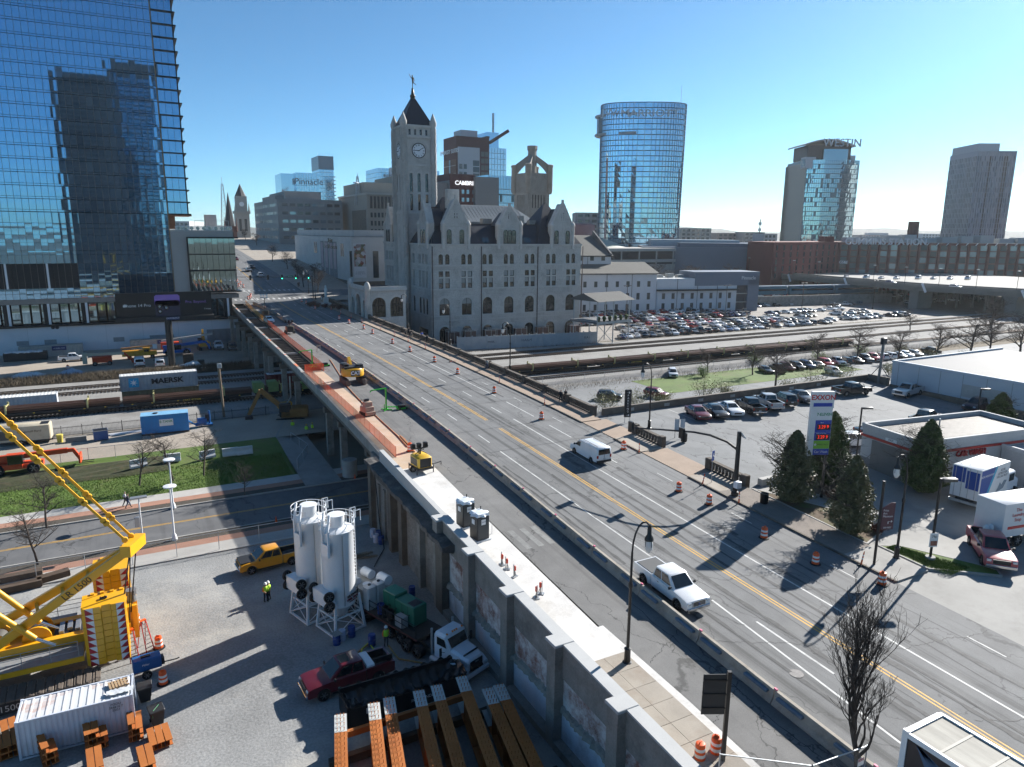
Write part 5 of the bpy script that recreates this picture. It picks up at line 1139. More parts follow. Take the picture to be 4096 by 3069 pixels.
d=470;P=at(1825,540,d);W=ONL(1957,540,P,(1,0))[0]-P[0];zt=Hd(1825,543,d);D=P[1]+1;D=AX(1774,560,P[0])[1]-P[1]
em=bld('hotel','tall hotel of maroon and pale panels, name on its left top corner',P,W,D,5,zt,maroon,'hotel')
boxes_part('pale_panel',pale_h,em,[(W*.04,W*.7,-.3,0,5,zt-6.5)]);boxes_part('brown_panel',brick_h,em,[(-.3,0,D*.03,D*.45,5,zt-14),(-.3,0,D*.55,D*.97,5,zt-14)]);boxes_part('glass_strip',wg2,em,[(-.35,0,D*.47,D*.53,5,zt-14)])
boxes_part('floor_joints',M('pale_joint',(.4,.37,.34),.7),em,[(-.36,-.3,D*.03,D*.97,zt-18-j*5,zt-17.6-j*5)for j in range(11)],kind='stuff')
bwin(em,'s',W,W*.06,W*.32,2,zt-40,zt-16,5,2.2,3,wg,rec=.4);bwin(em,'s',W,W*.5,W*.68,1,zt-46,zt-14,8,4.4,3.4,wg,rec=.4);bwin(em,'s',W,W*.74,W*.98,2,zt-50,zt-8,10,2.4,3,wg3,rec=.1)
boxes_part('roof_fin',maroon,em,[(W*.9,W+.01,-.5,D,zt,zt+1)]);MB().beam((W,0,zt-3),(W+12,-4,zt+5),1.2,2).build('roof_blade',maroon,em);boxes_part('roof_plant',pale_h,em,[(W*.3,W*.8,8,20,zt,zt+5)])
TEXT('EMBASSY SUITES',3.6,white_paint,em,FR((-.4,D*.5,zt-9),(0,-1,0),(0,0,1)),ext=.1,sx=1.15)
d=335;P=at(1798,700,d);W=ONL(1901,700,P,(1,0))[0]-P[0];zt=Hd(1798,694,d);D=26
ca=bld('hotel','dark red hotel with small pale windows and white name letters at its top',P,W,D,5,zt,maroon,'hotel');boxes_part('grey_side',M('grey_panel_cladding',(.16,.165,.17),.7,var=.1),ca,[(-.2,0,0,D,5,zt-3),(-9,-.2,2,D,5,zt-4)])
bwin(ca,'s',W,1.2,W*.33,1,zt-38,zt-6,9,1.3,1.8,wg2);bwin(ca,'s',W,W*.42,W*.8,2,zt-38,zt-6,9,1.3,1.8,wg2);bwin(ca,'s',W,W*.84,W*.97,1,zt-38,zt-6,9,.7,1.8,wg2)
bwin(ca,'w',D,2,D,4,zt-36,zt-8,8,1.4,1.8,wg3,rec=9.1);TEXT('CAMBRIA',2.6,M('lit_white_letters',(.8,.8,.8),.5,emit=.6,var=0,fine=0),ca,FR((W*.63,-.15,zt-4),(1,0,0),(0,0,1)),ext=.1,off=.04)
P2=at(1905,700,337);MB().box(P2[0]-P[0],P2[0]-P[0]+12,P2[1]-P[1]+1,40,5,zt-1).build('grey_wing',MATS['grey_panel_cladding'],ca)
t,W,zt=gbox('glass_office','blue glass block right of the dark red hotel, against the second stone tower',1946,2080,700,720,345,26,bg1,rows=9,cols=22)
boxes_part('dark_band',wg,t,[(0,W,-.2,0,zt-9,zt-8.4),(W*.4,W*.47,-.2,0,zt-12,zt-9),(W*.75,W*.82,-.2,0,zt-12,zt-9)])
t,W,zt=gbox('glass_tower','pale stepped glass tower just behind the tall maroon hotel',1955,2025,590,600,640,30,mirror_glass('pale_blue_glass',(.55,.66,.72),.06),rows=22,cols=6);boxes_part('upper_stage',MATS['sky_blue_glass'],t,[(0,W*.65,3,28,zt,zt+13)]);boxes_part('roof_mast',steel,t,[(W*.5,W*.6,10,11,zt+13,zt+30)])
d=290;P=at(2112,800,d);W=10.2;zt=Hd(2112,690,d)
ft=thing('stone_tower','square stone tower with open corner arches and a chimney top, behind the station roofs','tower',(P[0],P[1],0),rad(4));dk_st=M('dark_tower_stone',(.3,.27,.235),.9,var=.2,scale=.4,fine=.12,bump=.4,bscale=4,stain=(.17,.14,.12),stain_amt=.5)
fo=[(2+k*1.35,2.6+k*1.35,zt-13.5,zt-8.3,True)for k in range(5)]+[(2+k*1.35,2.6+k*1.35,zt-24,zt-18,False)for k in range(5)]
wall_face(ft,W,10,zt,fo,dk_st,lambda x,d,z:(x,-d,z),.4,1.2,31)
fo2=[(2.2+k*1.2,2.7+k*1.2,zt-13.5,zt-8.3,True)for k in range(5)];wall_face(ft,W,10,zt,fo2,dk_st,lambda y,d,z:(-d,W-y,z),.4,1.2,33)
boxes_part('tower_core',M('deep_shadow_stone',(.03,.03,.03),.9),ft,[(.5,W-.02,.5,W-.02,10,zt-.3)]);boxes_part('tower_cap',dk_st,ft,[(.02,W,.02,W,zt-.6,zt)])
for x,y in((0,0),(W,0),(0,W),(W,W)):MB().lathe([(.8,zt-8),(1.25,zt-7),(1.25,zt+2.4),(1.45,zt+2.6),(1.45,zt+3.2),(.9,zt+3.5)],10,(x,y,0)).build('corner_turret',dk_st,ft,50)
c_=W/2;ch=MB();ch.lathe([(1.9,zt),(1.9,zt+5),(1.75,zt+8.6),(2.1,zt+9.4),(2.1,zt+10.7),(1.5,zt+10.7)],8,(c_,c_,0));ch.build('chimney',dk_st,ft)
for x,y in((0,0),(W,0),(0,W),(W,W)):
 v=Vector((x-c_,y-c_,0));n=v.normalized();q=Vector((-n.y,n.x,0))*.6;L=v.length;pts=[(L,3.2),(1.5,7.2),(1.5,4.6)]+[(1.5+(L-2.7)*(1-cos(PI/2*i/8)),4.6*cos(PI/2*i/8)**.8)for i in range(1,9)]+[(L,0)]
 ring=lambda s:[Vector((c_,c_,zt))+n*r_+Vector((0,0,z_))+q*s for r_,z_ in pts]
 MB().loft([ring(-1),ring(1)]).build('flying_arch',dk_st,ft)
jw=thing('glass_hotel_tower','tall curved blue glass hotel standing alone right of the station','hotel',(0,0,0),0)
d=517;C=AD(2562,700,d+15);A0=AD(2392,700,d+8);B0=AD(2722,700,d+8);hw=(Vector(B0[:2])-Vector(A0[:2])).length/2;jz0,jz1=0,Hd(2600,407,d)
jw.location=(C[0],C[1],0);jw.rotation_euler=(0,0,-rad(28+4));NS=72
def jpt(a,z,k=1.0):s=1+.035*(z/jz1);return(hw*s*k*abs(cos(a))**.75*(1 if cos(a)>0 else-1),15*s*k*abs(sin(a))**.75*(1 if sin(a)>0 else-1),z)
jg=mirror_glass('deep_sky_glass',(.36,.55,.67),.03,.02,.12);sh=MB();nf=34;zs=[jz0+(jz1-jz0)*j/nf for j in range(nf+1)]
for j in range(nf):
 for i in range(NS):
  a0,a1=-2*PI*i/NS,-2*PI*(i+1)/NS;w_=rnd.uniform(-.05,.05);v_=rnd.uniform(-.05,.05)
  P4=[Vector(jpt(a1,zs[j])),Vector(jpt(a0,zs[j])),Vector(jpt(a0,zs[j+1])),Vector(jpt(a1,zs[j+1]))];m_=(P4[0]+P4[1])/2;nn=Vector((m_.x/hw,m_.y/15,0)).normalized()
  P4[0]+=nn*w_;P4[2]+=nn*v_;sh.poly(P4[::-1])
sh.build('glass_panes',jg,jw,kind='stuff')
for j in range(1,nf+1):
 rg=[[jpt(-2*PI*i/NS,z_,k_)for i in range(NS)]for z_,k_ in((zs[j]-.55,1.006),(zs[j],1.006))];MB().loft(rg,caps=(j==nf)).build('floor_band',M('dark_floor_band',(.05,.07,.09),.4,.4),jw)
mu=MB()
for i in range(NS):p0,p1=jpt(-2*PI*i/NS,0,1.003),jpt(-2*PI*i/NS,jz1,1.003);mu.beam(p0,p1,.25)
mu.build('mullions',M('blue_grey_mullion',(.15,.2,.25),.4,.5),jw,kind='stuff')
lo=MB();zl=Hd(2440,500,d);pl=[(-hw*1.12,-5),(-hw*1.17,0),(-hw*1.08,8),(-hw*.6,12),(-hw*.2,-14.8),(-hw*.2,-16.2),(-hw*.6,-14),(-hw*.95,-9)]
for z_,h_ in((zl-6.2,1.6),(zl+6.2,1.6)):lo.prism(pl,'z',z_,z_+h_)
lo.build('sky_lounge',M('grey_lounge_metal',(.26,.27,.28),.5,.3),jw);MB().prism([(-hw*1.08,-4),(-hw*1.12,0),(-hw*1.04,7),(-hw*.62,11),(-hw*.62,-12.5),(-hw*.92,-8)],'z',zl-4.6,zl+6.2).build('lounge_glass',wg,jw)
TEXT('JW MARRIOTT',6.5,M('pale_letters',(.5,.55,.6),.4),jw,FR((-hw*.12,-16.2,jz1-7.5),(1,0.06,0),(0,0,1)),ext=.2,sx=1.25)
MB().cyl((hw*.9,0,jz1),(hw*.9,0,jz1+13),.12,n=5).build('roof_mast',steel,jw)
d=600;P=at(3215,800,d);W=ONL(3440,640,P,(cos(rad(-26)),sin(rad(-26))));W=math.hypot(W[0]-P[0],W[1]-P[1]);zt=Hd(3215,640,d)
we=thing('hotel','glass hotel tower with a blank beige end wall and a curved roof canopy','hotel',(P[0],P[1],0),rad(-26));boxes_part('beige_end',M('beige_render',(.42,.39,.34),.8,var=.06),we,[(-.5,0,0,38,0,zt-2),(-.5,12,30,38,0,zt-2)])
teal=mirror_glass('teal_glass',(.42,.56,.56),.08);teal2=mirror_glass('slate_teal_glass',(.24,.34,.38),.06)
nr=25
for j in range(nr):
 for i in range(24):
  pass
pw=W/26
for nm,mt,lo_,hi_ in(('pale_panes',teal,0,8),('blue_panes',teal2,8,18),('pale_panes',teal,18,26)):
 mb=MB()
 for j in range(nr):
  for i in range(lo_,hi_):
   yb=-3.2*sin(PI*(i+.5)/26)if True else 0;y2=-3.2*sin(PI*(i+1)/26);y1=-3.2*sin(PI*i/26);z0_,z1_=zt*j/nr+.5,zt*(j+1)/nr
   if rnd.random()<.12:continue
   q=rnd.uniform(-.05,.05);mb.poly([(i*pw+.1,y1+q,z0_),((i+1)*pw-.1,y2,z0_),((i+1)*pw-.1,y2+q,z1_),(i*pw+.1,y1,z1_)])
 mb.build(nm,mt,we,kind='stuff')
cm=MB();cp_=[(W*k/20,-3.1*sin(PI*k/20))for k in range(21)];cm.prism(cp_+[(W,36),(0,36)],'z',0,zt-.05);cm.build('tower_core',M('slate_spandrel',(.13,.18,.2),.3,.3),we)
boxes_part('top_storey',teal2,we,[(W*.3,W*.76,0,30,zt,zt+8)]);boxes_part('plant_screen',dark_metal,we,[(W*.02,W*.85,3,28,zt+1,zt+11)]);boxes_part('plant_room',pale_h,we,[(W*.05,W*.3,4,30,zt,zt+5),(W*.78,W*.96,4,30,zt,zt+4)])
can=[[(W*(-.08+.95*k/14),y_,zt+8+6*sin(PI*(.12+.8*k/14)))for y_ in(-2,30)]for k in range(15)];mb=MB()
for k in range(14):mb.loft([[Vector(can[k][0]),Vector(can[k][1]),Vector(can[k][1])+Vector((0,0,1)),Vector(can[k][0])+Vector((0,0,1))],[Vector(can[k+1][0]),Vector(can[k+1][1]),Vector(can[k+1][1])+Vector((0,0,1)),Vector(can[k+1][0])+Vector((0,0,1))]])
mb.build('roof_canopy',M('grey_canopy',(.3,.3,.3),.6),we);TEXT('WESTIN',8,M('pale_letters',(.5,.55,.6),.4),we,FR((W*.6,-3,zt+12),(1,0,0),(0,0,1)),ext=.4)
boxes_part('picture_frame',pale_h,we,[(-1.5,6,-1,8,zt-6,zt+2)]);boxes_part('frame_window',wg,we,[(-1.6,-1.5,.5,6.5,zt-4.5,zt+.5)])
d=577;P=at(3885,800,d);U=(cos(rad(-30)),sin(rad(-30)));q=ONL(4052,700,P,U);W=math.hypot(q[0]-P[0],q[1]-P[1]);zt=Hd(3885,605,d)
ap=thing('apartment_tower','pale ribbed apartment tower at the right edge of the skyline','tower',(P[0],P[1],0),rad(-30));D=34;q2=ONL(3792,700,P,(-sin(rad(-30))*1,cos(rad(-30))));D=math.hypot(q2[0]-P[0],q2[1]-P[1])
MB().box(0,W,0,D,0,zt).build('walls',M('lilac_grey_cladding',(.36,.37,.41),.7,var=.08,scale=.1),ap);boxes_part('crown',pale_h,ap,[(1,W*.6,2,D,zt,zt+5)])
for f,L,n_,sd in(('s',W,16,3),('w',D,18,9)):
 r=random.Random(sd);mb=MB();mb2=MB()
 for i in range(n_):
  for j in range(24):
   x0=L*(i+.12)/n_;x1=L*(i+.12+r.choice((.3,.45,.6)))/n_;z0_=3+(zt-6)*j/24;z1_=z0_+(zt-6)/24*.92;tgt=mb2 if(f=='s' and i in(5,11,12)and True)else mb
   if tgt is mb2:x0,x1=L*i/n_+.1,L*(i+1)/n_-.1
   if f=='s':tgt.box(x0,x1,-.06,.1,z0_,z1_)
   else:tgt.box(-.06,.1,x0,x1,z0_,z1_)
 mb.build('window_strips',M('grey_window_strip',(.09,.1,.12),.2,.3),ap,kind='stuff');mb2.build('balcony_recesses',M('brown_recess',(.06,.05,.045),.8),ap,kind='stuff')
mb=MB();[mb.box(W*i/16-.1,W*i/16+.25,-.5,0,2,zt)for i in range(17)];mb.build('vertical_fins',MATS['lilac_grey_cladding'],ap,kind='stuff')
d0=455;P=at(3350,1000,d0);red_b=brick_mat('red_brick_warehouse',(.14,.042,.032),(.17,.05,.036),(.16,.07,.055),2.2,axes='XY+',wash=None)
q=ONL(4400,1000,P,(sin(rad(118)),cos(rad(118))));Lw=math.hypot(q[0]-P[0],q[1]-P[1]);cu=thing('brick_warehouse','very long dark red brick warehouse with white name letters on its roof edge','warehouse',(P[0],P[1],0),rad(90-118));zt=Hd(3350,968,d0)
MB().box(0,Lw,0,50,-.3,zt).build('walls',red_b,cu)
qn=ONL(3093,1000,P,(-cos(rad(-28)+.75),-sin(rad(-28)+.75)));wl=math.hypot(qn[0]-P[0],qn[1]-P[1])
lw=MB();ang=.75+PI;lw.add([(0,-.02,-.3),(wl*cos(ang),wl*sin(ang),-.3),(wl*cos(ang),wl*sin(ang)+40,-.3),(0,40,-.3),(0,-.02,zt),(wl*cos(ang),wl*sin(ang),zt),(wl*cos(ang),wl*sin(ang)+40,zt),(0,40,zt)],[(1,0,4,5),(4,7,6,5),(2,1,5,6),(0,3,7,4)]);lw.build('end_walls',M('brighter_red_brick',(.17,.042,.032),.85,var=.15,scale=.3),cu)
zb=8.5;rh=(zt-zb-1)/5
whw=wg
cols=int(Lw/5.6)
bwin(cu,'s',Lw,1,Lw-1,cols,zb,zt-1.2,5,3.6,2.9,wg,rec=.03,mats=[wg,wg,wg3,wg2]);mb=MB();[mb.box(1+(Lw-2)*i/cols-.5,1+(Lw-2)*i/cols+.5,-.35,0,-.3,zt-.3)for i in range(cols+1)];mb.build('brick_piers',red_b,cu,kind='stuff')
boxes_part('parapet_line',M('pale_coping',(.4,.33,.3),.8),cu,[(0,Lw,-.4,0,zt-.3,zt)])
for i in range(10):
 for j in range(5):
  s_=wl*(i+.5)/10;b_=MB();x_,y_=s_*cos(ang),s_*sin(ang);n_=Vector((sin(ang),-cos(ang),0))*-1
  b_.cbox((x_+n_.x*.02,y_+n_.y*.02,zb+rh*(j+.5)),(1.5,.25,2.6),ang);b_.build('window',wg,cu)
boxes_part('stair_tower',MATS['brighter_red_brick'],cu,[(-9,-4,-3.5,6,zt-1,zt+3)])
TEXT('CUMMINS STATION',5.0,M('silver_letters',(.55,.55,.57),.4,.3),cu,FR((27,-.6,zt+.2),(1,0,0),(0,0,1)),ext=.3,off=.08,sx=1.05);TEXT('GS&F',2.2,white_paint,cu,FR((4,-.4,zt-11.5),(1,0,0),(0,0,1)),ext=.1)
for i in range(14):MB().bbox(8+i*11,15+i*11+(i%3),6,14,zt,zt+2.6+(i%4)*.6,.2).build('roof_monitor',M('pale_roof_plant',(.36,.38,.38),.7,var=.1),cu)
for i in range(26):MB().beam((6+i*5.6,-.3,zt-1.5),(6.6+i*5.6,-1.2,zt-.2),.35).build('wall_lamp',white_paint,cu)
q=AD(3655,900,d0+75);ck=thing('brick_chimney','plain brown brick chimney rising behind the long red warehouse','chimney',(q[0],q[1],0));MB().cyl((0,0,0),(0,0,Hd(3670,887,d0+75)),3.6,3.2,n=16).build('stack',M('brown_chimney_brick',(.1,.045,.035),.85),ck,40)
P=at(2570,1000,420);mc=thing('exhibition_hall','long low blue-grey exhibition hall behind the bare street trees','hall',(P[0],P[1],0),rad(-35));bgc=M('blue_grey_cladding',(.13,.17,.22),.6,var=.1,scale=.05)
q=ONL(3088,1000,P,(cos(rad(-35)),sin(rad(-35))));mw=math.hypot(q[0]-P[0],q[1]-P[1])
MB().box(0,mw,0,60,-.3,Hd(2900,990,440)).build('walls',bgc,mc);boxes_part('upper_hall',M('darker_blue_cladding',(.1,.135,.18),.6),mc,[(mw*.3,mw,4,60,14,Hd(2900,972,450)),(0,mw*.3,4,60,10,Hd(2700,985,450))]);boxes_part('skylight_roof',M('pale_hall_roof',(.3,.36,.4),.5),mc,[(6,mw*.8,20,50,19,Hd(2800,960,450))])
P=at(2335,1000,380);gar=bld('parking_garage','concrete parking garage with dark open decks behind the shed roof',P,62,30,0,Hd(2335,1062,380),conc);zg=Hd(2335,990,380)
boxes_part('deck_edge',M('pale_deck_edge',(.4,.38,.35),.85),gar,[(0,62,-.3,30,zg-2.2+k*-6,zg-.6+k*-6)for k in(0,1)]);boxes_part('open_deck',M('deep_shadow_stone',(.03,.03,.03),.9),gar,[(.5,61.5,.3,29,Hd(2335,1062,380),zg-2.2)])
for k in range(6):boxes_part('post',conc,gar,[(k*12,k*12+.8,-.2,.4,5,zg-1)])
blocks=[(2300,2395,850,560,(.3,.31,.33),'grey apartment block left of the curved glass hotel'),(2722,2845,912,760,(.36,.35,.33),'low pale office just right of the curved glass hotel'),(2870,2975,932,820,(.25,.2,.19),'brown mid-rise apartment block on the horizon'),(2975,3060,928,800,(.3,.28,.27),'taupe apartment block under the tall mast'),(3055,3110,935,700,(.34,.36,.4),'small blue-grey block left of the glass hotel tower'),(3690,3780,935,1400,(.45,.48,.52),'hazy pale block between the chimney and the ribbed tower'),(3440,3640,940,1500,(.35,.28,.27),'hazy low reddish range on the horizon'),(2250,2310,900,520,(.36,.35,.34),'grey block just right of the station gable'),(700,760,885,700,(.5,.5,.5),'pale roof block behind the glass tower terrace')]
for px0,px1,pyt,d,col,lab in blocks:
 P=at(px0,930,d);q=ONL(px1,930,P,(cos(rad(-28)),sin(rad(-28))));W=math.hypot(q[0]-P[0],q[1]-P[1]);zt=Hd(px0,pyt,d)
 t=thing('city_block',lab,'building',(P[0],P[1],0),rad(-28));MB().box(0,W,0,30,-.3,zt).build('walls',M('cladding_%d'%px0,col,.8,var=.12,scale=.1),t);nc=max(3,int(W/5));nr_=max(1,int((zt-8)/4));bwin(t,'s',W,1,W-1,nc,zt-nr_*4,zt-.5,nr_,W/nc*.55,2.2,wg,stuff=True,name='window')
 if W>40:MB().box(W*.2,W*.6,5,20,zt,zt+4).build('roof_plant',pale_h,t)
P=AD(2325,1000,480);dm=thing('concert_hall_dome','shallow pale green dome with a pink cone beside the curved hotel','dome',(P[0],P[1],0));MB().lathe([(34,16),(30,22),(18,26.5),(6,29),(.1,29.4)],28,(0,0,0)).build('dome',M('pale_dome',(.42,.44,.36),.7),dm,60);MB().lathe([(9,22),(7.5,36),(5.5,37)],20,(-3,-6,0)).build('cone',M('pink_cone',(.36,.16,.15),.7),dm,50)
sp=AD(930,1000,560);cb=thing('brick_church','red brick church with a slim dark spire at the top of the avenue','church',(sp[0],sp[1],0));zs=Hd(927,769,560);zb_=Hd(935,905,560);red_c=M('church_brick',(.13,.06,.05),.85,var=.15)
MB().box(-4,4,0,9,10,zb_).build('tower',red_c,cb);MB().cyl((0,4.5,zb_-1),(0,4.5,zs),3.9,.1,n=8).build('spire',M('spire_slate',(.03,.033,.038),.6),cb);boxes_part('nave',red_c,cb,[(-5,9,9,40,10,zb_-9)])
for x in(-4,4):MB().cyl((x,0,zb_-4),(x,0,zb_+6),.9,.1,n=6).build('pinnacle',red_c,cb)
for z in(zb_-6,zb_-14):MB().box(-1.5,1.5,-.1,.1,z-2,z+2).build('window',wg,cb)
sp=AD(980,1000,600);cw=thing('stone_church','pale stone church with a tall clocked tower and dark tip','church',(sp[0],sp[1],0));zs=Hd(975,735,600);z1_=Hd(980,785,600);z2_=Hd(980,850,600);pst=M('pale_church_stone',(.36,.35,.32),.85,var=.15)
MB().box(-5,5,0,10,10,z2_).build('tower',pst,cw);MB().box(-4,4,1,9,z2_,z1_).build('belfry',pst,cw);MB().cyl((0,5,z1_),(0,5,zs),4.2,.1,n=8).build('spire',MATS['spire_slate'],cw);boxes_part('balcony',pst,cw,[(-5.8,5.8,-.8,10.8,z2_-1,z2_+1)])
MB().cyl((0,1.02,z1_-6),(0,.9,z1_-6),1.8,n=16).build('clock_face',white_paint,cw)
for x in(-2,2):boxes_part('window',wg,cw,[(x-.9,x+.9,-.1,.1,z2_-14,z2_-5)])
nv=MB();nv.prism([(6,10),(40,10),(40,z2_-24),(23,z2_-12),(6,z2_-24)],'y',6,40);nv.build('nave',pst,cw);MB().box(20,26,5.9,6.05,z2_-32,z2_-24).build('window',wg,cw)
for x,y in((-5,0),(5,0)):MB().cyl((x,y,z2_),(x,y,z2_+7),1.1,.1,n=6).build('pinnacle',pst,cw)
def mast(label,px,pyb,pyt,d,w,mat,n=14):
 p=AD(px,pyb,d);t=thing('lattice_mast',label,'mast',(p[0],p[1],0));z0,z1=max(8,Hd(px,pyb,d)-6),Hd(px,pyt,d);mb=MB()
 for i in range(n):
  a,b_=i/n,(i+1)/n;w0,w1=w*(1-a*.8),w*(1-b_*.8);za,zb=z0+(z1-z0)*a,z0+(z1-z0)*b_
  for sx,sy in((1,1),(-1,1),(-1,-1),(1,-1)):mb.beam((sx*w0,sy*w0,za),(sx*w1,sy*w1,zb),.3)
  mb.beam((-w0,-w0,za),(w1,-w1,zb),.2);mb.beam((w0,-w0,za),(-w1,-w1,zb),.2)
 mb.build('lattice',mat,t);MB().cyl((0,0,z1),(0,0,z1+(z1-z0)*.12),.15,n=5).build('aerial',mat,t);return t
mast('red and white lattice radio mast left of the church spires',902,930,735,690,3.4,M('faded_red_mast',(.4,.3,.3),.6))
mast('thin lattice mast on the roof behind the station',2267,1000,850,900,2.2,steel);m_=mast('lattice roof mast with dishes behind the concrete block',1432,778,705,430,1.6,steel,6)
MB().lathe([(1.8,0),(1.4,.5),(.2,.8)],14,(-1.6,-2,Hd(1432,735,430))).build('dish',white_paint,m_,40)
p=AD(3037,940,780);t=thing('cell_mast','tall phone mast on the horizon left of the glass hotel tower','mast',(p[0],p[1],0));zt=Hd(3037,877,780);MB().cyl((0,0,0),(0,0,zt),.5,n=6).build('pole',dark_metal,t);[MB().cyl((0,0,zt-6-k*6),(0,0,zt-3-k*6),1.6,n=8).build('antenna_ring',steel,t)for k in range(3)]
mb=MB();P=[];
for i in range(81):
 a=rad(-12+i*1.6);r_=5200;P+=[(r_*sin(a),r_*cos(a),-5),(r_*1.05*sin(a),r_*1.05*cos(a),62+22*rn(i*.6,1)+8*rn(i*2.1,4)),(r_*1.4*sin(a),r_*1.4*cos(a),-5)]
mb.add(P,[(3*i+k,3*i+3+k,3*i+4+k,3*i+1+k)for i in range(80)for k in(0,1)]);struct('hills',mb,M('wooded_ridge',(.05,.055,.04),.95,var=.3,scale=.004,fine=.2,bscale=.05),smooth=60)
# construction yard on the left
BLU=M('blue_plastic_drum',(.015,.05,.22),.4,var=.2,fine=.08);navy=M('navy_sign',(.015,.025,.12),.5)
def bolt_text(*a,**k):return TEXT(*a,**k)
def silo(x,y,rz,label,logo):
 t=thing('cement_silo',label,'silo',(x,y,0),rz,'white silos');W=M('silo_white_paint',(.74,.75,.76),.35,var=.08,scale=.8,fine=.03,stain=(.55,.54,.5),stain_amt=.25,coat=.2)
 MB().lathe([(.35,1.15),(1.2,2.2),(1.25,2.25),(1.25,8.25),(1.28,8.3),(1.28,8.36),(1.2,8.42),(.62,8.62),(.62,9.45),(.66,9.47),(.66,9.52),(.1,9.56)],36).build('tank',W,t,35)
 g=MB()
 for sx in(-1,1):
  for sy in(-1,1):MB().beam((sx*1.35,sy*1.35,0),(sx*1.05,sy*1.05,2.9),.17).build('leg',W,t)
 for a,c in(((-1.35,-1.35),(1.35,-1.35)),((1.35,-1.35),(1.35,1.35)),((1.35,1.35),(-1.35,1.35)),((-1.35,1.35),(-1.35,-1.35))):
  g.beam((*a,.09),(*c,.09),.14);g.beam((a[0]*.87,a[1]*.87,1.5),(c[0]*.87,c[1]*.87,1.5),.1)
  g.beam((*a,.2),(c[0]*.87,c[1]*.87,1.5),.05);g.beam((*c,.2),(a[0]*.87,a[1]*.87,1.5),.05)
 g.build('base_frame',W,t)
 r=MB()
 for z in(8.95,9.4):r.tube([(1.35*cos(a_),1.35*sin(a_),z)for a_ in[rad(-60+i*14)for i in range(22)]],.03,5)
 for i in range(8):a_=rad(-60+i*42);r.cyl((1.32*cos(a_),1.32*sin(a_),8.3),(1.35*cos(a_),1.35*sin(a_),9.4),.025,n=5)
 r.build('guard_rail',W,t)
 l=MB()
 for s in(-.22,.22):l.beam((1.42,s-.1,.5),(1.42,s-.1,9.6),.05)
 for i in range(30):l.beam((1.42,-.32,.7+i*.3),(1.42,.12,.7+i*.3),.035)
 for s in(-.45,.25):
  l.beam((1.35,s,8.4),(1.35,s,9.5),.05);l.beam((1.35,s,9.5),(1.9,s,9.5),.05);l.beam((1.9,s,9.5),(1.9,s,8.6),.05)
 l.build('ladder',W,t)
 tr=MB();tr.box(-1.78,-1.0,-.95,.95,2.6,3.7);tr.build('axle_box',W,t)
 for z in(2.75,3.55):
  for s in(-1,1):put(wheel_mesh(.42,.22),'wheel',t,(-1.6,s*1.12,z),(0,0,rad(12*s)))
 a=MB()
 for s in(-.4,.4):a.beam((-1.3,s-.5,6.6),(-1.33,s-.5,8.7),.14);a.beam((-1.33,s-.5,8.7),(-1.0,s-.3,9.9),.14)
 a.box(-1.42,-1.3,-.95,-.05,6.6,7.6);a.build('hoist_frame',W,t)
 MB().cyl((.5,.3,9.2),(1.05,.1,9.25),.12,n=8).build('vent_pipe',W,t)
 p_=MB();p_.beam((-.35,-1.28,2.4),(-.35,-1.28,8.2),.05);p_.build('conduit',steel,t)
 if logo:
  for k,(s_,sz,z,m)in enumerate((('BELGRADE',.27,3.1,black_metal),('STEEL TANK',.25,2.82,M('maroon_letters',(.2,.02,.03),.5)),('www.belgradetank.com',.09,2.62,MATS['maroon_letters']))):TEXT(s_,sz,m,t,FR((.42,-1.225,z),(1,.33,0),(0,0,1)),ext=.03)
  mb=MB();[mb.beam(Vector((.98,-.98,3.1))+Vector(a_),Vector((.98,-.98,3.1))+Vector(b_),.03)for a_,b_ in(((0,0,-.3),(.0,0,.3)),((0,0,.3),(.2,.2,.3)),((.2,.2,.3),(.1,.1,.05)),((.1,.1,.05),(.22,.22,-.3)),((.22,.22,-.3),(0,0,-.3)))];mb.build('state_outline_logo',black_metal,t)
 return t
silo(12.2,51.6,rad(18),'front white cement silo with dark lettering near its foot',True)
silo(10.75,54.6,rad(18),'rear white cement silo, farther from the blue drums',False)
dm_=MB();dm_.lathe([(.27,0),(.29,.04),(.29,.28),(.305,.3),(.29,.32),(.29,.58),(.305,.6),(.29,.62),(.29,.86),(.27,.9),(.24,.88),(.05,.89)],16);dmm=dm_.mesh('drum',BLU,40);dmw=dm_.mesh('drum',M('white_plastic_drum',(.5,.52,.62),.4,var=.1),40)
def drum(x,y,lab,m=dmm,z=0):o=put(dmm if m is dmm else dmw,'plastic_drum',None,(x,y,z));tag(o,lab,'drum','plastic drums in the yard')
drum(11.25,49.2,'blue drum with a board on it, left of the three by the silo foot');drum(11.75,49.55,'white plastic drum between two blue ones by the silo foot',dmw);drum(12.55,49.75,'blue drum right of the white drum by the silo foot');drum(13.6,47.9,'blue drum standing alone left of the worker with the yellow hose')
o=MB().cbox((0,0,0),(.7,.7,.03),.3).build('board',M('grey_plywood',(.3,.28,.26),.8),None);o.location=(11.25,49.2,.92);tag(o,'grey square board lying on a blue drum','board')
for x,y,l,m in((19.5,66.9,'white drum farthest from the camera by the abutment',dmw),(19.9,66.2,'blue drum second from the far end by the abutment',dmm),(19.4,65.5,'white drum third from the far end by the abutment',dmw),(19.75,64.9,'blue drum nearest the camera by the abutment doorway',dmm),(18.9,53.6,'blue drum behind the green generator, against the wall',dmm)):drum(x,y,l,m)
drum(-16.8,104.0,'blue drum beside the orange telehandler',z=1.0)
veh('pickup','yellow crew cab pickup with a black bonnet behind the white silos',(9.0,65.0,0),265,(.68,.3,.012))
t=[o for o in COL.objects if o.get('label','').startswith('yellow crew')][0]
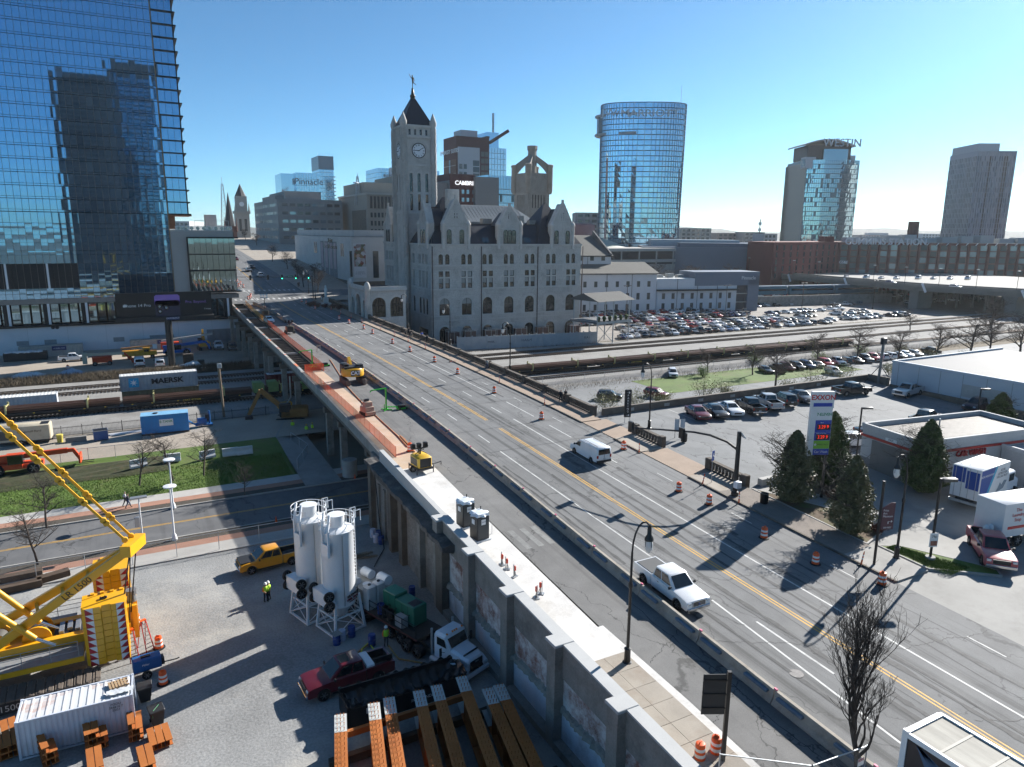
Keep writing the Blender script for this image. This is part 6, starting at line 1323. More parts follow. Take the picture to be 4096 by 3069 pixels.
MB().box(1.5,2.75,-.85,.85,1.13,1.23).build('bonnet',plastic_black,t);TEXT('Kiewit',.25,black_metal,t,FR((.2,-1.02,.95),(1,0,0),(0,0,1)),ext=.005);MB().cyl((-1.2,.2,.9),(-2.2,.2,.95),.3,n=12).build('rolled_mat',dark_metal,t)
t=veh('pickup','dark red crew cab pickup with a white tool box in its bed',(10.7,44.1,0),266,(.12,.01,.016),scale=1.06)
MB().bbox(-1.6,-1.05,-.85,.85,1.1,1.42,.04).build('tool_box',white_paint,t);MB().box(-.1,.55,-.45,.45,1.925,1.95).build('sunroof',auto_glass,t);MB().box(-2.9,-1.7,.6,.66,1.25,1.6).build('bed_rack',black_metal,t)
fl_=thing('flatbed_trailer','dark flatbed trailer behind the white tractor, carrying tanks and a green generator','trailer',(15.5,50.5,0),rad(-70));mb=MB()
mb.box(-6.5,5.4,-1.25,1.25,1.12,1.3);mb.box(-6.5,5.4,-.55,-.35,.75,1.12);mb.box(-6.5,5.4,.35,.55,.75,1.12);mb.build('deck',M('black_trailer_deck',(.03,.025,.022),.7,var=.3),fl_)
MB().box(-6.5,5.4,-1.275,-1.25,1.13,1.28).build('side_rail',M('maroon_side_rail',(.09,.02,.018),.6),fl_)
for x in(2.0,3.3):
 for s in(-1,1):put(wheel_mesh(.5,.3),'wheel',fl_,(x,s*1.05,.5))
mb=MB();[mb.beam((x,-1.2,1.3),(x,-1.2,2.35),.05)for x in(-.4,.9,2.2,3.6,5.2)];mb.beam((-.4,-1.2,2.3),(5.2,-1.2,2.3),.05);mb.beam((-.4,-1.2,1.85),(5.2,-1.2,1.85),.04);mb.build('hand_rail',black_metal,fl_)
gp=thing('grout_plant','dusty white grout mixing plant with a hopper and small tanks, beside the front silo','mixing plant',(14.6,53.3,0),rad(-70));gw=M('cement_dusted_white',(.42,.41,.38),.85,var=.25,scale=1.2,fine=.1,stain=(.25,.24,.22),stain_amt=.6)
mb=MB();mb.loft([[(-3.2,-.7,.9),(1.6,-.7,.9),(1.6,.7,.9),(-3.2,.7,.9)],[(-3.2,-1.15,2.0),(1.6,-1.15,2.0),(1.6,1.15,2.0),(-3.2,1.15,2.0)],[(-3.2,-1.15,2.7),(1.6,-1.15,2.7),(1.6,1.15,2.7),(-3.2,1.15,2.7)]]);mb.build('hopper',gw,gp)
mb=MB();mb.loft([[(-4.6,-.8,1.8),(-1.8,-.8,2.7),(-1.8,.8,2.7),(-4.6,.8,1.8)],[(-4.6,-.8,2.5),(-1.8,-.8,3.3),(-1.8,.8,3.3),(-4.6,.8,2.5)]]);mb.build('chute',gw,gp)
for(x0,y0),(x1,y1),r_,z_ in(((-.6,.5),(.5,.5),.38,3.1),((1.2,.8),(2.3,.8),.42,3.1),((-.6,-.75),(.4,-.75),.27,2.98)):MB().cyl((x0,y0,z_),(x1,y1,z_),r_,n=16).build('small_tank',white_paint,gp,40)
MB().cyl((.9,-.3,2.7),(.9,-.3,2.78),.36,n=16).build('hatch',white_paint,gp);MB().cyl((-2.3,-.9,2.6),(-3.6,-1.0,3.5),.13,n=8).build('screw_pipe',steel,gp);MB().cyl((-2.0,-.9,2.5),(-2.0,-.9,3.3),.16,n=8).build('feed_pipe',gw,gp)
boxes_part('skid',dark_metal,gp,[(-3.4,2,-1.2,1.2,.1,.35),(-3.2,-3,-1,1,.3,1.4),(1.3,1.5,-1,1,.3,1.2)]);MB().cyl((-.5,-1.3,.9),(.6,-1.3,.9),.3,n=12).build('motor',M('grey_blue_motor',(.08,.1,.13),.5),gp,40);boxes_part('control_box',M('grey_control_box',(.16,.18,.2),.5),gp,[(1.0,1.5,-1.5,-1.2,.6,1.5),(-1.5,-.6,-1.6,-1.2,.2,.9)])
def local(t,x,y,z=0):return t.matrix_basis@Vector((x,y,z))
fm_=Matrix.Translation((15.5,50.5,0))@Matrix.Rotation(rad(-70),4,'Z')
wt=M('translucent_white_tank',(.5,.5,.5),.4,var=.12)
for k,y in enumerate((-.75,.15)):
 p_=fm_@Vector((-.95,y,1.3));w_=thing('water_tank',['white water tank nearer the camera on the flatbed','white water tank farther from the camera on the flatbed'][k],'tank',p_,rad(-70),'white tanks on the flatbed');MB().bbox(-.4,.4,-.42,.42,0,1.95,.1).build('body',wt,w_,40);MB().cyl((0,0,1.95),(0,0,2.03),.13,n=10).build('cap',black_metal,w_)
p_=fm_@Vector((2.1,.3,1.3));ge=thing('generator','green enclosed generator with a black louvre on the flatbed','generator',p_,rad(-70));grn=M('generator_green',(.012,.13,.082),.45,var=.12,fine=.05)
mb=MB();mb.bbox(-1.9,-.35,-.62,.62,.1,1.85,.05);mb.bbox(-.35,1.9,-.66,.66,.1,1.62,.05);mb.build('housing',grn,ge);MB().box(.9,1.7,-.45,.45,1.62,1.64).build('louvre',black_metal,ge)
for k in range(5):MB().box(.95,1.65,-.4+k*.18,-.36+k*.18,1.64,1.67).build('louvre_blade',dark_metal,ge)
for x in(-1.1,-.35,.5,1.2):MB().box(x,x+.015,-.675,-.66,.15,1.55).build('door_seam',black_metal,ge);MB().box(x+.1,x+.2,-.69,-.66,.8,.9).build('latch',black_metal,ge)
p_=fm_@Vector((3.0,-.75,1.3));o=MB().bbox(-.45,.45,-.3,.3,0,.85,.03).build('heater_unit',M('grey_cabinet',(.3,.3,.3),.5,var=.1),None);o.location=p_;o.rotation_euler=(0,0,rad(-70));tag(o,'small grey cabinet on the flatbed beside the green generator','cabinet')
for k,(x,y,m)in enumerate(((.4,-.7,BLU),(1.05,-.75,black_metal),(1.7,-.8,black_metal))):o=MB().lathe([(.27,0),(.3,.8),(.25,.82),(.24,.3)],14).build('tub',m,None,40);o.location=fm_@Vector((x,y,1.3));tag(o,['blue tub on the flatbed beside the white tanks','black tub between the blue tub and the last tub on the flatbed','black tub next to the grey cabinet on the flatbed'][k],'tub')
tk=thing('tractor_unit','white bonneted tractor unit parked nose out by the retaining wall','truck',(18.15,42.6,0),rad(-68));wh=M('truck_white',(.66,.69,.74),.3,var=.06,coat=.4)
hd=MB();ringh=lambda x,w,z0,z1:[(x,-w,z0),(x,w,z0),(x,w,z1-.15),(x,w-.2,z1),(x,-w+.2,z1),(x,-w,z1-.15)]
hd.loft([ringh(.3,.95,.9,1.95),ringh(1.2,.9,.85,1.85),ringh(2.0,.8,.85,1.62),ringh(2.1,.76,.85,1.5)]);hd.build('bonnet',wh,tk,30)
for s in(-1,1):
 f=MB();f.loft([[(x,s*.75,z),(x,s*1.2,z),(x,s*1.2,z+.12),(x,s*.75,z+.25)]for x,z in((.55,.6),(.75,1.0),(1.2,1.15),(1.65,1.05),(2.1,.75),(2.15,.55))]);f.build('mudguard',wh,tk,40)
 put(wheel_mesh(.5,.3),'wheel',tk,(1.3,s*1.0,.5));MB().bbox(2.05,2.2,s*.98-.17,s*.98+.17,.72,.92,.03).build('headlamp',lamp_glass,tk);MB().box(1.95,2.05,s*.98-.2,s*.98-.1,.94,1.0).build('indicator',amber_lens,tk)
 for x in(-2.8,-4.0):put(wheel_mesh(.5,.55),'wheel',tk,(x,s*.95,.5))
 MB().beam((.15,s*1.15,1.7),(.15,s*1.5,1.9),.03).build('mirror_arm',black_metal,tk);MB().bbox(.1,.2,s*1.55-.1,s*1.55+.1,1.6,2.2,.02).build('mirror',black_metal,tk)
 MB().cyl((-1.25,s*1.05,.7),(-1.25,s*1.05,3.0),.09,n=8).build('exhaust',steel,tk)
 MB().cyl((-.2,s*1.0,.62),(-1.3,s*1.0,.62),.3,n=14).build('fuel_tank',steel,tk,40)
cb=MB();ringc=lambda x,w,z0,z1,c:[(x,-w,z0),(x,w,z0),(x,w,z1-c),(x,w-c,z1),(x,-w+c,z1),(x,-w,z1-c)]
cb.loft([ringc(-1.05,1.0,.9,2.75,.15),ringc(-.95,1.03,.9,2.85,.18),ringc(.0,1.03,.9,2.85,.18),ringc(.12,.98,.9,2.65,.2),ringc(.5,.93,.9,1.95,.1)]);cb.build('cab',wh,tk,30)
MB().poly([(.52,-.82,2.0),(.52,.82,2.0),(.17,.86,2.62),(.17,-.86,2.62)]).build('windscreen',auto_glass,tk)
for s in(-1,1):MB().poly([(-.75,s*1.04,1.95),(.2,s*1.04,1.95),(.02,s*1.04,2.55),(-.75,s*1.04,2.55)][::s]).build('side_window',auto_glass,tk)
MB().box(2.1,2.16,-.6,.6,.8,1.45).build('grille',black_metal,tk);MB().bbox(2.1,2.32,-1.2,1.2,.4,.66,.04).build('bumper',wh,tk);MB().box(1.55,1.62,-.7,.7,1.76,1.86).build('bug_deflector',black_metal,tk)
for y_ in(-.75,-.2,.0,.2,.75):MB().bbox(-.08,.06,y_-.06,y_+.06,2.83,2.92,.02).build('marker_lamp',amber_lens,tk)
boxes_part('chassis',dark_metal,tk,[(-4.7,.5,-.45,.45,.7,.95)]);TEXT('Mack',.18,steel,tk,FR((2.18,0,1.35),(0,1,0),(0,0,1)),ext=.01)
gm=M('rust_orange_primer',(.4,.125,.022),.8,var=.2,scale=.5,fine=.15,stain=(.26,.07,.015),stain_amt=.5);gw2=M('whitewashed_girder_end',(.5,.52,.5),.75,var=.12,scale=1.5)
gx=[(8.75,38.2),(10.85,38.3),(11.85,38.4),(13.75,38.2),(14.95,38.2),(16.75,38.3),(17.75,36.4),(18.55,36.4)]
glab=['farthest left steel girder, on its own','second steel girder from the left, sunlit end','third steel girder from the left, half sunlit','fourth steel girder from the left, in shade','fifth steel girder from the left, in shade','sixth steel girder from the left, in front of the tractor','short ended girder second from the wall','steel girder nearest the retaining wall']
for i,(x,y1)in enumerate(gx):
 t=thing('steel_girder',glab[i]+', rust orange','girder',(x,y1,0),rad(-14+i*.5),'stored bridge girders');L_=22;w_=.36
 def ib(y0,y1_,mat,nm):
  mb=MB();mb.box(-w_,w_,y0,y1_,2.15,2.2);mb.box(-w_,w_,y0,y1_,.62,.67);mb.box(-.03,.03,y0,y1_,.672,2.148);mb.build(nm,mat,t)
 ib(-L_,-1.6,gm,'beam');ib(-1.598,0,gw2,'painted_end')
 for k in range(8):MB().box(-w_+.02,w_-.02,-2.4-k*2.4,-2.37-k*2.4,.675,2.145).build('stiffener',gm,t)
 sm=MB()
 for k in range(40):
  for q in(-.2,0,.2):sm.cyl((q,-.2-k*.42,2.2),(q,-.2-k*.42,2.38),.02,n=5);sm.cyl((q,-.2-k*.42,2.36),(q,-.2-k*.42,2.4),.035,n=5)
 sm.build('shear_studs',gm if i else gm,t,kind='stuff')
for k,y in enumerate((36.6,30,24)):o=MB().box(7.6,19.2,y-.2,y+.2,.1,.6).build('timber_bearer',M('dark_timber',(.09,.06,.04),.9,var=.3),None);tag(o,['far','middle','near'][k]+' timber bearer under the stored girders','timber','bearers under the girders')
o=MB().box(8.9,17,37.2,37.45,1.2,1.6).build('cross_beam',gm,None);tag(o,'single rust orange beam lying across behind the girder ends','beam')
cn=thing('lined_basin','long open basin draped with black plastic sheet between red pickup and girders','basin',(13.6,40.6,0),0);mb=MB();bw_,bl_=1.1,4.1
mb.box(-bl_,bl_,-bw_,-bw_+.08,0,1.3);mb.box(-bl_,bl_,bw_-.08,bw_,0,1.5);mb.box(-bl_,-bl_+.08,-bw_,bw_,0,1.3);mb.box(bl_-.08,bl_,-bw_,bw_,0,1.4);mb.build('frame',black_metal,cn)
mb=MB();P=[];nx,ny=60,14
for j in range(ny+1):
 for i in range(nx+1):
  u,v=i/nx*2-1,j/ny*2-1;z=.35+1.15*max(abs(u)**6,abs(v)**3)+.09*sin(u*40+3*v)+.05*sin(u*23-9*v)+.25*max(0,u-.5)**2;P.append((u*bl_*1.01,v*bw_*1.06,z))
mb.add(P,[(j*(nx+1)+i,j*(nx+1)+i+1,(j+1)*(nx+1)+i+1,(j+1)*(nx+1)+i)for j in range(ny)for i in range(nx)]);mb.build('plastic_liner',M('black_plastic_sheet',(.015,.016,.018),.22,var=.3),cn,80)
for x in(-2.9,-2.4):MB().box(x,x+.4,-bw_-.02,-bw_-.005,.7,1.1).build('notice',white_refl,cn)
TEXT('INDEPENDENCE',.3,white_paint,cn,FR((1.2,-bw_-.02,.6),(1,0,0),(0,0,1)),ext=.005)
ct_=thing('shipping_container','white shipping container with a rust streaked roof in the left foreground','container',(-5.35,46.75,0),rad(-1.5));cw_=M('container_white',(.52,.56,.63),.55,var=.14,scale=.7,fine=.05)
rust_roof=M('rusty_container_roof',(.6,.61,.62),.6,var=.1,scale=.6,stain=(.4,.13,.035),stain_amt=.85,stretch=(.8,1.1,1))
mb=MB()
for s in(-1,1):
 n=88;P=[];F=[]
 for i in range(n+1):x=-3.0+6.0*i/n;d=.04 if(i//2)%2 else 0;P+=[(x,s*(1.14-d),.16),(x,s*(1.14-d),2.44)]
 for i in range(n):F.append((2*i,2*i+2,2*i+3,2*i+1))
 mb.add(P,F)
mb.build('side_panels',cw_,ct_)
mb=MB();P=[];F=[];n=84
for i in range(n+1):x=-3.0+6.0*i/n;z=2.47+(.035 if(i%6)in(2,3)else 0);P+=[(x,-1.12,z),(x,1.12,z)]
for i in range(n):F.append((2*i,2*i+2,2*i+3,2*i+1))
mb.add(P,F);mb.build('roof',rust_roof,ct_)
mb=MB()
for sy in(-1,1):
 for z in(.08,2.48):mb.box(-3.03,3.03,sy*1.14-.06,sy*1.14+.06,z-.06,z+.04)
 for sx in(-1,1):mb.box(sx*3.0-.07,sx*3.0+.07,sy*1.14-.07,sy*1.14+.07,0,2.55)
for sx in(-1,1):mb.box(sx*3-.05,sx*3+.05,-1.1,1.1,2.42,2.52);mb.box(sx*3-.05,sx*3+.05,-1.1,1.1,0,.12)
mb.build('frame',cw_,ct_);MB().box(2.96,3.0,-1.08,1.08,.12,2.42).build('doors',cw_,ct_);MB().box(-3,-2.97,-1.08,1.08,.12,2.42).build('end_panel',cw_,ct_)
for y_ in(-.7,-.25,.25,.7):MB().cyl((3.04,y_,.1),(3.04,y_,2.45),.02,n=6).build('lock_bar',steel,ct_)
TEXT('FOOU\n266616 7\n22G1',.2,M('black_stencil',(.03,.03,.03),.6),ct_,FR((2.1,-1.16,1.95),(1,0,0),(0,0,1)),ext=.004)
pa=thing('pallet','wooden pallet with clear sheeting on the container roof','pallet',local(ct_,2.2,.3,2.53),rad(10));[MB().box(-.5+k*.17,-.38+k*.17,-.4,.4,.1,.13).build('slat',M('pale_pallet_wood',(.4,.27,.15),.8,var=.2),pa)for k in range(6)];boxes_part('pallet_feet',MATS['pale_pallet_wood'],pa,[(-.5,.6,y_,y_+.08,0,.1)for y_ in(-.4,0,.32)])
mb=MB();P=[(-.7+1.5*i/12,-.65+.55*j/4+.04*rn(i,j*2),.07+.09*abs(rn(i*1.3,j*1.7)))for j in range(5)for i in range(13)];mb.add(P,[(j*13+i,j*13+i+1,(j+1)*13+i+1,(j+1)*13+i)for j in range(4)for i in range(12)]);o=mb.build('plastic_sheet',M('clear_sheeting',(.6,.62,.64),.2,var=.2,scale=4),None,70);o.location=local(ct_,2.3,-.2,2.53);tag(o,'crumpled pale plastic sheet on the container roof','sheet')
for k,(x,y,lb)in enumerate(((-1.75,48.5,'black bin right behind the container doors'),(-1.15,45.6,'black lidded bin tied with green cord right of the container'))):
 t=thing('waste_bin',lb,'bin',(x,y,0),rad(10*k));MB().loft([[(-.3,-.35,.1),(.3,-.35,.1),(.3,.35,.1),(-.3,.35,.1)],[(-.42,-.45,1.05),(.42,-.45,1.05),(.42,.45,1.05),(-.42,.45,1.05)]]).build('body',plastic_black,t);MB().bbox(-.46,.46,-.5,.5,1.05,1.16,.04).build('lid',plastic_black,t)
 for s in(-1,1):MB().cyl((s*.3,.38,.12),(s*.36,.38,.12),.12,n=10).build('wheel',rubber,t)
 if k:MB().tube([(-.3,-.5,.8),(-.2,-.3,1.18),(.1,0,1.2),(.3,.45,1.1)],.015,4).build('cord',M('green_cord',(.05,.3,.12),.6),t)
wd=thing('welder_trailer','blue welding generator on a two wheel trailer beside an orange drum','welder',(-1.55,51.6,0),rad(6));bl2=M('welder_blue',(.012,.1,.3),.4,var=.12)
MB().bbox(-.9,.9,-.42,.42,.55,1.4,.05).build('housing',bl2,wd);MB().box(-.35,.25,-.12,.12,1.4,1.48).build('top_handle',black_metal,wd);MB().box(.9,1.1,-.3,.3,.6,1.1).build('panel',black_metal,wd);MB().tube([(1.0,0,.6),(1.9,0,.55),(2.1,0,.6)],.04,6).build('tow_bar',black_metal,wd);TEXT('Miller',.2,white_paint,wd,FR((-.1,-.43,1.0),(1,0,0),(0,0,1)),ext=.004)
for s in(-1,1):put(wheel_mesh(.33,.18),'wheel',wd,(-.1,s*.62,.33))
for k,(x,y,rz,lb)in enumerate(((-2.45,54.2,.2,'red step ladder nearer the counterweights'),(-1.6,55.2,.5,'red step ladder right of the other, by the orange drum'))):
 t=thing('step_ladder',lb,'ladder',(x,y,0),rz);fr=M('red_fibreglass',(.5,.03,.025),.5);h=2.3
 for sx in(-1,1):MB().beam((sx*.3,-.6,0),(sx*.17,0,h),.06).build('rail',fr,t);MB().beam((sx*.3,.6,0),(sx*.17,.05,h),.045).build('rear_rail',fr,t)
 for i in range(7):MB().box(-.29+i*.017,.29-i*.017,-.6+.6*(i+1)/8-.04,-.6+.6*(i+1)/8+.04,h*(i+1)/8,h*(i+1)/8+.03).build('rung',steel,t)
 MB().box(-.2,.2,-.1,.15,h,h+.06).build('top_cap',orange_pl,t)
beam_me={}
def bstack(px,py,nx,nz,rz,ln,lab):
 p=G(px,py,0)
 mb=MB();mb.box(-.19,.19,-ln/2,ln/2,.36,.4);mb.box(-.19,.19,-ln/2,ln/2,0,.04);mb.box(-.02,.02,-ln/2,ln/2,.041,.359);me=mb.mesh('stored_beam',gm)
 for i in range(nx):
  for k in range(nz if i!=nx-1 or nz<3 else nz-1):
   o=put(me,'stored_beam',None,(p[0]+cos(rz)*(i-.5*(nx-1))*.42,p[1]+sin(rz)*(i-.5*(nx-1))*.42,.12+k*.42),(0,0,rz+rnd.uniform(-.03,.03)))
   tag(o,f'{lab}, {["bottom", "middle", "upper", "top"][k]} layer, {ORD[i]} from left','beam','small orange beams')
bstack(385,2965,3,3,.12,2.2,'orange steel beam in the stack of three columns');bstack(195,3030,2,3,.25,2.0,'orange steel beam in the tilted stack left of it');bstack(545,2935,2,3,.05,1.8,'orange steel beam in the stack by the container corner');bstack(385,3085,2,2,.1,2,'orange steel beam in the stack cut by the frame bottom');bstack(590,3075,2,2,.1,2,'orange steel beam in the small right stack at the frame bottom');bstack(640,2965,3,1,.1,1.8,'brownish beam on edge right of the stacks')
bstack(30,2985,3,2,.2,3.0,'orange steel beam left of the container end')
o=MB().beam((11.3,46.5,.12),(13.6,48.2,.14),.12,.1).build('timber',M('brown_timber',(.25,.13,.05),.85,var=.2),None);tag(o,'long brown timber on the gravel behind the red pickup','timber')
for k,P in enumerate(([(11.0,45.9,.05),(11.3,46.6,.2),(12.0,47.0,.22),(12.3,46.6,.1),(12.7,47.4,.25),(13.4,48.0,.25)],[(13.4,48.0,.2),(13.5,47.2,.1),(13.7,46.6,.08),(13.9,46.3,.06)])):o=MB().tube([Vector(p)for p in P],.05,5).build('lifting_strap',M('yellow_strap',(.62,.6,.05),.6),None,50);tag(o,['yellow lifting strap looped along the brown timber','short yellow strap trailing off the timber end'][k],'strap')
o=MB().tube([(14.6,46.9,.25),(14.7,46.0,.1),(14.8,45.2,.06),(16.5,43.6,.06),(18.6,43.0,.05),(19.5,43.3,.05)],.06,6).build('hose',M('tan_hose',(.35,.24,.08),.6),None,60);tag(o,'thick tan hose from the plant towards the tractor','hose')
o=MB().tube([(17.6,60.3,.05),(18.3,61.5,.06),(19.6,63.5,.1),(20.0,66,1.5),(20.05,67.4,6.5),(20.4,68.5,7.55)],.05,6).build('hose',black_metal,None,60);tag(o,'black hose hanging down the abutment','hose')
for k in range(7):o=MB().cbox((0,0,.06),(2.0,.22,.09),0).build('plank',M('weathered_plank',(.24,.2,.15),.9,var=.25),None);o.location=(17.2+rnd.uniform(-.4,.4),63+rnd.uniform(-.7,.7),.02+.1*(k//3));o.rotation_euler=(0,0,rnd.uniform(-.4,.4));tag(o,f'grey plank in the loose pile behind the silos, {ORD[k]} laid','plank','loose planks by the abutment')
for k,(px,py,rz,l)in enumerate(((60,2365,.1,4),(55,2325,.05,4.4),(215,2320,.3,2.5))):p=G(px,py);o=MB().cbox((0,0,.35),(l,.8,.6),rz).build('timber_crate',M('dark_timber',(.09,.06,.04),.9),None);o.location=(p[0],p[1],0);tag(o,['brown open timber box at the left edge, nearer','dark timber box at the left edge by the fence','pile of dark rods by the fence post'][k],'crate')
cr=thing('crawler_crane','yellow crawler crane with two stacks of counterweight slabs and a raised frame','crane',(0,0,0));ye=M('crane_yellow',(.78,.39,.012),.4,var=.1,scale=.8,fine=.04,coat=.25)
hzm=M('red_hazard',(.4,.012,.02),.5);
def cwt(x0,x1,y0,y1,z0,z1,n):
 for k in range(n):
  za,zb=z0+(z1-z0)*k/n,z0+(z1-z0)*(k+1)/n-.03;c=.22;o=.02*(k%2)
  mb=MB();mb.prism([(x0+c,y0),(x0+1.15,y0),(x0+1.2,y0+.12),(x0+1.75,y0+.12),(x0+1.8,y0),(x1-.05,y0),(x1,y0+.05),(x1,y1),(x0,y1),(x0,y0+c)],'z',za,zb);s=mb.build('counterweight_slab',ye,cr)
  for xa,xb in((x0+c,x0+.7),(x1-.55,x1-.05)):
   MB().add([(xa,y0-.006,za),(xb,y0-.006,za),(xb,y0-.006,zb),(xa,y0-.006,zb)],[(0,1,2,3)]).build('white_panel',white_refl,s);MB().add([(xa,y0-.01,za),(xb,y0-.01,za),(xa if xa<x0+1 else xb,y0-.01,zb)],[(0,1,2)]).build('red_triangle',hzm,s)
  MB().add([(x1+.006,y0+.2,za),(x1+.006,y0+.7,za),(x1+.006,y0+.2,zb)],[(0,1,2)]).build('side_triangle',hzm,s)
  if k==n-1:
   for q in range(4):MB().box(x0+.5+q*.6,x0+.75+q*.6,y1-.25,y1+.02,zb,zb+.1).build('lug',ye,s)
   mb=MB();[mb.tube([((x0+x1)/2+rnd.uniform(-.25,.25),(y0+y1)/2+rnd.uniform(-.2,.2),zb+rnd.uniform(.02,.16))for _ in range(5)],.03,5)for _ in range(5)];mb.build('lifting_chain',dark_metal,s)
cwt(-5.15,-2.5,52.4,54.6,1.15,5.5,9);cwt(-4.7,-2.3,57.8,60.4,1.15,5.6,9)
boxes_part('superstructure',ye,cr,[(-22,-2.4,54.65,55.2,1.7,2.6),(-22,-2.4,57.1,57.7,1.7,2.6),(-22,-5.5,55.21,57.09,1.9,2.15),(-3.2,-2.2,55.21,57.09,1.6,3.6),(-22,-5.3,52.6,54.6,1.6,1.95),(-2.2,-1.9,54.9,55.2,1.2,3.8),(-2.2,-1.9,56.6,56.9,1.2,3.8)])
boxes_part('walkway',M('grey_grating',(.3,.31,.32),.6,.3,var=.2),cr,[(-22,-5.35,52.7,54.6,1.96,2.0),(-22,-6,57.8,58.9,2.2,2.24)])
def crail(y,x0,x1,z):
 mb=MB();n=int((x1-x0)/1.5)
 for k in range(n+1):x=x0+(x1-x0)*k/n;mb.cyl((x,y,z),(x,y,z+1.1),.025,n=6)
 for h in(.4,.75,1.1):mb.cyl((x0,y,z+h),(x1,y,z+h),.022,n=6)
 mb.build('hand_rail',steel,cr)
crail(52.75,-17,-5.6,2.0);crail(58.9,-17,-5.6,2.24)
for x,r_ in((-8.2,.85),(-10.6,.8)):
 mb=MB();mb.cyl((x,55.4,2.6),(x,56.9,2.6),r_*.75,n=20);mb.build('winch_rope',M('wound_rope',(.1,.095,.085),.6,.3,stretch=(1,30,1),var=.4),cr,40);mb=MB();mb.cyl((x,55.25,2.6),(x,55.4,2.6),r_*1.05,n=22);mb.cyl((x,56.9,2.6),(x,57.05,2.6),r_*1.05,n=22);mb.build('winch_flange',ye,cr,40)
boxes_part('engine_bay',dark_metal,cr,[(-7.2,-5.5,55.25,57.05,2.16,2.5)]);boxes_part('machinery',steel,cr,[(-6.9+k*.5,-6.6+k*.5,55.4+.3*(k%2),56.8,2.5,2.75)for k in range(3)])
A0=[(-12.6,55.0,2.8),(-12.6,57.3,2.8)];HD=(-1.5,52.6,10.0);HD2=(-1.35,53.6,10.2)
def AYp(px,py,Y):p=AY(px,py,Y);return(p[0],p[1],p[2])
b0=AYp(-120,2665,54.9);b1=AYp(-160,2590,57.2);h0=AYp(520,2195,53.6);h1=AYp(545,2175,55.0)
for a_,c_,nm in((b0,h0,'frame_leg'),(b1,h1,'frame_leg')):MB().beam(a_,c_,.42,.55).build(nm,ye,cr)
for k in range(6):t_=.12+k*.15;a_=Vector(b0).lerp(Vector(h0),t_);c_=Vector(b1).lerp(Vector(h1),t_);MB().beam(a_,c_,.2,.24).build('frame_strut',ye,cr)
MB().beam(Vector(h0)+Vector((-.3,-.5,0)),Vector(h1)+Vector((.3,.6,.1)),.7,.8).build('frame_head',ye,cr)
lg=Vector(b0).lerp(Vector(h0),.66);dr=(Vector(h0)-Vector(b0)).normalized();TEXT('LR 1500',.62,black_metal,cr,FR(lg+Vector((0,-.235,0)),dr,Vector((0,0,1))),ext=.004,sx=1.05)
for(x0_,y0_),(x1_,y1_),Y in(((-60,1655),(505,2165),53.6),((-60,1600),(530,2150),55.0)):
 p0,p1=Vector(AYp(x0_,y0_,Y)),Vector(AYp(x1_,y1_,Y));n=6
 for k in range(n):
  a_,c_=p0.lerp(p1,k/n),p0.lerp(p1,(k+1)/n);mb=MB();mb.beam(a_.lerp(c_,.07),a_.lerp(c_,.93),.13,.16);d_=(c_-a_).normalized()
  for s_ in(.07,.93):e=a_.lerp(c_,s_);mb.cyl(e+Vector((0,-.12,0)),e+Vector((0,.12,0)),.2,n=12)
  mb.build('pendant_bar',ye,cr)
for a_,c_ in((h0,(-2.4,54.0,3.2)),(h1,(-2.3,55.2,3.2)),(h0,(-2.9,53.6,3.6))):MB().cyl(a_,c_,.05,n=6).build('hoist_rope',dark_metal,cr)
for(x0_,y0_),(x1_,y1_),Y in(((-20,2360),(160,2490),56),((-20,2455),(140,2555),54)):MB().cyl(AYp(x0_,y0_,Y),AYp(x1_,y1_,Y),.2,n=12).build('ram',ye,cr,40);a_=AYp(x1_,y1_,Y);MB().cyl(a_,(a_[0]+1.1,a_[1],a_[2]-.8),.11,n=10).build('ram_rod',MATS['chrome'],cr,40)
MB().lathe([(.35,0),(.3,.5),(.4,.6),(.4,.9)],12,(-2.2,56.2,3.6)).build('sheave',M('grey_sheave',(.3,.3,.3),.4,.5),cr)
pad=M('worn_track_pad',(.13,.105,.085),.8,.2,var=.3,fine=.2);pm_=MB();pm_.bbox(-.24,.24,-.95,.95,0,.12,.03);pm_.box(-.05,.05,-.9,.9,.12,.17);pme=pm_.mesh('track_pad',pad)
for k in range(26):x=-4.6-k*.53;put(pme,'track_pad',cr,(x,51.3,1.15-.14*max(0,(x+5.8))**1.5),(0,.12*max(0,x+5.8),.02))
boxes_part('track_frame',M('black_track_frame',(.02,.02,.022),.6),cr,[(-20,-4.6,50.7,51.9,.2,1.1)]);TEXT('1500',.6,steel,cr,FR((-9.4,50.35,.75),(1,0,0),(0,0,1)),ext=.004);boxes_part('ground_mat',conc,cr,[(-11.5,-8,52.3,54.4,.02,.2),(-7.9,-5.4,52.4,54.4,.02,.24)])
od=MB();od.use(1).lathe([(.42,0),(.42,.05),(.3,.07)],18);od.use(0).lathe([(.285,.05),(.28,.25)],16);od.use(2).lathe([(.275,.251),(.27,.42)],16);od.use(0).lathe([(.268,.421),(.262,.56)],16);od.use(2).lathe([(.258,.561),(.252,.72)],16);od.use(0).lathe([(.25,.721),(.24,.88),(.22,.93),(.16,.95),(.05,.95)],16);od.bbox(-.13,.13,-.02,.02,.94,1.05,.01)
odm=od.mesh('traffic_drum',[orange_pl,rubber,white_refl],40)
def rdrum(p,lab,rz=None):o=put(odm,'traffic_drum',None,p,(rnd.uniform(-.02,.02),rnd.uniform(-.02,.02),rnd.uniform(0,6)if rz is None else rz),scale=rnd.uniform(.97,1.04));tag(o,lab,'traffic drum','orange and white traffic drums')
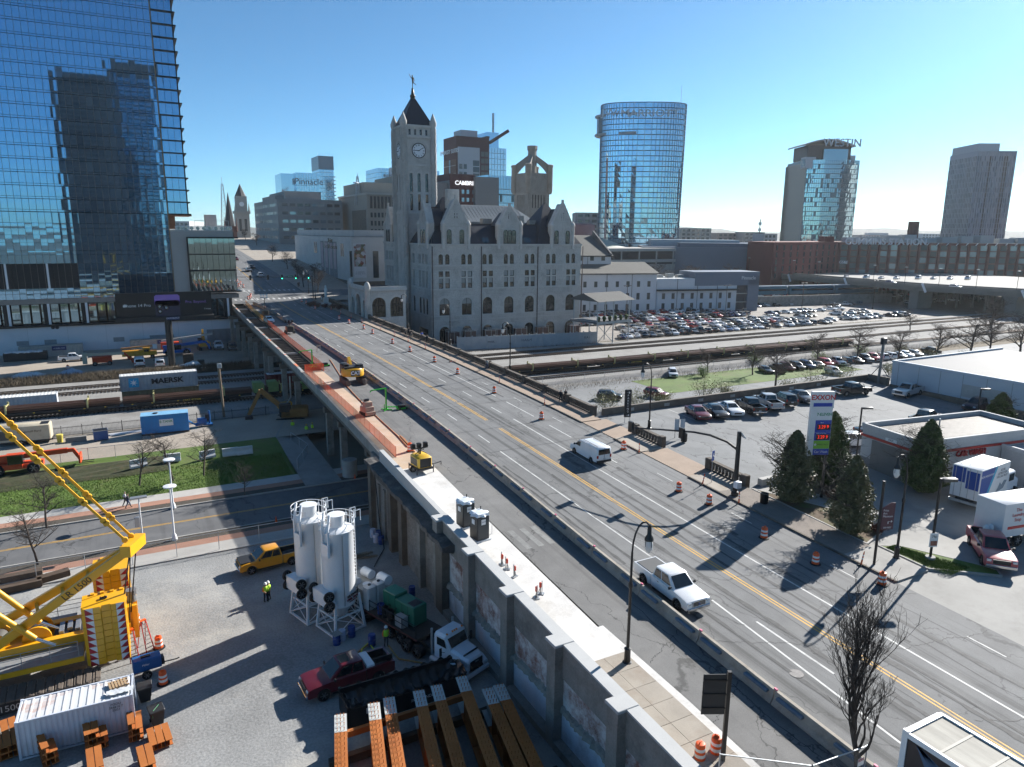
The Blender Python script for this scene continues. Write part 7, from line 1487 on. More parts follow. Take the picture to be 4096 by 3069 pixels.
seq=[(1207,1208),(1225,1217),(1261,1237),(1357,1278),(1396,1295),(1455,1317),(1490,1336),(1570,1375),(1640,1407),(1738,1449),(1830,1497),(1977,1573),(2166,1678),(2494,1798),(2715,1966),(2836,2018),(3055,2152),(3261,2256),(3527,2338)]
for i,q in enumerate(seq):rdrum(RD(*q),f'striped drum along the right lane, {ORD[len(seq)-1-i]} from the purple sign pole')
for i,q in enumerate(((992,1198),(1000,1194),(1003,1188))):rdrum(RD(*q),'striped drum '+['lowest','middle','upper'][i]+' of the cluster at the far end of the barrier')
for i,q in enumerate(((945,1140),(949,1128),(955,1146),(962,1138),(973,1150),(948,1150))):rdrum(RD(*q),f'striped drum in the loose group beside the glass box corner, {ORD[i]} from the left')
rdrum(RD(1640,1806),'orange striped drum on the sandy slab behind the yellow lighting trailer');rdrum(RD(2798,3040),'orange drum left of the black sign post, behind the wire panel');rdrum(RD(2862,3015),'orange drum against the black sign post')
rdrum(G(637,2592),'orange drum right of the step ladders');rdrum(G(654,2735),'orange drum right of the blue welder');rdrum(G(548,2500),'orange drum behind the counterweights');rdrum(G(272,1478,.5),'orange drum by the orange boom lift in the far yard')
cz=MB();cz.use(1).lathe([(.26,0),(.26,.05),(.1,.08)],8);cz.use(0).lathe([(.07,.06),(.06,.5)],8);cz.use(2).lathe([(.058,.501),(.056,.62)],8);cz.use(0).lathe([(.055,.621),(.052,.75)],8);cz.use(2).lathe([(.051,.751),(.05,.87)],8);cz.use(0).lathe([(.05,.871),(.04,1.08),(.015,1.15)],8);czm=cz.mesh('channeliser_post',[orange_pl,rubber,white_refl],40)
sq=[(1300,1231),(1325,1241),(1363,1258),(1405,1274),(1448,1293),(1523,1322),(1579,1347),(1633,1369),(1702,1398),(1997,1534),(2178,1621),(2556,1812),(2809,1940),(2955,2015),(3443,2262)]
for i,q in enumerate(sq):
 o=put(czm,'channeliser_post',None,RD(*q,.02 if i<9 else .0),(0,.22 if i in(12,14)else 0,0));tag(o,f'slim orange and white post by the right kerb, {ORD[i]} from the far end','channeliser','slim orange posts along the kerb')
o=put(czm,'channeliser_post',None,RD(1798,1446,.12),(1.45,0,.9));tag(o,'slim orange post knocked flat on the right pavement','channeliser','slim orange posts along the kerb')
cn_=MB();cn_.box(-.2,.2,-.2,.2,0,.04);cn_.lathe([(.15,.04),(.03,.7)],12);cnm=cn_.mesh('traffic_cone',orange_pl,40)
for k,(px,py)in enumerate(((1370,1882),(1420,1918),(1105,2090))):o=put(cnm,'traffic_cone',None,G(px,py));tag(o,['traffic cone in the shade near the driveway fence','traffic cone on the broken pavement by the abutment','traffic cone on the footway left of the silos'][k],'cone')
def mk(name,label,cat,loc,rz,parts,group=None,scale=None):
 """compact builder: parts = [(part name, material, [ops])]; ops: b box, B chamfered box, c cylinder, m beam, t tube, l lathe, p prism"""
 t=thing(name,label,cat,loc,rz,group)
 for nm,mat,ops in parts:
  mb=MB()
  for o in ops:
   k,a=o[0],o[1:]
   {'b':mb.box,'B':mb.bbox,'c':lambda p,q,r,n=12:mb.cyl(p,q,r,n=n),'m':mb.beam,'t':mb.tube,'l':mb.lathe,'p':mb.prism}[k](*a)
  mb.build(nm,mat,t,40)
 if scale:t.scale=(scale,)*3
 return t
def wheels(t,r,w,pts):
 me=wheel_mesh(r,w)
 for p in pts:put(me,'wheel',t,p)
rr=M('rusty_new_rail',(.13,.07,.05),.6,.4,var=.25,stretch=(.2,4,4));fcm=M('black_wagon_frame',(.025,.023,.022),.7,var=.3);pale_y=M('pale_yellow_post',(.5,.45,.2),.6,var=.15)
def flatcar(x,i):
 t=mk('flat_car',f'flat car loaded with long rails, {ORD[i]} car from the left edge of the photo','railway wagon',(x,T1(x),.95),-.035,[('frame',fcm,[('b',-10.2,10.2,-1.4,1.4,.75,1.05),('b',-8,8,-.35,.35,.35,.75)]),('bogie',fcm,[('b',s*7-1.3,s*7+1.3,-1,1,.3,.7)for s in(-1,1)]+[('c',(s*7+q,-.8,.42),(s*7+q,.8,.42),.42)for s in(-1,1)for q in(-.9,.9)]),('rail_load',rr,[('b',-10.25,10.25,-1.1+k*.34,-.98+k*.34,1.15+j*.3,1.3+j*.3)for k in range(7)for j in range(3)]),('rack_post',pale_y,[('b',q-.12,q+.12,s*1.3-.1,s*1.3+.1,.9,2.5)for q in(-5.6,5.6)for s in(-1,1)]+[('b',q-.08,q+.08,-1.3,1.3,2.05,2.18)for q in(-5.6,5.6)]),('side_marks',M('yellow_marks',(.6,.4,.03),.6),[('b',q,q+.25,-1.415,-1.4,.82,1.0)for q in(-9,-6,-2,1.5,5,8)])],'flat cars of the rail train')
 if i in(2,5):TEXT('CSXT 9739'+('01' if i==2 else'02'),.5,MATS['yellow_marks'],t,FR((.3,-1.42,.88),(1,0,0),(0,0,1)),ext=.005)
for i,x in enumerate((-35,-14,7,28,80,101,122,143,164)):flatcar(x,i)
def fcont(x0,x1,y,z0,h,mat,lab,roof=white_paint):
 L=x1-x0;mb=MB();n=int(L/.14)
 t=thing('freight_container',lab,'container',((x0+x1)/2,y,z0))
 for s in(-1,1):
  P=[];F=[];m=MB()
  for i in range(n+1):x=-L/2+L*i/n;d=.05 if(i//2)%2 else 0;P+=[(x,s*(1.2-d),.1),(x,s*(1.2-d),h-.1)]
  for i in range(n):F.append((2*i,2*i+2,2*i+3,2*i+1))
  m.add(P,F);m.build('side_panel',mat,t)
 boxes_part('frame',mat,t,[(-L/2,L/2,s*1.2-.05,s*1.2+.05,z,z+.12)for s in(-1,1)for z in(0,h-.12)]+[(s*L/2-.06,s*L/2+.06,-1.2,1.2,0,h)for s in(-1,1)])
 boxes_part('roof',roof,t,[(-L/2,L/2,-1.15,1.15,h-.06,h-.02)]+[(-L/2+.2+k*.5,-L/2+.4+k*.5,-1.1,1.1,h-.02,h+.02)for k in range(int(L/.5))],kind='stuff');return t
tc=fcont(-3.55,8.75,139.4,3.15,2.65,M('grey_container',(.3,.33,.36),.6,var=.18,scale=.8,stain=(.2,.12,.08),stain_amt=.3),'grey container with a blue star logo and big black letters on the train',M('white_container_roof',(.66,.66,.64),.6))
TEXT('MAERSK',1.25,M('black_letters',(.012,.013,.016),.5),tc,FR((1.25,-1.27,1.35),(1,0,0),(0,0,1)),ext=.01,off=.045,sx=1.12)
MB().bbox(-.8,.8,-.01,.01,-.8,.8,.0).build('logo_panel',M('sky_blue_logo',(.03,.33,.56),.5),tc).location=(-4.05,-1.265,1.4)
mb=MB();st_=[((.66 if i%2==0 else .22)*cos(PI/2+PI*i/7),(.66 if i%2==0 else .22)*sin(PI/2+PI*i/7))for i in range(14)];mb.poly([(-4.05+x,-1.285,1.4+z)for x,z in st_]);mb.build('star_logo',white_refl,tc)
fcont(-3.4,8.85,139.4,1.0,2.1,M('olive_container',(.16,.13,.07),.7,var=.25),'dull olive container under the grey lettered container');fcont(-42,-13.1,139.4,1.3,2.4,M('dirty_white_container',(.45,.47,.5),.6,var=.15),'long dirty white container behind the rails at the left edge',MATS['white_container_roof']);fcont(21.5,33,143.5,1.0,2.2,M('dark_red_container',(.14,.02,.02),.6,var=.2),'dark red container in the shade under the bridge')
gg=M('pale_green_metal',(.2,.3,.1),.6,var=.2)
for k,x in enumerate((18.5,21,27)):mk('equipment_box',f'pale green steel box on the rail train by the bridge, {ORD[k]} from the left','box',(x,T1(x),2.0),0,[('body',gg,[('b',-.9,.9,-1.2,1.2,0,1.6)]),('lid',gg,[('b',-1.0,.6,-1.25,.6,1.6,1.9)])],'green boxes on the rail train')
mk('utility_pole','tall timber pole beside the tracks, left of the bridge','pole',(11.2,121.2,.9),0,[('pole',M('pole_timber',(.2,.15,.1),.9,var=.2),[('c',(0,0,0),(-.25,0,8.6),.2)]),('top_unit',steel,[('B',-.45,.2,-.3,.3,8.2,8.9,.05)])])
eb=M('tank_blue',(.01,.2,.5),.45,var=.12)
t=mk('water_tank','bright blue ribbed steel tank with a white name board beside the tracks','tank',(2.4,115.2,1.02),rad(-3),[('shell',eb,[('p',[(-3.2,.3),(3.2,.3),(3.2,2.9),(-3.2,2.9)],'y',-1.2,1.2)]),('rib',eb,[('b',-2.9+k*.98,-2.75+k*.98,-1.3,1.3,.3,2.96)for k in range(7)]),('roof_panel',M('tank_roof_blue',(.2,.42,.62),.5),[('b',-3.2,3.2,-1.25,1.25,2.97,3.0)]),('manhole',dark_metal,[('l',[(.4,3.0),(.35,3.1),(.1,3.12)],14,(-1.2,0,0))]),('skid',dark_metal,[('b',-3.2,3.2,-1.1,1.1,0,.3)]),('board',white_refl,[('b',-.75,1.1,-1.33,-1.31,1.3,2.3)])])
TEXT('E-TANK',.5,M('green_letters',(.02,.25,.1),.5),t,FR((.17,-1.34,1.95),(1,0,0),(0,0,1)),ext=.004,off=.01)
mk('pump','blue trailer pump with a hose right of the blue tank','pump',(7.8,116.2,1.02),0,[('engine',MATS['welder_blue'],[('B',-.9,.4,-.5,.5,.5,1.3),('c',(.8,0,.3),(.8,0,2.4),.16),('b',-1.3,1.2,-.5,.5,.25,.4)]),('hose',eb,[('t',[(-2.8,-.8,1.7),(-2.2,-.8,1.3),(-1.4,-.5,.6),(-.8,0,.6)],.12,6)]),('fittings',dark_metal,[('b',.2,.7,-.4,.4,1.0,1.9)])])
cream=M('cream_cabinet',(.5,.44,.33),.5,var=.12,stain=(.3,.2,.12),stain_amt=.3)
t=mk('air_compressor','large cream enclosed air compressor at the left edge of the lot','compressor',(-15.3,117.6,1.02),rad(-3),[('housing',cream,[('B',-3.1,3.1,-1.1,1.1,.6,2.75,.12)]),('louvre',M('dark_louvre',(.1,.09,.08),.7),[('b',-2.9,-1.6,-1.12,-1.1,.9,2.2)]),('exhaust_well',black_metal,[('b',1.9,2.9,-.8,.8,2.74,2.78)]),('chassis',dark_metal,[('b',-3.2,3.3,-.9,.9,.35,.6)])]);wheels(t,.38,.22,[(x,s,.38)for x in(-.5,.5)for s in(-1,1)]);TEXT('IR Ingersoll Rand',.42,black_metal,t,FR((.6,-1.12,1.9),(1,0,0),(0,0,1)),ext=.004)
ore=M('telehandler_orange',(.62,.07,.015),.45,var=.12)
def tele(lab,loc,rz,m,bl=7.5,up=0.0,sc=1.0):
 t=mk('telehandler',lab,'telehandler',loc,rz,[('chassis',m,[('B',-3.0,2.6,-.9,.9,.65,1.25),('B',-2.8,-.6,.1,1.1,1.2,1.7),('b',-1.5,.6,-1.15,-.5,.7,1.35)]),('cab',auto_glass,[('B',-.9,.7,-1.1,-.2,1.35,2.5)]),('cab_roof',m,[('b',-1.0,.8,-1.15,-.15,2.5,2.6)]),('boom',m,[('m',(-3.0,.3,1.9),(bl-2.2,.3,2.15+up),.5,.6),('m',(bl-4,.3,2.1+up*.8),(bl-1.5,.3,2.15+up),.38,.45)]),('fork_head',m,[('m',(bl-1.6,.3,2.2+up),(bl-.9,.3,.9+up),.4),('b',bl-1.0,bl-.8,-.6,1.2,.5+up,1.6+up)]),('forks',dark_metal,[('b',bl-.8,bl+.6,y,y+.12,.45+up,.52+up)for y in(-.2,.7)])]);wheels(t,.7,.45,[(x,s*1.0,.7)for x in(1.7,-2.0)for s in(-1,1)]);t.scale=(sc,)*3;return t
tele('orange telehandler with lowered forks in the contractor lot',(-14.6,103.2,1.02),rad(-4),ore)
mk('skip_bin','small blue open skip between the cream compressor and the blue tank','skip',(-6.1,114.9,1.02),.1,[('body',M('skip_blue',(.03,.09,.26),.5,var=.2),[('p',[(-.9,.15),(.9,.15),(.9,1.45),(-.9,1.45)],'y',-.75,.75)]),('lip',steel,[('b',-.95,.95,y,y+.06,1.45,1.52)for y in(-.8,.74)]+[('b',x,x+.06,-.8,.8,1.45,1.52)for x in(-.95,.9)]),('inside',black_metal,[('b',-.86,.86,-.7,.7,1.44,1.455)])])
o=MB().lathe([(.35,0),(.42,.95),(.45,1.0),(.43,1.15),(.1,1.16)],14).build('waste_barrel',M('yellow_barrel',(.6,.5,.1),.6),None,40);o.location=(-11.2,116.0,1.02);tag(o,'yellow barrel at the right end of the cream compressor','barrel')
for k,(x,y,l)in enumerate(((-9.2,115.5,2.6),(-22,112,2.4))):o=MB().box(-l/2,l/2,-.35,.35,0,.7).build('concrete_block',conc_old,None);o.location=(x,y,1.02);tag(o,['long grey concrete block right of the yellow barrel','grey concrete block at the left edge of the lot'][k],'block')
wb=MB();wb.prism([(-.3,0),(.3,0),(.3,.25),(.15,.55),(.15,1.05),(-.15,1.05),(-.15,.55),(-.3,.25)],'x',-1.0,1.0);wbm=wb.mesh('water_barrier',M('white_plastic_barrier',(.62,.62,.62),.45,var=.15,scale=2))
for k,(px,py,rz)in enumerate(((555,1868,.3),(690,1845,-.1),(830,1832,.25),(922,1822,0),(980,1816,0))):p=G(px,py,1.02);o=put(wbm,'water_barrier',None,p,(0,0,rz));tag(o,f'white plastic barrier at the lot edge, {ORD[k]} from the left','barrier','white plastic barriers by the lot edge')
for k in range(5):o=MB().cyl((-5-k*.1,116.4+k*.12,1.1+.1*(k%2)),(1.0,117.0+k*.12,1.1+.1*(k%2)),.09,n=8).build('pipe',white_paint,None);tag(o,f'white pipe lying behind the blue skip, {ORD[k]} from the front','pipe','white pipes on the lot')
def picket(x0,x1,y,z,h,lab,mat=black_metal,gap=.16,post=2.6):
 t=thing('iron_fence',lab,'fence',(0,0,0));mb=MB();x=x0
 while x<x1:mb.box(x,x+.03,y-.015,y+.015,z,z+h);x+=gap
 mb.build('pickets',mat,t,kind='stuff');boxes_part('rails',mat,t,[(x0,x1,y-.02,y+.02,z+q,z+q+.05)for q in(.15,h-.2)]);x=x0
 while x<x1:MB().box(x-.04,x+.04,y-.04,y+.04,z,z+h+.15).build('post',mat,t);x+=post
picket(-32,18,119.0,1.02,1.5,'black iron fence between the contractor lot and the tracks')
wire=M('chain_link_wire',(.3,.31,.32),.5,.6,var=0,fine=0,alpha=.16)
def chain(P,lab,h=1.8,zf=lambda x,y:0.0,post=3.0,mat=steel):
 t=thing('wire_fence',lab,'fence',(0,0,0))
 for(xa,ya),(xb,yb)in zip(P[:-1],P[1:]):
  n=max(1,int(math.hypot(xb-xa,yb-ya)/post))
  for k in range(n+1):x,y=xa+(xb-xa)*k/n,ya+(yb-ya)*k/n;MB().cyl((x,y,zf(x,y)),(x,y,zf(x,y)+h+.05),.035,n=6).build('post',mat,t)
  za,zb=zf(xa,ya),zf(xb,yb);MB().beam((xa,ya,za+h),(xb,yb,zb+h),.045).build('top_rail',mat,t);MB().add([(xa,ya,za+.05),(xb,yb,zb+.05),(xb,yb,zb+h),(xa,ya,za+h)],[(0,1,2,3)]).build('mesh',wire,t)
chain([(-32,105.4),(-1,104.2)],'wire fence on posts along the top of the grass bank',1.8,lambda x,y:1.0);chain([(-40,71.4),(20.2,70.4)],'long wire fence between the gravel yard and the footway',1.9,post=3.6);chain([(62,122.6),(205,121.2)],'wire fence between the tracks and the lower road',1.9,post=5);chain([(18.5,104),(19.5,97),(16.8,91)],'wire fence at the site driveway',1.8)
cm_=M('beige_site_container',(.38,.37,.34),.7,var=.15)
for k,(x,y,l)in enumerate(((-19,203.5,13),(4,204.5,12))):t=fcont(x-l/2,x+l/2,y,.5,2.6,cm_,['beige storage container behind the white pickup, navy sign','beige storage container behind the yellow bucket truck, navy sign'][k],cm_);MB().box(.2,3.2,-1.3,-1.26,1.4,2.4).build('sign',navy,t);TEXT('mobile mini',.5,white_paint,t,FR((1.7,-1.32,1.9),(1,0,0),(0,0,1)),ext=.004)
t=mk('dumpster','dark open dumpster heaped with white sacks','dumpster',(-23.5,198.5,.5),0,[('body',fcm,[('b',-4.5,4,-1.2,1.2,.1,1.9)])]);mb=MB();[mb.lathe([(.1,0),(.5,.1),(.45,.4),(.1,.5)],7,(-4+rnd.random()*7.4,rnd.uniform(-.9,.9),1.75))for _ in range(34)];mb.build('sacks',M('white_sacks',(.6,.62,.65),.6),t,60,kind='stuff')
veh('pickup','white pickup with its bonnet open in front of the beige container',(-14.0,192.8,.5),90,WHITE);veh('van','white van back view, left of the two parked together',(-.3,179.5,.5),0,WHITE,scale=1.12);veh('van','white van back view, right of the two, beside the billboard post',(3.7,177.0,.5),0,WHITE);veh('pickup','white pickup parked facing the camera by the yellow excavator',(18.2,197.5,.5),182,WHITE,scale=1.1);veh('pickup','black and yellow pickup parked in the shade by the white wall',(21.3,195.0,.5),182,(.06,.05,.03),scale=1.05)
oj=M('boom_lift_orange',(.6,.06,.015),.45,var=.1);t=mk('boom_lift','orange boom lift with a cream arm folded in the far yard','boom lift',(-7.5,184.2,.5),0,[('chassis',oj,[('B',-2.2,1.7,-1.1,1.1,.7,2.0)]),('boom',cream,[('m',(-3.6,0,2.6),(4.2,0,2.4),.5,.6),('b',-4.1,-3.2,-.5,.5,.5,3.0)]),('jib',oj,[('m',(4.2,0,2.5),(5.8,0,.6),.4)]),('basket',oj,[('b',5.6,7.4,-1,1,.3,.45),('b',5.6,5.7,-1,1,.3,1.4),('b',7.3,7.4,-1,1,.3,1.4),('b',5.6,7.4,-1,-.95,.9,1.4)])]);wheels(t,.5,.35,[(x,s*1.1,.5)for x in(-1.7,1.2)for s in(-1,1)])
t=mk('bucket_truck','yellow bucket truck with its arm stowed over the body','truck',(-.4,190.0,.5),0,[('body',yellow_eq,[('B',-3.4,1.0,-1.1,1.1,.8,2.0),('B',1.0,2.6,-1.05,1.05,.8,2.5),('B',2.5,4.0,-1.0,1.0,.8,1.7)]),('arm',M('tan_arm',(.5,.25,.1),.5),[('m',(-3.6,.2,2.6),(3.5,.2,2.9),.35)]),('bucket',white_paint,[('B',3.2,4.1,-.3,.6,2.2,3.2)]),('window',auto_glass,[('b',1.3,2.3,-1.07,-1.05,1.7,2.3)])]);wheels(t,.48,.3,[(x,s*.95,.48)for x in(-1.9,3.0)for s in(-1,1)])
tele('blue telehandler with a raised arm under the billboard',(8.3,191.5,.5),0,M('tele_blue',(.012,.12,.42),.45,var=.1),7.5,.5,1.1);mk('site_lift','red and grey lift with a long boom behind the blue telehandler','boom lift',(8,198,.5),0,[('chassis',oj,[('B',-3.2,1,-1,1,.8,2.4)]),('boom',M('pale_boom',(.5,.46,.42),.5),[('m',(-3,0,2.8),(9,0,4.0),.45)])])
def excav(lab,loc,rz,m,pts,sc=1.0,track=dark_metal):
 t=mk('excavator',lab,'excavator',loc,rz,[('track',track,[('B',-1.9,1.9,s*1.15-.28,s*1.15+.28,0,.85,.2)for s in(-1,1)]),('house',m,[('B',-2.2,1.2,-1.2,1.2,1.0,2.1,.15)]),('cab',plastic_black,[('B',-.1,1.3,.25,1.2,1.1,2.8,.1)]),('cab_window',auto_glass,[('b',.05,1.2,1.2,1.22,1.7,2.6),('b',1.3,1.32,.35,1.1,1.5,2.6)]),('boom',m,[('m',pts[0],pts[1],.4,.6),('m',pts[1],pts[2],.35,.45)]),('bucket',dark_metal,[('B',pts[2][0]-.5,pts[2][0]+.4,-.5,.5,pts[2][2]-.7,pts[2][2],.1)])]);t.scale=(sc,)*3;return t
excav('yellow excavator with a raised arm under the white wall',(14.8,198.0,.5),rad(95),yellow_eq,[(1.0,-.3,2.0),(2.6,-.3,4.6),(3.8,-.3,1.6)],1.05)
mb=MB();[mb.box(-1.0,1.2,-1,.8,z,z+.3)for z in(.0,.6,1.2)];
for k,(px,py,w_,h)in enumerate(((755,1455,2.2,2.4),(805,1460,1.4,1.3))):p=G(px,py,.5);mk('pallet_stack',['taller dark pallet stack right of the billboard post','shorter dark pallet stack beside the taller one'][k],'pallets',p,0,[('pallet',M('dark_pallet',(.06,.045,.035),.8),[('b',-w_/2,w_/2,-.7,.7,z*.3,z*.3+.22)for z in range(int(h/.3))])])
tar=M('white_tarpaulin',(.6,.62,.63),.45,var=.15,scale=2)
for k,(px0,px1,py,h,lab)in enumerate(((705,835,1482,2.2,'heap covered with white tarpaulin above the tracks'),(225,335,1502,1.5,'blue grey tarpaulin over a heap on the bank'),(35,170,1512,1.2,'long pale tarpaulin at the left of the bank'))):
 a,c=G(px0,py,.8),G(px1,py,.8);L=c[0]-a[0];P=[];mb=MB();nx,ny=34,12
 for j in range(ny+1):
  for i in range(nx+1):u,v=i/nx,j/ny;P.append((a[0]+L*u,a[1]-1+4.5*v,.5+h*sin(PI*u)**.7*sin(PI*v)**.8*(.75+.3*rn(u*9+k,v*6))+.12*rn(u*30,v*22)))
 mb.add(P,[(j*(nx+1)+i,j*(nx+1)+i+1,(j+1)*(nx+1)+i+1,(j+1)*(nx+1)+i)for j in range(ny)for i in range(nx)]);tag(mb.build('tarpaulin_heap',tar if k!=1 else M('bluish_tarpaulin',(.36,.42,.5),.4,var=.15),None,30),lab,'tarpaulin')
bb=thing('billboard','black billboard advertising a purple phone, on a single dark post','billboard',(0,0,0));q=[AY(x,y,176)for x,y in((470,1290),(850,1252),(850,1164),(470,1187))];x0,x1=q[0][0],q[1][0];z0,z1=11.0,17.2
MB().box(x0,x1,176,176.6,z0+.9,z1).build('face',M('black_poster',(.006,.006,.008),.4,var=0,fine=0),bb);MB().box(x0-.3,x1+.3,174.9,176.6,z0,z0+.9).build('catwalk',fcm,bb);MB().cyl(((x0+x1)/2+.3,176.4,.4),((x0+x1)/2+.3,176.4,z0),.75,n=16).build('post',black_metal,bb,40);MB().box((x0+x1)/2,(x0+x1)/2+2.6,174.85,174.9,z0+.15,z0+.8).build('name_plate',navy,bb)
pu=M('purple_print',(.3,.16,.5),.4,var=0,fine=0);cx=x0+(x1-x0)*.525;W_=white_refl
for zz,w_,h_,m_ in((15.4,2.55,1.25,pu),(13.4,2.5,2.0,M('dark_purple_print',(.035,.03,.06),.4,var=0,fine=0))):MB().prism([(cx+sx*(w_-.35*(j==0)),zz+sz*(h_-.35*(j==1)))for sx,sz,js in((-1,-1,(1,0)),(1,-1,(0,1)),(1,1,(1,0)),(-1,1,(0,1)))for j in js],'y',175.95,175.999).build('phone_picture',m_,bb)
for dx,dz in((-1.6,.6),(-.3,.3),(-1.6,-.5)):MB().cyl((cx+dx,175.9,13.5+dz),(cx+dx,175.95,13.5+dz),.5,n=16).build('lens_picture',M('black_lens_print',(.01,.01,.012),.2,var=0,fine=0),bb);MB().cyl((cx+dx,175.89,13.5+dz),(cx+dx,175.9,13.5+dz),.25,n=12).build('lens_glint',steel,bb)
TEXT('iPhone 14 Pro',.95,W_,bb,FR((x0+(x1-x0)*.21,175.98,14.4),(1,0,0),(0,0,1)),ext=.01);TEXT('Pro. Beyond.',.85,pu,bb,FR((x0+(x1-x0)*.83,175.98,14.9),(1,0,0),(0,0,1)),ext=.01);TEXT('T Mobile',.4,W_,bb,FR((x0+(x1-x0)*.95,175.98,13.2),(1,0,0),(0,0,1)),ext=.01);TEXT('OUTFRONT',.5,W_,bb,FR(((x0+x1)/2+1.3,174.83,z0+.47),(1,0,0),(0,0,1)),ext=.01)
mb=MB();ax_,az_=x0+(x1-x0)*.088,14.4;mb.cyl((ax_-.12,175.96,az_),(ax_-.12,175.99,az_),.25,n=14);mb.cyl((ax_+.12,175.96,az_),(ax_+.12,175.99,az_),.25,n=14);mb.beam((ax_,175.975,az_+.3),(ax_+.12,175.975,az_+.48),.12,.03);mb.build('fruit_logo',W_,bb)
def at_rd(px,py,dz=0):p=RD(px,py);return(p[0],p[1],zr(p[1])+dz)
cy_=M('excavator_yellow',(.7,.36,.015),.4,var=.1)
t=mk('excavator','compact yellow excavator seen from behind on the closed bridge lane, black counterweight panel','excavator',at_rd(1412,1532),0,[('track',M('dusty_track',(.12,.09,.07),.85,var=.3),[('B',s*1.25-.33,s*1.25+.33,-2,2,0,.95,.25)for s in(-1,1)]),('track_pad',M('dusty_track_pad',(.2,.155,.12),.85,var=.3),[('b',s*1.25-.34,s*1.25+.34,-2.03,-1.99,.1+k*.15,.2+k*.15)for s in(-1,1)for k in range(5)]),('house',cy_,[('l',[(1.15,1.1),(1.62,1.2),(1.66,1.4),(1.62,2.2),(1.5,2.35)],28)]),('deck',plastic_black,[('b',-1.4,1.4,-1,1.3,2.3,2.6),('B',-1.55,-.5,-.3,1.4,1.4,3.0,.1),('b',.5,1.4,-.8,.2,2.5,2.85)]),('cab_window',auto_glass,[('b',-1.4,-.65,-.33,-.3,2.1,2.85)]),('boom',cy_,[('m',(.1,1.0,2.1),(.1,2.4,3.4),.4,.6),('m',(.1,2.4,3.4),(.1,3.0,1.4),.35)]),('panel',black_metal,[('b',-.65,.65,-1.69,-1.55,1.35,2.15)])]);TEXT('CAT',.72,white_refl,t,FR((0,-1.7,1.78),(1,0,0),(0,0,1)),ext=.01,off=.04);MB().add([(-.25,-1.715,1.42),(.25,-1.715,1.42),(0,-1.715,1.72)],[(0,1,2)]).build('logo_triangle',cy_,t)
lime=M('lime_green_metal',(.05,.5,.04),.45,var=.08)
def arm(p,rz,lab):mk('floor_hoist',lab,'hoist',p,rz,[('frame',lime,[('m',(0,0,.1),(0,0,2.9),.16),('m',(0,0,2.85),(-1.9,.2,2.75),.13),('m',(-1.9,.2,2.75),(-2.1,.1,2.55),.1),('m',(-.5,-.5,.05),(.4,.4,.05),.12),('m',(-.4,.6,.05),(.6,-.5,.05),.12),('m',(0,0,.4),(1.6,-.6,.35),.12),('b',1.2,2.6,-1.1,-.3,.1,.25),('m',(-.45,-.45,.05),(-.45,-.45,.9),.08)]),('counterweight',black_metal,[('B',1.4,2.3,-1.0,-.4,.25,.6)]),('wheels',rubber,[('c',(1.4,-1.15,.15),(1.4,-1.05,.15),.15),('c',(2.4,-1.15,.15),(2.4,-1.05,.15),.15)])],'lime green hoists')
arm(at_rd(1250,1468),.2,'lime green hoist at the corner of the orange mesh');arm(at_rd(1545,1640),.1,'lime green hoist standing in the closed lane beside the barrier')
mk('skid_loader','dusty beige walk-behind machine on the sandy slab','loader',at_rd(1468,1658),.2,[('body',M('beige_machine',(.36,.25,.19),.7,var=.2),[('B',-.6,.6,-.8,.7,.2,1.1),('B',-.5,.5,-.6,.1,1.1,1.7),('b',-.65,.65,-1.1,-.8,.1,.5)]),('controls',dark_metal,[('b',-.3,.3,-.1,.2,1.7,2.0),('t',[(-.4,.6,1.1),(-.4,.8,1.7),(.4,.8,1.7),(.4,.6,1.1)],.04,6)]),('tracks',rubber,[('B',s*.55-.13,s*.55+.13,-.8,.8,0,.4)for s in(-1,1)])])
def light_tower(p,rz,lab,up,m):
 t=mk('lighting_trailer',lab,'lighting trailer',p,rz,[('housing',m,[('B',-.75,.75,-1.0,1.0,.65,1.75,.15)]),('doors',black_metal,[('b',-.6,.6,-1.03,-1.0,.7,1.6),('b',-.77,-.75,-.6,.8,.8,1.5)]),('chassis',dark_metal,[('b',-.8,.8,-1.1,1.1,.45,.62),('t',[(.3,0,.5),(1.9,.2,.5),(2.4,.3,.55),(2.4,.3,.2)],.05,6)]+[('c',(x,y,0),(x,y,.8),.05)for x in(-.9,.9)for y in(-.9,.9)]),('mast',dark_metal if up else black_metal,[('m',(0,.2,1.75),(0,.2,up or 2.2),.14),('m',(0,.2,(up or 2.3)),(.9,.2,(up or 2.3)+.2),.1),('m',(0,.2,(up or 2.3)),(-.8,.2,(up or 2.3)+.2),.1)]),('floodlight',white_refl if up else black_metal,[('B',x-.2,x+.2,0,.4,(up or 2.2)+z,(up or 2.2)+.35+z)for x in(-.75,-.1,.6)for z in((.1,.7)if up else(.15,.35))]),('struts',black_metal,[('m',(-.6,.1,1.8),(.8,.3,2.6),.05),('m',(.6,-.2,1.8),(-.6,.3,2.5),.05),('t',[(-.3,0,1.9),(-.1,.3,2.4),(.3,0,2.2),(.5,.3,2.6)],.06,5)])],'lighting trailers on the bridge');wheels(t,.34,.2,[(-.85,.1,.34),(.85,.1,.34)])
ly=M('lighting_yellow',(.68,.4,.03),.45,var=.1);light_tower(at_rd(1685,1885),.1,'yellow and black lighting trailer with its mast folded, nearest the camera',0,ly);light_tower(at_rd(1160,1335),0,'dark lighting trailer with its mast folded, middle of three along the lane',0,M('lighting_dark',(.06,.05,.03),.5));light_tower(at_rd(1062,1268),0,'lighting trailer with raised floodlights near the far end',4.6,M('lighting_tan',(.14,.12,.08),.5))
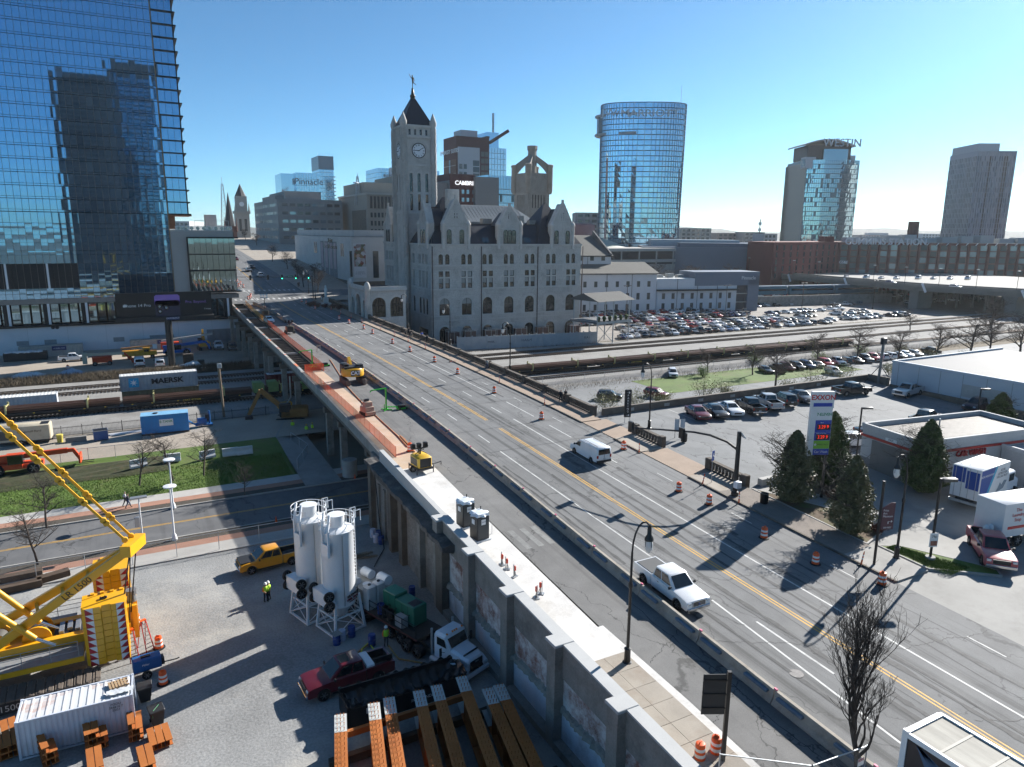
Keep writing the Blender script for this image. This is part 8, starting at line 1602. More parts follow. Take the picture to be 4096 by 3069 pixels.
mk('a_frame_barricade','small folding sign frame leaning by the far barrier','sign',at_rd(1276,1406),0,[('frame',M('tan_frame',(.4,.33,.25),.7),[('m',(-.4,0,0),(-.2,0,1.2),.08),('m',(.4,0,0),(.2,0,1.2),.08),('b',-.4,.4,-.05,.05,.9,1.15)])])
pg=M('grey_plastic_cabin',(.032,.037,.042),.5,var=.1)
for k,(px,py)in enumerate(((1862,2102),(1918,2155))):
 t=mk('portable_toilet',['dark grey portable toilet with a white roof, the rear of the two','dark grey portable toilet with a white roof, the front of the two'][k],'portable toilet',at_rd(px,py),.12,[('body',pg,[('B',-.58,.58,-.58,.58,.12,2.1,.05)]),('door',M('door_grey',(.045,.05,.055),.5),[('b',-.5,.5,-.605,-.58,.25,2.0)]),('roof',M('white_translucent_roof',(.66,.7,.74),.4),[('l',[(.86,2.1),(.86,2.17),(.7,2.28),(.3,2.34)],4),('p',[(-.6,2.1),(.6,2.1),(.45,2.32),(-.45,2.32)],'y',-.6,.6)]),('vent',black_metal,[('c',(.4,.45,2.2),(.4,.45,2.55),.05)]),('skid',white_paint,[('b',-.7,.7,-.7,.7,0,.12)]),('handle',steel,[('t',[(.6,-.3,.2),(1.0,-.3,.3),(1.0,-.3,1.1),(.6,-.3,1.2)],.025,5)]),('label_plate',white_refl,[('b',-.2,.2,-.62,-.605,1.4,1.85),('b',-.6,-.58,-.2,.2,1.4,1.8)])],'portable toilets by the parapet');TEXT('United',.13,navy,t,FR((0,-.63,1.65),(1,0,0),(0,0,1)),ext=.003)
redm=M('drill_red',(.55,.05,.02),.45)
for k,(px,py)in enumerate(((2008,2262),(2027,2280),(2058,2310),(2146,2395),(2162,2378))):mk('core_drill',f'red core drill on a stand on the pale concrete, {ORD[k]} from the portable toilets','drill',at_rd(px,py,.05),k,[('stand',steel,[('b',-.15,.15,-.25,.25,0,.05),('m',(0,.1,0),(0,.1,1.0),.06),('m',(0,-.2,0),(0,.1,.8),.04)]),('motor',redm,[('B',-.09,.09,-.1,.06,.5,.85)]),('bit',dark_metal,[('c',(0,-.02,0),(0,-.02,.5),.04)])],'core drills beside the parapet')
o=MB().tube([at_rd(px,py,.06)for px,py in((1320,1440),(1390,1550),(1460,1625),(1530,1690),(1590,1745),(1630,1790))],.07,5).build('timber_edging',M('orange_brown_timber',(.35,.15,.06),.8),None);tag(o,'long thin timber edging along the sandy slab','timber')
for k in range(3):o=MB().beam(at_rd(1600+k*8,1745+k*6,.08),at_rd(1650+k*4,1800+k*5,.08),.12).build('plank',MATS['orange_brown_timber'],None);tag(o,f'loose orange brown plank by the striped drum, {ORD[k]} from the kerb','plank')
excav('dark excavator with a breaker working in the shade under the bridge',G(1165,1690,.1),rad(165),M('dark_excavator',(.25,.12,.03),.7,var=.25),[(1.0,-.3,2.0),(3.6,-.3,4.4),(5.2,-.3,1.2)],1.25);mk('compressor','yellow compressor behind the dark excavator','compressor',G(1140,1645,.1),0,[('housing',yellow_eq,[('B',-1.2,1.2,-.6,.6,.5,1.6)]),('chassis',dark_metal,[('b',-1.4,1.4,-.5,.5,.3,.5)])])  # excavator paint is a darker, browner yellow than the compressor
# right hand side
def P3(px,py,dz=0):p=RD(px,py);return(p[0],p[1],zr(p[1])+dz)
lamp_globe=M('frosted_lamp_globe',(.7,.7,.68),.2,var=0,fine=0)
def lamp(p,h,lab,d=(-1,0),grp='black curved street lamps'):
 dx,dy=d;n=[(0,0,h*.8)]+[(dx*(.9-.9*cos(a)),dy*(.9-.9*cos(a)),h*.8+h*.2*sin(a))for a in(rad(20),rad(40),rad(60),rad(80),rad(100))]+[(dx*1.35,dy*1.35,h*.97)]
 e=(dx*1.35,dy*1.35)
 return mk('street_lamp',lab,'street lamp',p,0,[('post',black_metal,[('l',[(.3,0),(.3,.12),(.2,.2),(.18,.9),(.22,1.0),(.1,1.1),(.085,h*.55),(.13,h*.56),(.13,h*.58),(.075,h*.6),(.065,h*.8)],12)]),('arm',black_metal,[('t',n,.055,7)]),('hood',black_metal,[('l',[(.06,h*.98),(.12,h*.955),(.13,h*.91),(.26,h*.885),(.27,h*.87),(.1,h*.87)],12,(*e,0))]),('globe',lamp_globe,[('l',[(.2,h*.87),(.24,h*.845),(.22,h*.81),(.1,h*.785),(.02,h*.78)],12,(*e,0))]),('cage',black_metal,[('m',(e[0]+.25*cos(a),e[1]+.25*sin(a),h*.872),(e[0]+.25*cos(a),e[1]+.25*sin(a),h*.83),.02)for a in(0,PI/2,PI,3*PI/2)])],grp)
lamp(P3(2508,2655),8.9,'black curved street lamp on the near left pavement, by the barrier',(.75,-.15));lamp(P3(2596,1715),8.2,'black curved street lamp beside the parking sign at the driveway');lamp(P3(3584,2237),8.6,'black curved street lamp behind the purple museum sign, on the right corner',(-.5,.3))
for(px,py,h,lab)in((1632,1316,7.7,'black curved street lamp on the bridge in front of the porch windows'),(1801,1382,7.9,'black curved street lamp on the bridge in front of the station pavilion'),(2040,1490,8.1,'black curved street lamp on the bridge by the lone walker'),(1482,1265,7.8,'black curved street lamp at the corner of the stone porch'),(1235,1175,7.5,'black street lamp by the traffic lights at the junction'),(1262,1200,7,'black street lamp by the monument beds')):lamp(P3(px,py,.12),h,lab)
mk('banner_pole','black pole with a purple sign pointing to the museum, leaning near the kerb','sign pole',P3(3495,2264),0,[('pole',black_metal,[('c',(0,0,0),(0,0,6.9),.1)]),('base',black_metal,[('b',-.25,.25,-.25,.25,0,.06)])])
t=mk('museum_sign','purple direction sign on the black pole, white words and arrow','sign',P3(3495,2264),rad(-22),[('panel',M('plum_sign',(.09,.03,.045),.5,var=.05),[('b',.15,1.15,-.03,.03,3.0,4.75),('p',[(.15,4.75),(1.15,4.75),(1.15,5.15),(.8,5.15)],'y',-.03,.03)])])
TEXT('Frist\nArt\nMuseum',.24,white_refl,t,FR((.22,-.04,4.3),(1,0,0),(0,0,1)),ext=.003,align='LEFT');TEXT('500 FEET',.17,white_refl,t,FR((.68,-.04,3.15),(1,0,0),(0,0,1)),ext=.003)
mb=MB();mb.beam((.7,-.04,3.45),(.7,-.04,3.65),.06,.01);mb.beam((.7,-.04,3.65),(.95,-.04,3.65),.06,.01);mb.add([(.93,-.045,3.55),(1.05,-.045,3.65),(.93,-.045,3.75)],[(0,1,2)]);mb.build('arrow',white_refl,t)
t=mk('area_light','black lot light pole with a box head and a price card, in the grass corner','light pole',P3(3719,2242),rad(-22),[('pole',black_metal,[('c',(0,0,0),(0,0,6.8),.1)]),('base',conc,[('l',[(.4,0),(.36,.35)],12)]),('head',M('bronze_lamp_head',(.1,.09,.08),.5),[('B',.1,1.25,-.25,.25,6.55,6.8,.03)]),('price_card',white_refl,[('b',-.35,.35,-.13,-.11,1.2,2.35)])]);TEXT('79¢',.28,M('black_letters',(.012,.013,.016)),t,FR((0,-.14,2.05),(1,0,0),(0,0,1)),ext=.003);MB().box(-.25,.3,-.14,-.13,1.3,1.7).build('picture',M('red_green_print',(.3,.12,.08),.6,var=.6,scale=6),t)
for px,py,h,lab in((3425,1832,5.8,'black lot light pole beside the car wash'),(3905,1690,4.6,'black lot light pole by the small round tree')):mk('area_light',lab,'light pole',P3(px,py),rad(-25),[('pole',black_metal,[('c',(0,0,0),(0,0,h),.09)]),('head',MATS['bronze_lamp_head'],[('B',.1,1.2,-.2,.2,h-.2,h,.03)])])
b_=P3(2938,1987);sg=mk('traffic_signal','black traffic signal pole with a long arm over the driveway lane','traffic signal',b_,0,[('pole',black_metal,[('l',[(.36,0),(.34,.5),(.22,.6),(.2,6.3),(.18,6.4)],14)]),('arm',black_metal,[('t',[(0,0,4.6),(-.7,.8,5.3),(-1.7,2.0,5.75),(-2.6,3.2,5.85),(-4.6,5.8,5.7),(-6.4,8.2,5.5)],[.13,.12,.11,.1,.08,.07],8)]),('cabinet',white_paint,[('B',-.55,.05,-.75,-.25,1.1,1.7,.03)]),('sensor_panel',white_paint,[('m',(.1,0,6.3),(.55,-.1,5.75),.5,.08)])])
for k,(x,y)in enumerate(((-3.3,4.1),(-6.3,8.1))):MB().bbox(x-.16,x+.16,y-.3,y+.3,5.1,6.15,.03).build('signal_head',black_metal,sg)
mk('street_sign','back of a blue accessible parking sign on a bent post','sign',P3(2845,1935,.1),rad(20),[('post',steel,[('c',(0,0,0),(-.1,0,2.4),.03)]),('plate',M('sign_blue',(.02,.1,.45),.5),[('b',-.28,.2,-.04,-.02,2.3,3.3)]),('symbol',white_refl,[('l',[(.1,2.75),(.1,2.8)],10,(-.05,-.06,0)),('b',-.1,0,-.06,-.045,2.75,3.05)])])
t=mk('parking_sign','tall narrow black sign reading parking with arrows','sign',P3(2508,1690),rad(-20),[('panel',M('black_sign',(.015,.015,.017),.5),[('b',-.42,.42,-.1,.1,.7,4.2)]),('posts',steel,[('c',(x,0,0),(x,0,.8),.04)for x in(-.3,.3)])]);TEXT('P\nA\nR\nK\nI\nN\nG',.34,white_refl,t,FR((0,-.11,2.45),(1,0,0),(0,0,1)),ext=.003)
for z in(.95,3.85):mb=MB();mb.beam((-.2,-.11,z),(.1,-.11,z),.1,.01);mb.add([(.05,-.11,z-.15),(.25,-.11,z),(.05,-.11,z+.15)],[(0,1,2)]);mb.build('arrow',white_refl,t)
mk('notice_board','pair of pale notice panels on posts beside the parking sign','sign',P3(2715,1752),rad(-20),[('post',dark_metal,[('c',(x,0,0),(x,0,2.4),.03)for x in(-.5,.5)]),('panel',M('pale_grey_panel',(.4,.45,.5),.5),[('b',-.6,-.05,-.05,-.03,.9,2.3),('b',.1,.65,-.05,-.03,.9,2.3)])])
for k,(px,py)in enumerate(((2735,1770),(3055,2018))):mk('litter_bin',['black ribbed litter bin beside the parking sign','black ribbed litter bin on the pavement by the first cone tree'][k],'bin',P3(px,py,.1),0,[('body',black_metal,[('l',[(.3,0),(.32,.9),(.36,.95),(.36,1.0),(.28,1.0),(.26,.7)],16)]),('slat',black_metal,[('m',(.33*cos(PI*k_/8),.33*sin(PI*k_/8),.05),(.35*cos(PI*k_/8),.35*sin(PI*k_/8),.9),.03)for k_ in range(16)])],'black litter bins')
mk('back_of_sign','black back of a road sign on a square post, near right of the parapet','sign',P3(2890,3050),rad(-26),[('post',black_metal,[('b',-.09,.09,-.09,.09,0,5.0)]),('panel',M('black_sign_back',(.02,.021,.023),.55),[('b',-1.25,-.12,-.02,.02,2.7,4.85)]),('rib',black_metal,[('b',-1.25,-.1,-.06,-.02,z,z+.08)for z in(3.0,3.75,4.5)])])
t=chain([(22.0,20.6),(25.3,18.2),(28.7,17.9)],'wire panel fence with danger notices across the near closed lane',1.9,lambda x,y:zr(y),3.3)
for x,y in((23.2,19.6),(26.5,18.0),(28.2,17.85)):mb=MB();mb.box(x-.22,x+.22,y-.06,y-.05,zr(y)+1.1,zr(y)+1.5);o=mb.build('danger_sign',white_refl,None);tag(o,f'small white danger notice on the near wire panels, {"left middle right".split()[(23.2, 26.5, 28.2).index(x)]}','sign');MB().box(x-.2,x+.2,y-.07,y-.061,zr(y)+1.36,zr(y)+1.48).build('red_strip',hzm,o);TEXT('DANGER',.09,white_refl,o,FR((x,y-.075,zr(y)+1.42),(1,0,0),(0,0,1)),ext=.002)
o=MB().cyl((0,0,0),(0,0,.012),.42,n=28).build('manhole_cover',M('worn_iron_cover',(.17,.16,.155),.7,.1,var=.5,scale=6),None);p=RD(3185,2695);o.location=(p[0],p[1],zr(p[1])+.006);tag(o,'round iron manhole cover in the near lane','manhole')
xs=thing('price_sign','tall white fuel station sign with red name and blue price panels','sign',P3(3250,1990,2.2),rad(-24));xs.scale=(.53,.53,.5);swh=M('sign_white',(.72,.72,.72),.45,var=.04);sbl=M('sign_blue2',(.012,.05,.36),.4,var=.05)
MB().box(-2.0,2.0,-.35,.35,13.2,16.3).build('top_box',swh,xs);MB().box(-2.0,-1.05,-.34,.34,4,13.19).build('side_pylon',swh,xs);MB().box(-1.04,1.9,-.3,.3,4.2,13.19).build('backing',swh,xs);MB().box(-1.7,1.7,-.37,-.36,13.5,14.2).build('blue_band',sbl,xs);boxes_part('posts',black_metal,xs,[(-1.9,-1.5,-.2,.2,-4.4,4.2),(1.4,1.8,-.2,.2,-4.4,4.2)])
rl=M('sign_red',(.55,.015,.02),.4);TEXT('EXXON',1.35,rl,xs,FR((0,-.37,15.2),(1,0,0),(0,0,1)),ext=.01,off=.03,sx=.92)
for z0,z1,m in((11.0,13.1,swh),(8.6,10.9,sbl),(7.0,8.55,sbl),(5.4,6.95,M('lime_panel',(.2,.45,.03),.5)),(4.2,5.35,sbl)):MB().box(-1.0,1.85,-.36,-.31,z0,z1).build('panel',m,xs)
TEXT('7-ELEVEN',.75,M('green_letters',(.02,.25,.1)),xs,FR((.43,-.37,12.0),(1,0,0),(0,0,1)),ext=.01,off=.015,sx=.85);led=M('red_led_digits',(.9,.03,.01),.4,emit=.5,var=0,fine=0)
for z,s_ in((9.6,'Regular'),(7.65,'Regular w/ Car Wash')):MB().box(-.7,1.75,-.38,-.365,z-.55,z+.55).build('display',black_metal,xs);TEXT('3.29⁹' if 0 else'3.29 9',.95,led,xs,FR((.5,-.39,z),(1,0,0),(0,0,1)),ext=.003,sx=.8);TEXT(s_,.26,white_refl,xs,FR((.2,-.37,z+.85 if z>9 else z+.72),(1,0,0),(0,0,1)),ext=.003,sx=.8)
TEXT('LAREDO TACO',.42,black_metal,xs,FR((.55,-.37,6.2),(1,0,0),(0,0,1)),ext=.005,sx=.75);TEXT('Car Wash',.66,white_refl,xs,FR((.43,-.37,4.78),(1,0,0),(0,0,1)),ext=.005,sx=.9);mb=MB();mb.poly([(-.7+(.35 if i%2==0 else .14)*cos(PI/2+PI*i/5),-.37,6.2+(.35 if i%2==0 else .14)*sin(PI/2+PI*i/5))for i in range(10)]);mb.build('star',white_refl,xs)
cwz=6.35;cwb=M('painted_white_block',(.45,.45,.45),.85,var=.12,scale=.8,bump=.2,bscale=5);rdb=M('red_band',(.42,.03,.02),.5)
cw=thing('car_wash','low white block car wash with a red band and flat grey roof','car wash',(67.2,40.2,cwz),rad(-8));mb=MB();mb.box(0,17.5,0,7.4,-.5,4.1);mb.build('walls',cwb,cw);boxes_part('lower_wall',M('grey_base_paint',(.2,.2,.2),.8),cw,[(-.03,17.53,-.03,7.43,-.5,1.1)]);boxes_part('parapet',cwb,cw,[(-.1,17.6,-.1,.2,4.1,4.75),(-.1,17.6,7.2,7.5,4.1,4.75),(-.1,.2,.21,7.19,4.1,4.75),(17.3,17.6,.21,7.19,4.1,4.75)]);boxes_part('red_band',rdb,cw,[(-.12,17.62,-.12,7.52,3.35,3.6)])
boxes_part('roof_ribs',M('ribbed_grey_roof',(.2,.185,.17),.6,.2,var=.15),cw,[(.2,17.3,.22+k*.28,.36+k*.28,4.15,4.26)for k in range(25)]+[(.2,17.3,.2,7.2,4.1,4.16)],kind='stuff');MB().box(-.06,.1,1.4,6.0,0,3.2).build('entry_door',M('grey_roller_door',(.16,.155,.15),.6),cw);boxes_part('annexe',cwb,cw,[(11,19.5,-4.6,-.13,-.5,3.1)]);boxes_part('annexe_parapet',M('annexe_coping',(.5,.5,.5),.8),cw,[(10.9,19.6,-4.75,-4.4,3.1,3.5),(10.9,11.2,-4.39,-.13,3.1,3.5),(19.3,19.6,-4.39,-.13,3.1,3.5)]);boxes_part('annexe_band',rdb,cw,[(10.88,19.62,-4.77,-4.39,2.8,3.0)])
TEXT('CAR WASH',.8,M('dark_red_letters',(.3,.02,.02),.5),cw,FR((6.5,-.2,3.0),(1,0,0),(0,0,1)),ext=.08,off=.02);MB().bbox(-.14,-.1,2.9,4.3,3.65,4.0,.0).build('exit_panel',white_refl,cw);TEXT('EXIT',.3,black_metal,cw,FR((-.15,3.6,3.82),(0,-1,0),(0,0,1)),ext=.003)
for y in(.8,.4):MB().cyl((5+y*4,5,4.2),(5+y*4,5,5.1),.08,n=6).build('roof_vent',steel,cw)
pw_=M('pale_blue_white_wall',(.5,.53,.57),.8,var=.07,scale=.25);wbd=thing('warehouse','long pale windowless building with a ribbed roof at the right edge','warehouse',(104.5,69,0),rad(0));MB().box(0,30,-45,0,0,11.35).build('walls',pw_,wbd);boxes_part('coping',pw_,wbd,[(-.1,.35,-45,.1,11.36,11.7),(.36,30,-.3,.1,11.36,11.7)]);rf=MB();rf.add([(.4,-.4,11.4),(30,-.4,11.4),(30,-45,11.4),(.4,-45,11.4),(14,-5,11.75),(14,-45,11.75)],[(0,4,5,3),(1,2,5,4),(0,1,4)]);rf.build('roof',M('ribbed_shed_roof',(.1,.1,.105),.75,0,var=.1,stretch=(.2,6,1)),wbd)
for k in range(14):boxes_part('wall_joint',M('wall_joint_grey',(.3,.31,.32)),wbd,[(-.02,0,-44+k*3.3,-43.92+k*3.3,7,11.5)])
boxes_part('repair_patch',M('beige_patch',(.42,.4,.38),.8),wbd,[(-.03,-.005,-17,-11,8.2,10)])
lw_=thing('lot_wall','low dark concrete wall around the far side of the parking lot','wall',(0,0,0));boxes_part('wall',conc_dark,lw_,[(52.0,104.4,72.7,73.1,-.2,8.75),(104.0,104.4,69.1,72.69,0,8.9),(103.9,104.45,24,68.9,5,7.9)]);boxes_part('wall_panel',conc,lw_,[(56+k*6,56.9+k*6,72.66,72.7,8.0,8.4)for k in range(7)])
lb=thing('lot_wall','pale block wall between the parking lot and the forecourt trees','wall',(0,0,0));boxes_part('wall',M('concrete_lego_block',(.38,.37,.35),.85,var=.2),lb,[(53.0+k*1.9,54.85+k*1.9,47.0,47.6,6+j*.62,6.6+j*.62)for k in range(7)for j in range(2)])
for k,Q in enumerate(([(51.3,34.2),(54.6,35.2),(55.8,37.6),(51.4,46.8)],[(51.9,33.6),(51.9,29.4),(56.0,26.3),(56.6,26.9),(56.2,28),(53.6,32.6)],[(57,41.5),(63,41.8),(63,46.6),(54,46.8)])):
 cx_,cy__=sum(q[0]for q in Q)/len(Q),sum(q[1]for q in Q)/len(Q)
 mb=MB();mb.poly([(x,y,zr(y)+.14)for x,y in Q]);struct('lawn',mb,grass_m if k==1 else M('mulch_and_grass',(.11,.075,.045),.95,var=.4,scale=.8,fine=.3,bump=.8,bscale=8,stain=(.08,.13,.02),stain_amt=.8));mb=MB()
 for(xa,ya),(xb,yb)in zip(Q,Q[1:]+Q[:1]):mb.beam((xa,ya,zr(ya)+.03),(xb,yb,zr(yb)+.03),.16,.26)
 struct('kerb',mb,conc)
for px,py,k,c,az,lab in((2790,1668,'sedan',MAROON,200,'dark maroon saloon, first car from the parking sign in the lot'),(2860,1662,'sedan',BLACK,200,'black saloon between the maroon saloon and the white saloon'),(2920,1652,'sedan',WHITE,200,'white saloon between the black saloon and the black pickup'),(3000,1645,'pickup',BLACK,22,'black crew cab pickup beside the white saloon'),(3070,1628,'pickup',SILVER,22,'silver pickup between two black vehicles by the lot wall'),(3135,1615,'suv',BLACK,22,'black utility wagon right of the silver pickup'),(3205,1602,'sedan',(.02,.03,.05),200,'dark blue saloon partly behind the fuel sign'),(3405,1578,'pickup',BLACK,100,'black pickup parked alone along the lot wall'),(3630,1582,'pickup',SILVER,262,'silver pickup facing left beside the pale building'),(3905,1640,'suv',(.05,.02,.03),265,'dark purple wagon beside the pale building'),(3700,1695,'pickup',BLACK,80,'black pickup behind the car wash roof'),(3420,1785,'suv',WHITE,120,'white pickup-like wagon beside the car wash wall'),(3500,1745,'sedan',BLACK,115,'black saloon behind the white wagon by the car wash'),(4040,1640,'sedan',GREY,265,'grey car at the right edge of the parking lot')):p=P3(px,py);veh(k,lab,p,az,c)
def boxtruck(lab,loc,rz,L,h,extra,nm='box_truck'):
 PT=[('cargo_box',M('truck_box_white',(.7,.71,.72),.4,var=.06),[('B',-L/2,L/2,-1.25,1.25,1.05,h,.03)]),('cab',truck_m,[('B',L/2+.15,L/2+1.9,-1.1,1.1,.9,2.75,.12),('B',L/2+1.8,L/2+3.1,-.95,.95,.8,1.75,.12)]),('windscreen',auto_glass,[('p',[(L/2+1.86,1.8),(L/2+1.95,1.8),(L/2+1.75,2.6),(L/2+1.7,2.6)],'y',-.9,.9)]),('side_window',auto_glass,[('b',L/2+.6,L/2+1.6,s*1.11-.01,s*1.11+.01,1.8,2.5)for s in(-1,1)]),('chassis',dark_metal,[('b',-L/2,L/2+3,-.5,.5,.6,1.0)]),('bumper',steel,[('b',-L/2-.15,-L/2,-1.2,1.2,.55,.8),('b',L/2+3.05,L/2+3.2,-1.1,1.1,.5,.8)])]
 if nm=='box_trailer':PT=[PT[0],('chassis',dark_metal,[('b',-L/2,L/2,-.5,.5,.6,1.0),('m',(-2.4,-1,0),(-2.4,-1,1),.12),('m',(-2.4,1,0),(-2.4,1,1),.12)])]
 t=mk(nm,lab,'truck',loc,rz,PT);wheels(t,.5,.3,[(x,s*1.05,.5)for x in((-L/2+1.6,L/2+2.2)if nm!='box_trailer' else(L/2-1,L/2-2.1))for s in(-1,1)]);return t
truck_m=M('truck_white',(.66,.69,.74))
p=P3(3905,2010);t=boxtruck('white box truck with blue panels and a grey fighter picture parked by the car wash',p,rad(5),5.6,4.0,0);bl3=M('royal_blue_print',(.015,.06,.28),.4,var=.05)
MB().add([(-2.75,-1.262,1.1),(-1.6,-1.262,1.1),(-.1,-1.262,3.9),(-2.75,-1.262,3.9)],[(0,1,2,3)]).build('blue_panel',bl3,t);MB().add([(-1.6,-1.264,1.1),(-1.2,-1.264,1.1),(.3,-1.264,3.9),(-.1,-1.264,3.9)],[(0,1,2,3)]).build('cyan_stripe',M('cyan_print',(.03,.35,.55),.4),t);TEXT('IRON MOUNTAIN',.3,white_refl,t,FR((-1.6,-1.27,3.3),(1,0,0),(0,0,1)),ext=.003);TEXT('SECURE\nDESTRUCTION\nYOU CAN TRUST',.32,MATS['grey_print'],t,FR((1.35,-1.27,3.1),(1,0,0),(0,0,1)),ext=.003,sx=.85)
MB().add([(.2,-1.265,1.2),(1.9,-1.265,1.5),(2.5,-1.265,2.2),(1.9,-1.265,2.3),(1.5,-1.265,1.9),(1.1,-1.265,2.2),(.8,-1.265,1.7)],[(0,1,2,3,4,5,6)]).build('picture',M('grey_picture_print',(.2,.25,.3),.5,var=.4,scale=4),t)
MB().box(-2.83,-2.81,.05,1.15,2.5,3.9).build('rear_panel',bl3,t);MB().box(-2.83,-2.81,-1.15,-.05,2.0,3.7).build('rear_panel',bl3,t)
for y in(-.9,-.3,.3,.9):MB().cyl((-2.86,y,1.1),(-2.86,y,3.95),.025,n=5).build('lock_bar',steel,t)
p=(61.6,28.7,zr(28.7));t=boxtruck('white laundry trailer with red print, cut by the right edge of the photo',(64.5,29.5,zr(29)),rad(170),7.5,3.9,0,'box_trailer');TEXT('The\nLaundry\nStop',.42,MATS['sign_red'],t,FR((2.2,1.27,2.9),(-1,0,0),(0,0,1)),ext=.003);MB().bbox(.2,1.3,1.255,1.265,2.6,3.3,0).build('red_logo',rl,t);MB().box(.2,3.2,1.255,1.262,1.7,1.95).build('red_strip',rl,t)
for x in(4.2,4.7):MB().lathe([(.2,1.0),(.22,1.1),(.22,1.9),(.1,2.05)],12,(x,.6,0)).build('gas_cylinder',white_paint,t,40)
veh('pickup','red crew cab pickup facing the camera beside the white laundry trailer',P3(3957,2228),228,(.42,.05,.06),scale=1.06)
t=mk('lorry_trailer','lorry box with a dirty translucent roof and a dark blue lettered side, bottom right corner','trailer',(0,0,0),0,[('side',M('black_blue_print',(.008,.012,.022),.35,var=.7,scale=.5),[('b',28.35,28.4,3,16.0,6.2,9.2)]),('frame',white_paint,[('b',28.3,28.45,15.9,16.15,5.9,9.5),('b',28.3,28.42,3,15.9,9.2,9.45),('b',30.85,31.0,3,16.1,9.2,9.45),('b',28.46,30.84,15.9,16.15,9.15,9.45),('b',28.5,30.9,15.95,16.1,5.9,9.1)]),('roof',M('grimy_translucent_roof',(.26,.245,.21),.7,var=.4,scale=.9,stretch=(3,.5,1),stain=(.42,.41,.36),stain_amt=.6),[('b',28.45,30.85,3,15.88,9.3,9.38)])])
for k in range(8):MB().box(28.5,30.8,4+k*1.5,4.12+k*1.5,9.385,9.4).build('roof_bow',M('pale_roof_bow',(.42,.4,.35),.7),t);TEXT('LARGE ENOUGH',.55,white_refl,t,FR((28.34,12.2,7.0),(0,-1,0),(0,0,1)),ext=.003)
for k in range(5):MB().add([(28.345,15.5,9.1),(28.345,15.3,9.1),(28.345,13.2-k*1.4,6.3),(28.345,13.8-k*1.4,6.3)],[(0,1,2,3)]).build('light_ray_print',M('blue_ray_print',(.03,.1,.2),.4,var=.2),t)
wheels(t,.5,.3,[(x,y,5.7)for x in(28.7,30.7)for y in(13.8,12.6)])
gf=thing('block_wall','low pale block wall with painted scrawls in front of the station','wall',(0,0,0));a,c=Vector((75,172.2,0)),Vector((115.5,166.2,0));d_=(c-a).normalized();fw=M('pale_block_wall',(.4,.42,.43),.85,var=.15,scale=.6)
for k in range(20):
 p,q=a.lerp(c,k/20),a.lerp(c,(k+1)/20);MB().beam(p+d_*.05+Vector((0,0,1.7)),q-d_*.05+Vector((0,0,1.7)),.2,3.4).build('wall_panel',fw,gf);MB().beam(p+Vector((0,0,0)),p+Vector((0,0,3.7)),.35 if k%4==0 else .25).build('post',fw,gf)
for k,s_ in((4,'mnk'),(9,'HARM'),(18,'RAT')):o_=a.lerp(c,(k+.6)/20)+Vector((-.02,-.13,1.9));TEXT(s_,1.1,M('grey_spray',(.1,.11,.12),.8),gf,FR(o_,d_,(0,.1,1)),ext=.003)
for k,cx_ in enumerate((500,682,903,1010,1230,1466,1820)):q=ux(cx_,1330);w_=us.matrix_basis@Vector((q,-2.2,0));mk('condenser_cage',f'metal framed plant cage behind the pale wall, {ORD[k]} from the left','plant unit',w_,rad(-2),[('unit',M('brown_louvre_unit',(.09,.05,.045),.6),[('b',-1.6,1.6,-.9,.9,.1,3.3)]),('frame',steel,[('m',(x,y,0),(x,y,3.8),.08)for x in(-1.8,0,1.8)for y in(-1,1)]+[('m',(-1.8,y,z),(1.8,y,z),.08)for y in(-1,1)for z in(3.4,3.8)])],'plant cages by the station wall')
tp=M('terrace_paint',(.16,.165,.17),.6);t=mk('terrace_canopy','open iron terrace with a shallow roof on tall posts, right of the station','terrace',(111.5,160.2,0),rad(10),[('post',steel,[('c',(x,y,0),(x,y,12.6),.16)for x in(0,6.2,12.5)for y in(0,9.5)]),('brace',steel,[('m',(0,0,1),(6.2,0,6.3),.12),('m',(12.5,0,1),(6.2,0,6.3),.12),('m',(0,0,6.3),(6.2,0,1),.12)]),('deck',tp,[('b',-.5,13,-.5,10.5,6.4,6.9)]),('fascia',M('pale_terrace_edge',(.4,.4,.38),.7),[('b',-.55,13.05,-.55,-.5,6.3,7.0)]),('railing',black_metal,[('b',-.5,13,-.48,-.43,7.9,7.98)]+[('b',-.4+k*.33,-.36+k*.33,-.48,-.44,6.9,7.9)for k in range(41)])]);rf=MB();rf.add([(-1,-1.2,12.6),(13.6,-1.2,12.6),(13.6,11,12.6),(-1,11,12.6),(-1,4.9,14.6),(13.6,4.9,14.6)],[(0,1,5,4),(2,3,4,5),(0,4,3),(1,2,5)]);rf.build('roof',M('grey_shingle',(.11,.108,.1),.9,var=.15),t)
for k in range(6):mb=MB();mb.lathe([(.3,6.9),(.45,7.4),(.6,7.9),(.3,8.4)],7,(1+k*2.2,.6,0));mb.build('planter',M('leafy_planter',(.06,.1,.025),.9,var=.5,scale=3),t,60)
wp=M('white_painted_brick',(.55,.57,.6),.85,var=.07,scale=.3,fine=.05);grf=M('grey_shed_roof',(.13,.125,.11),.9,var=.12,scale=.4)
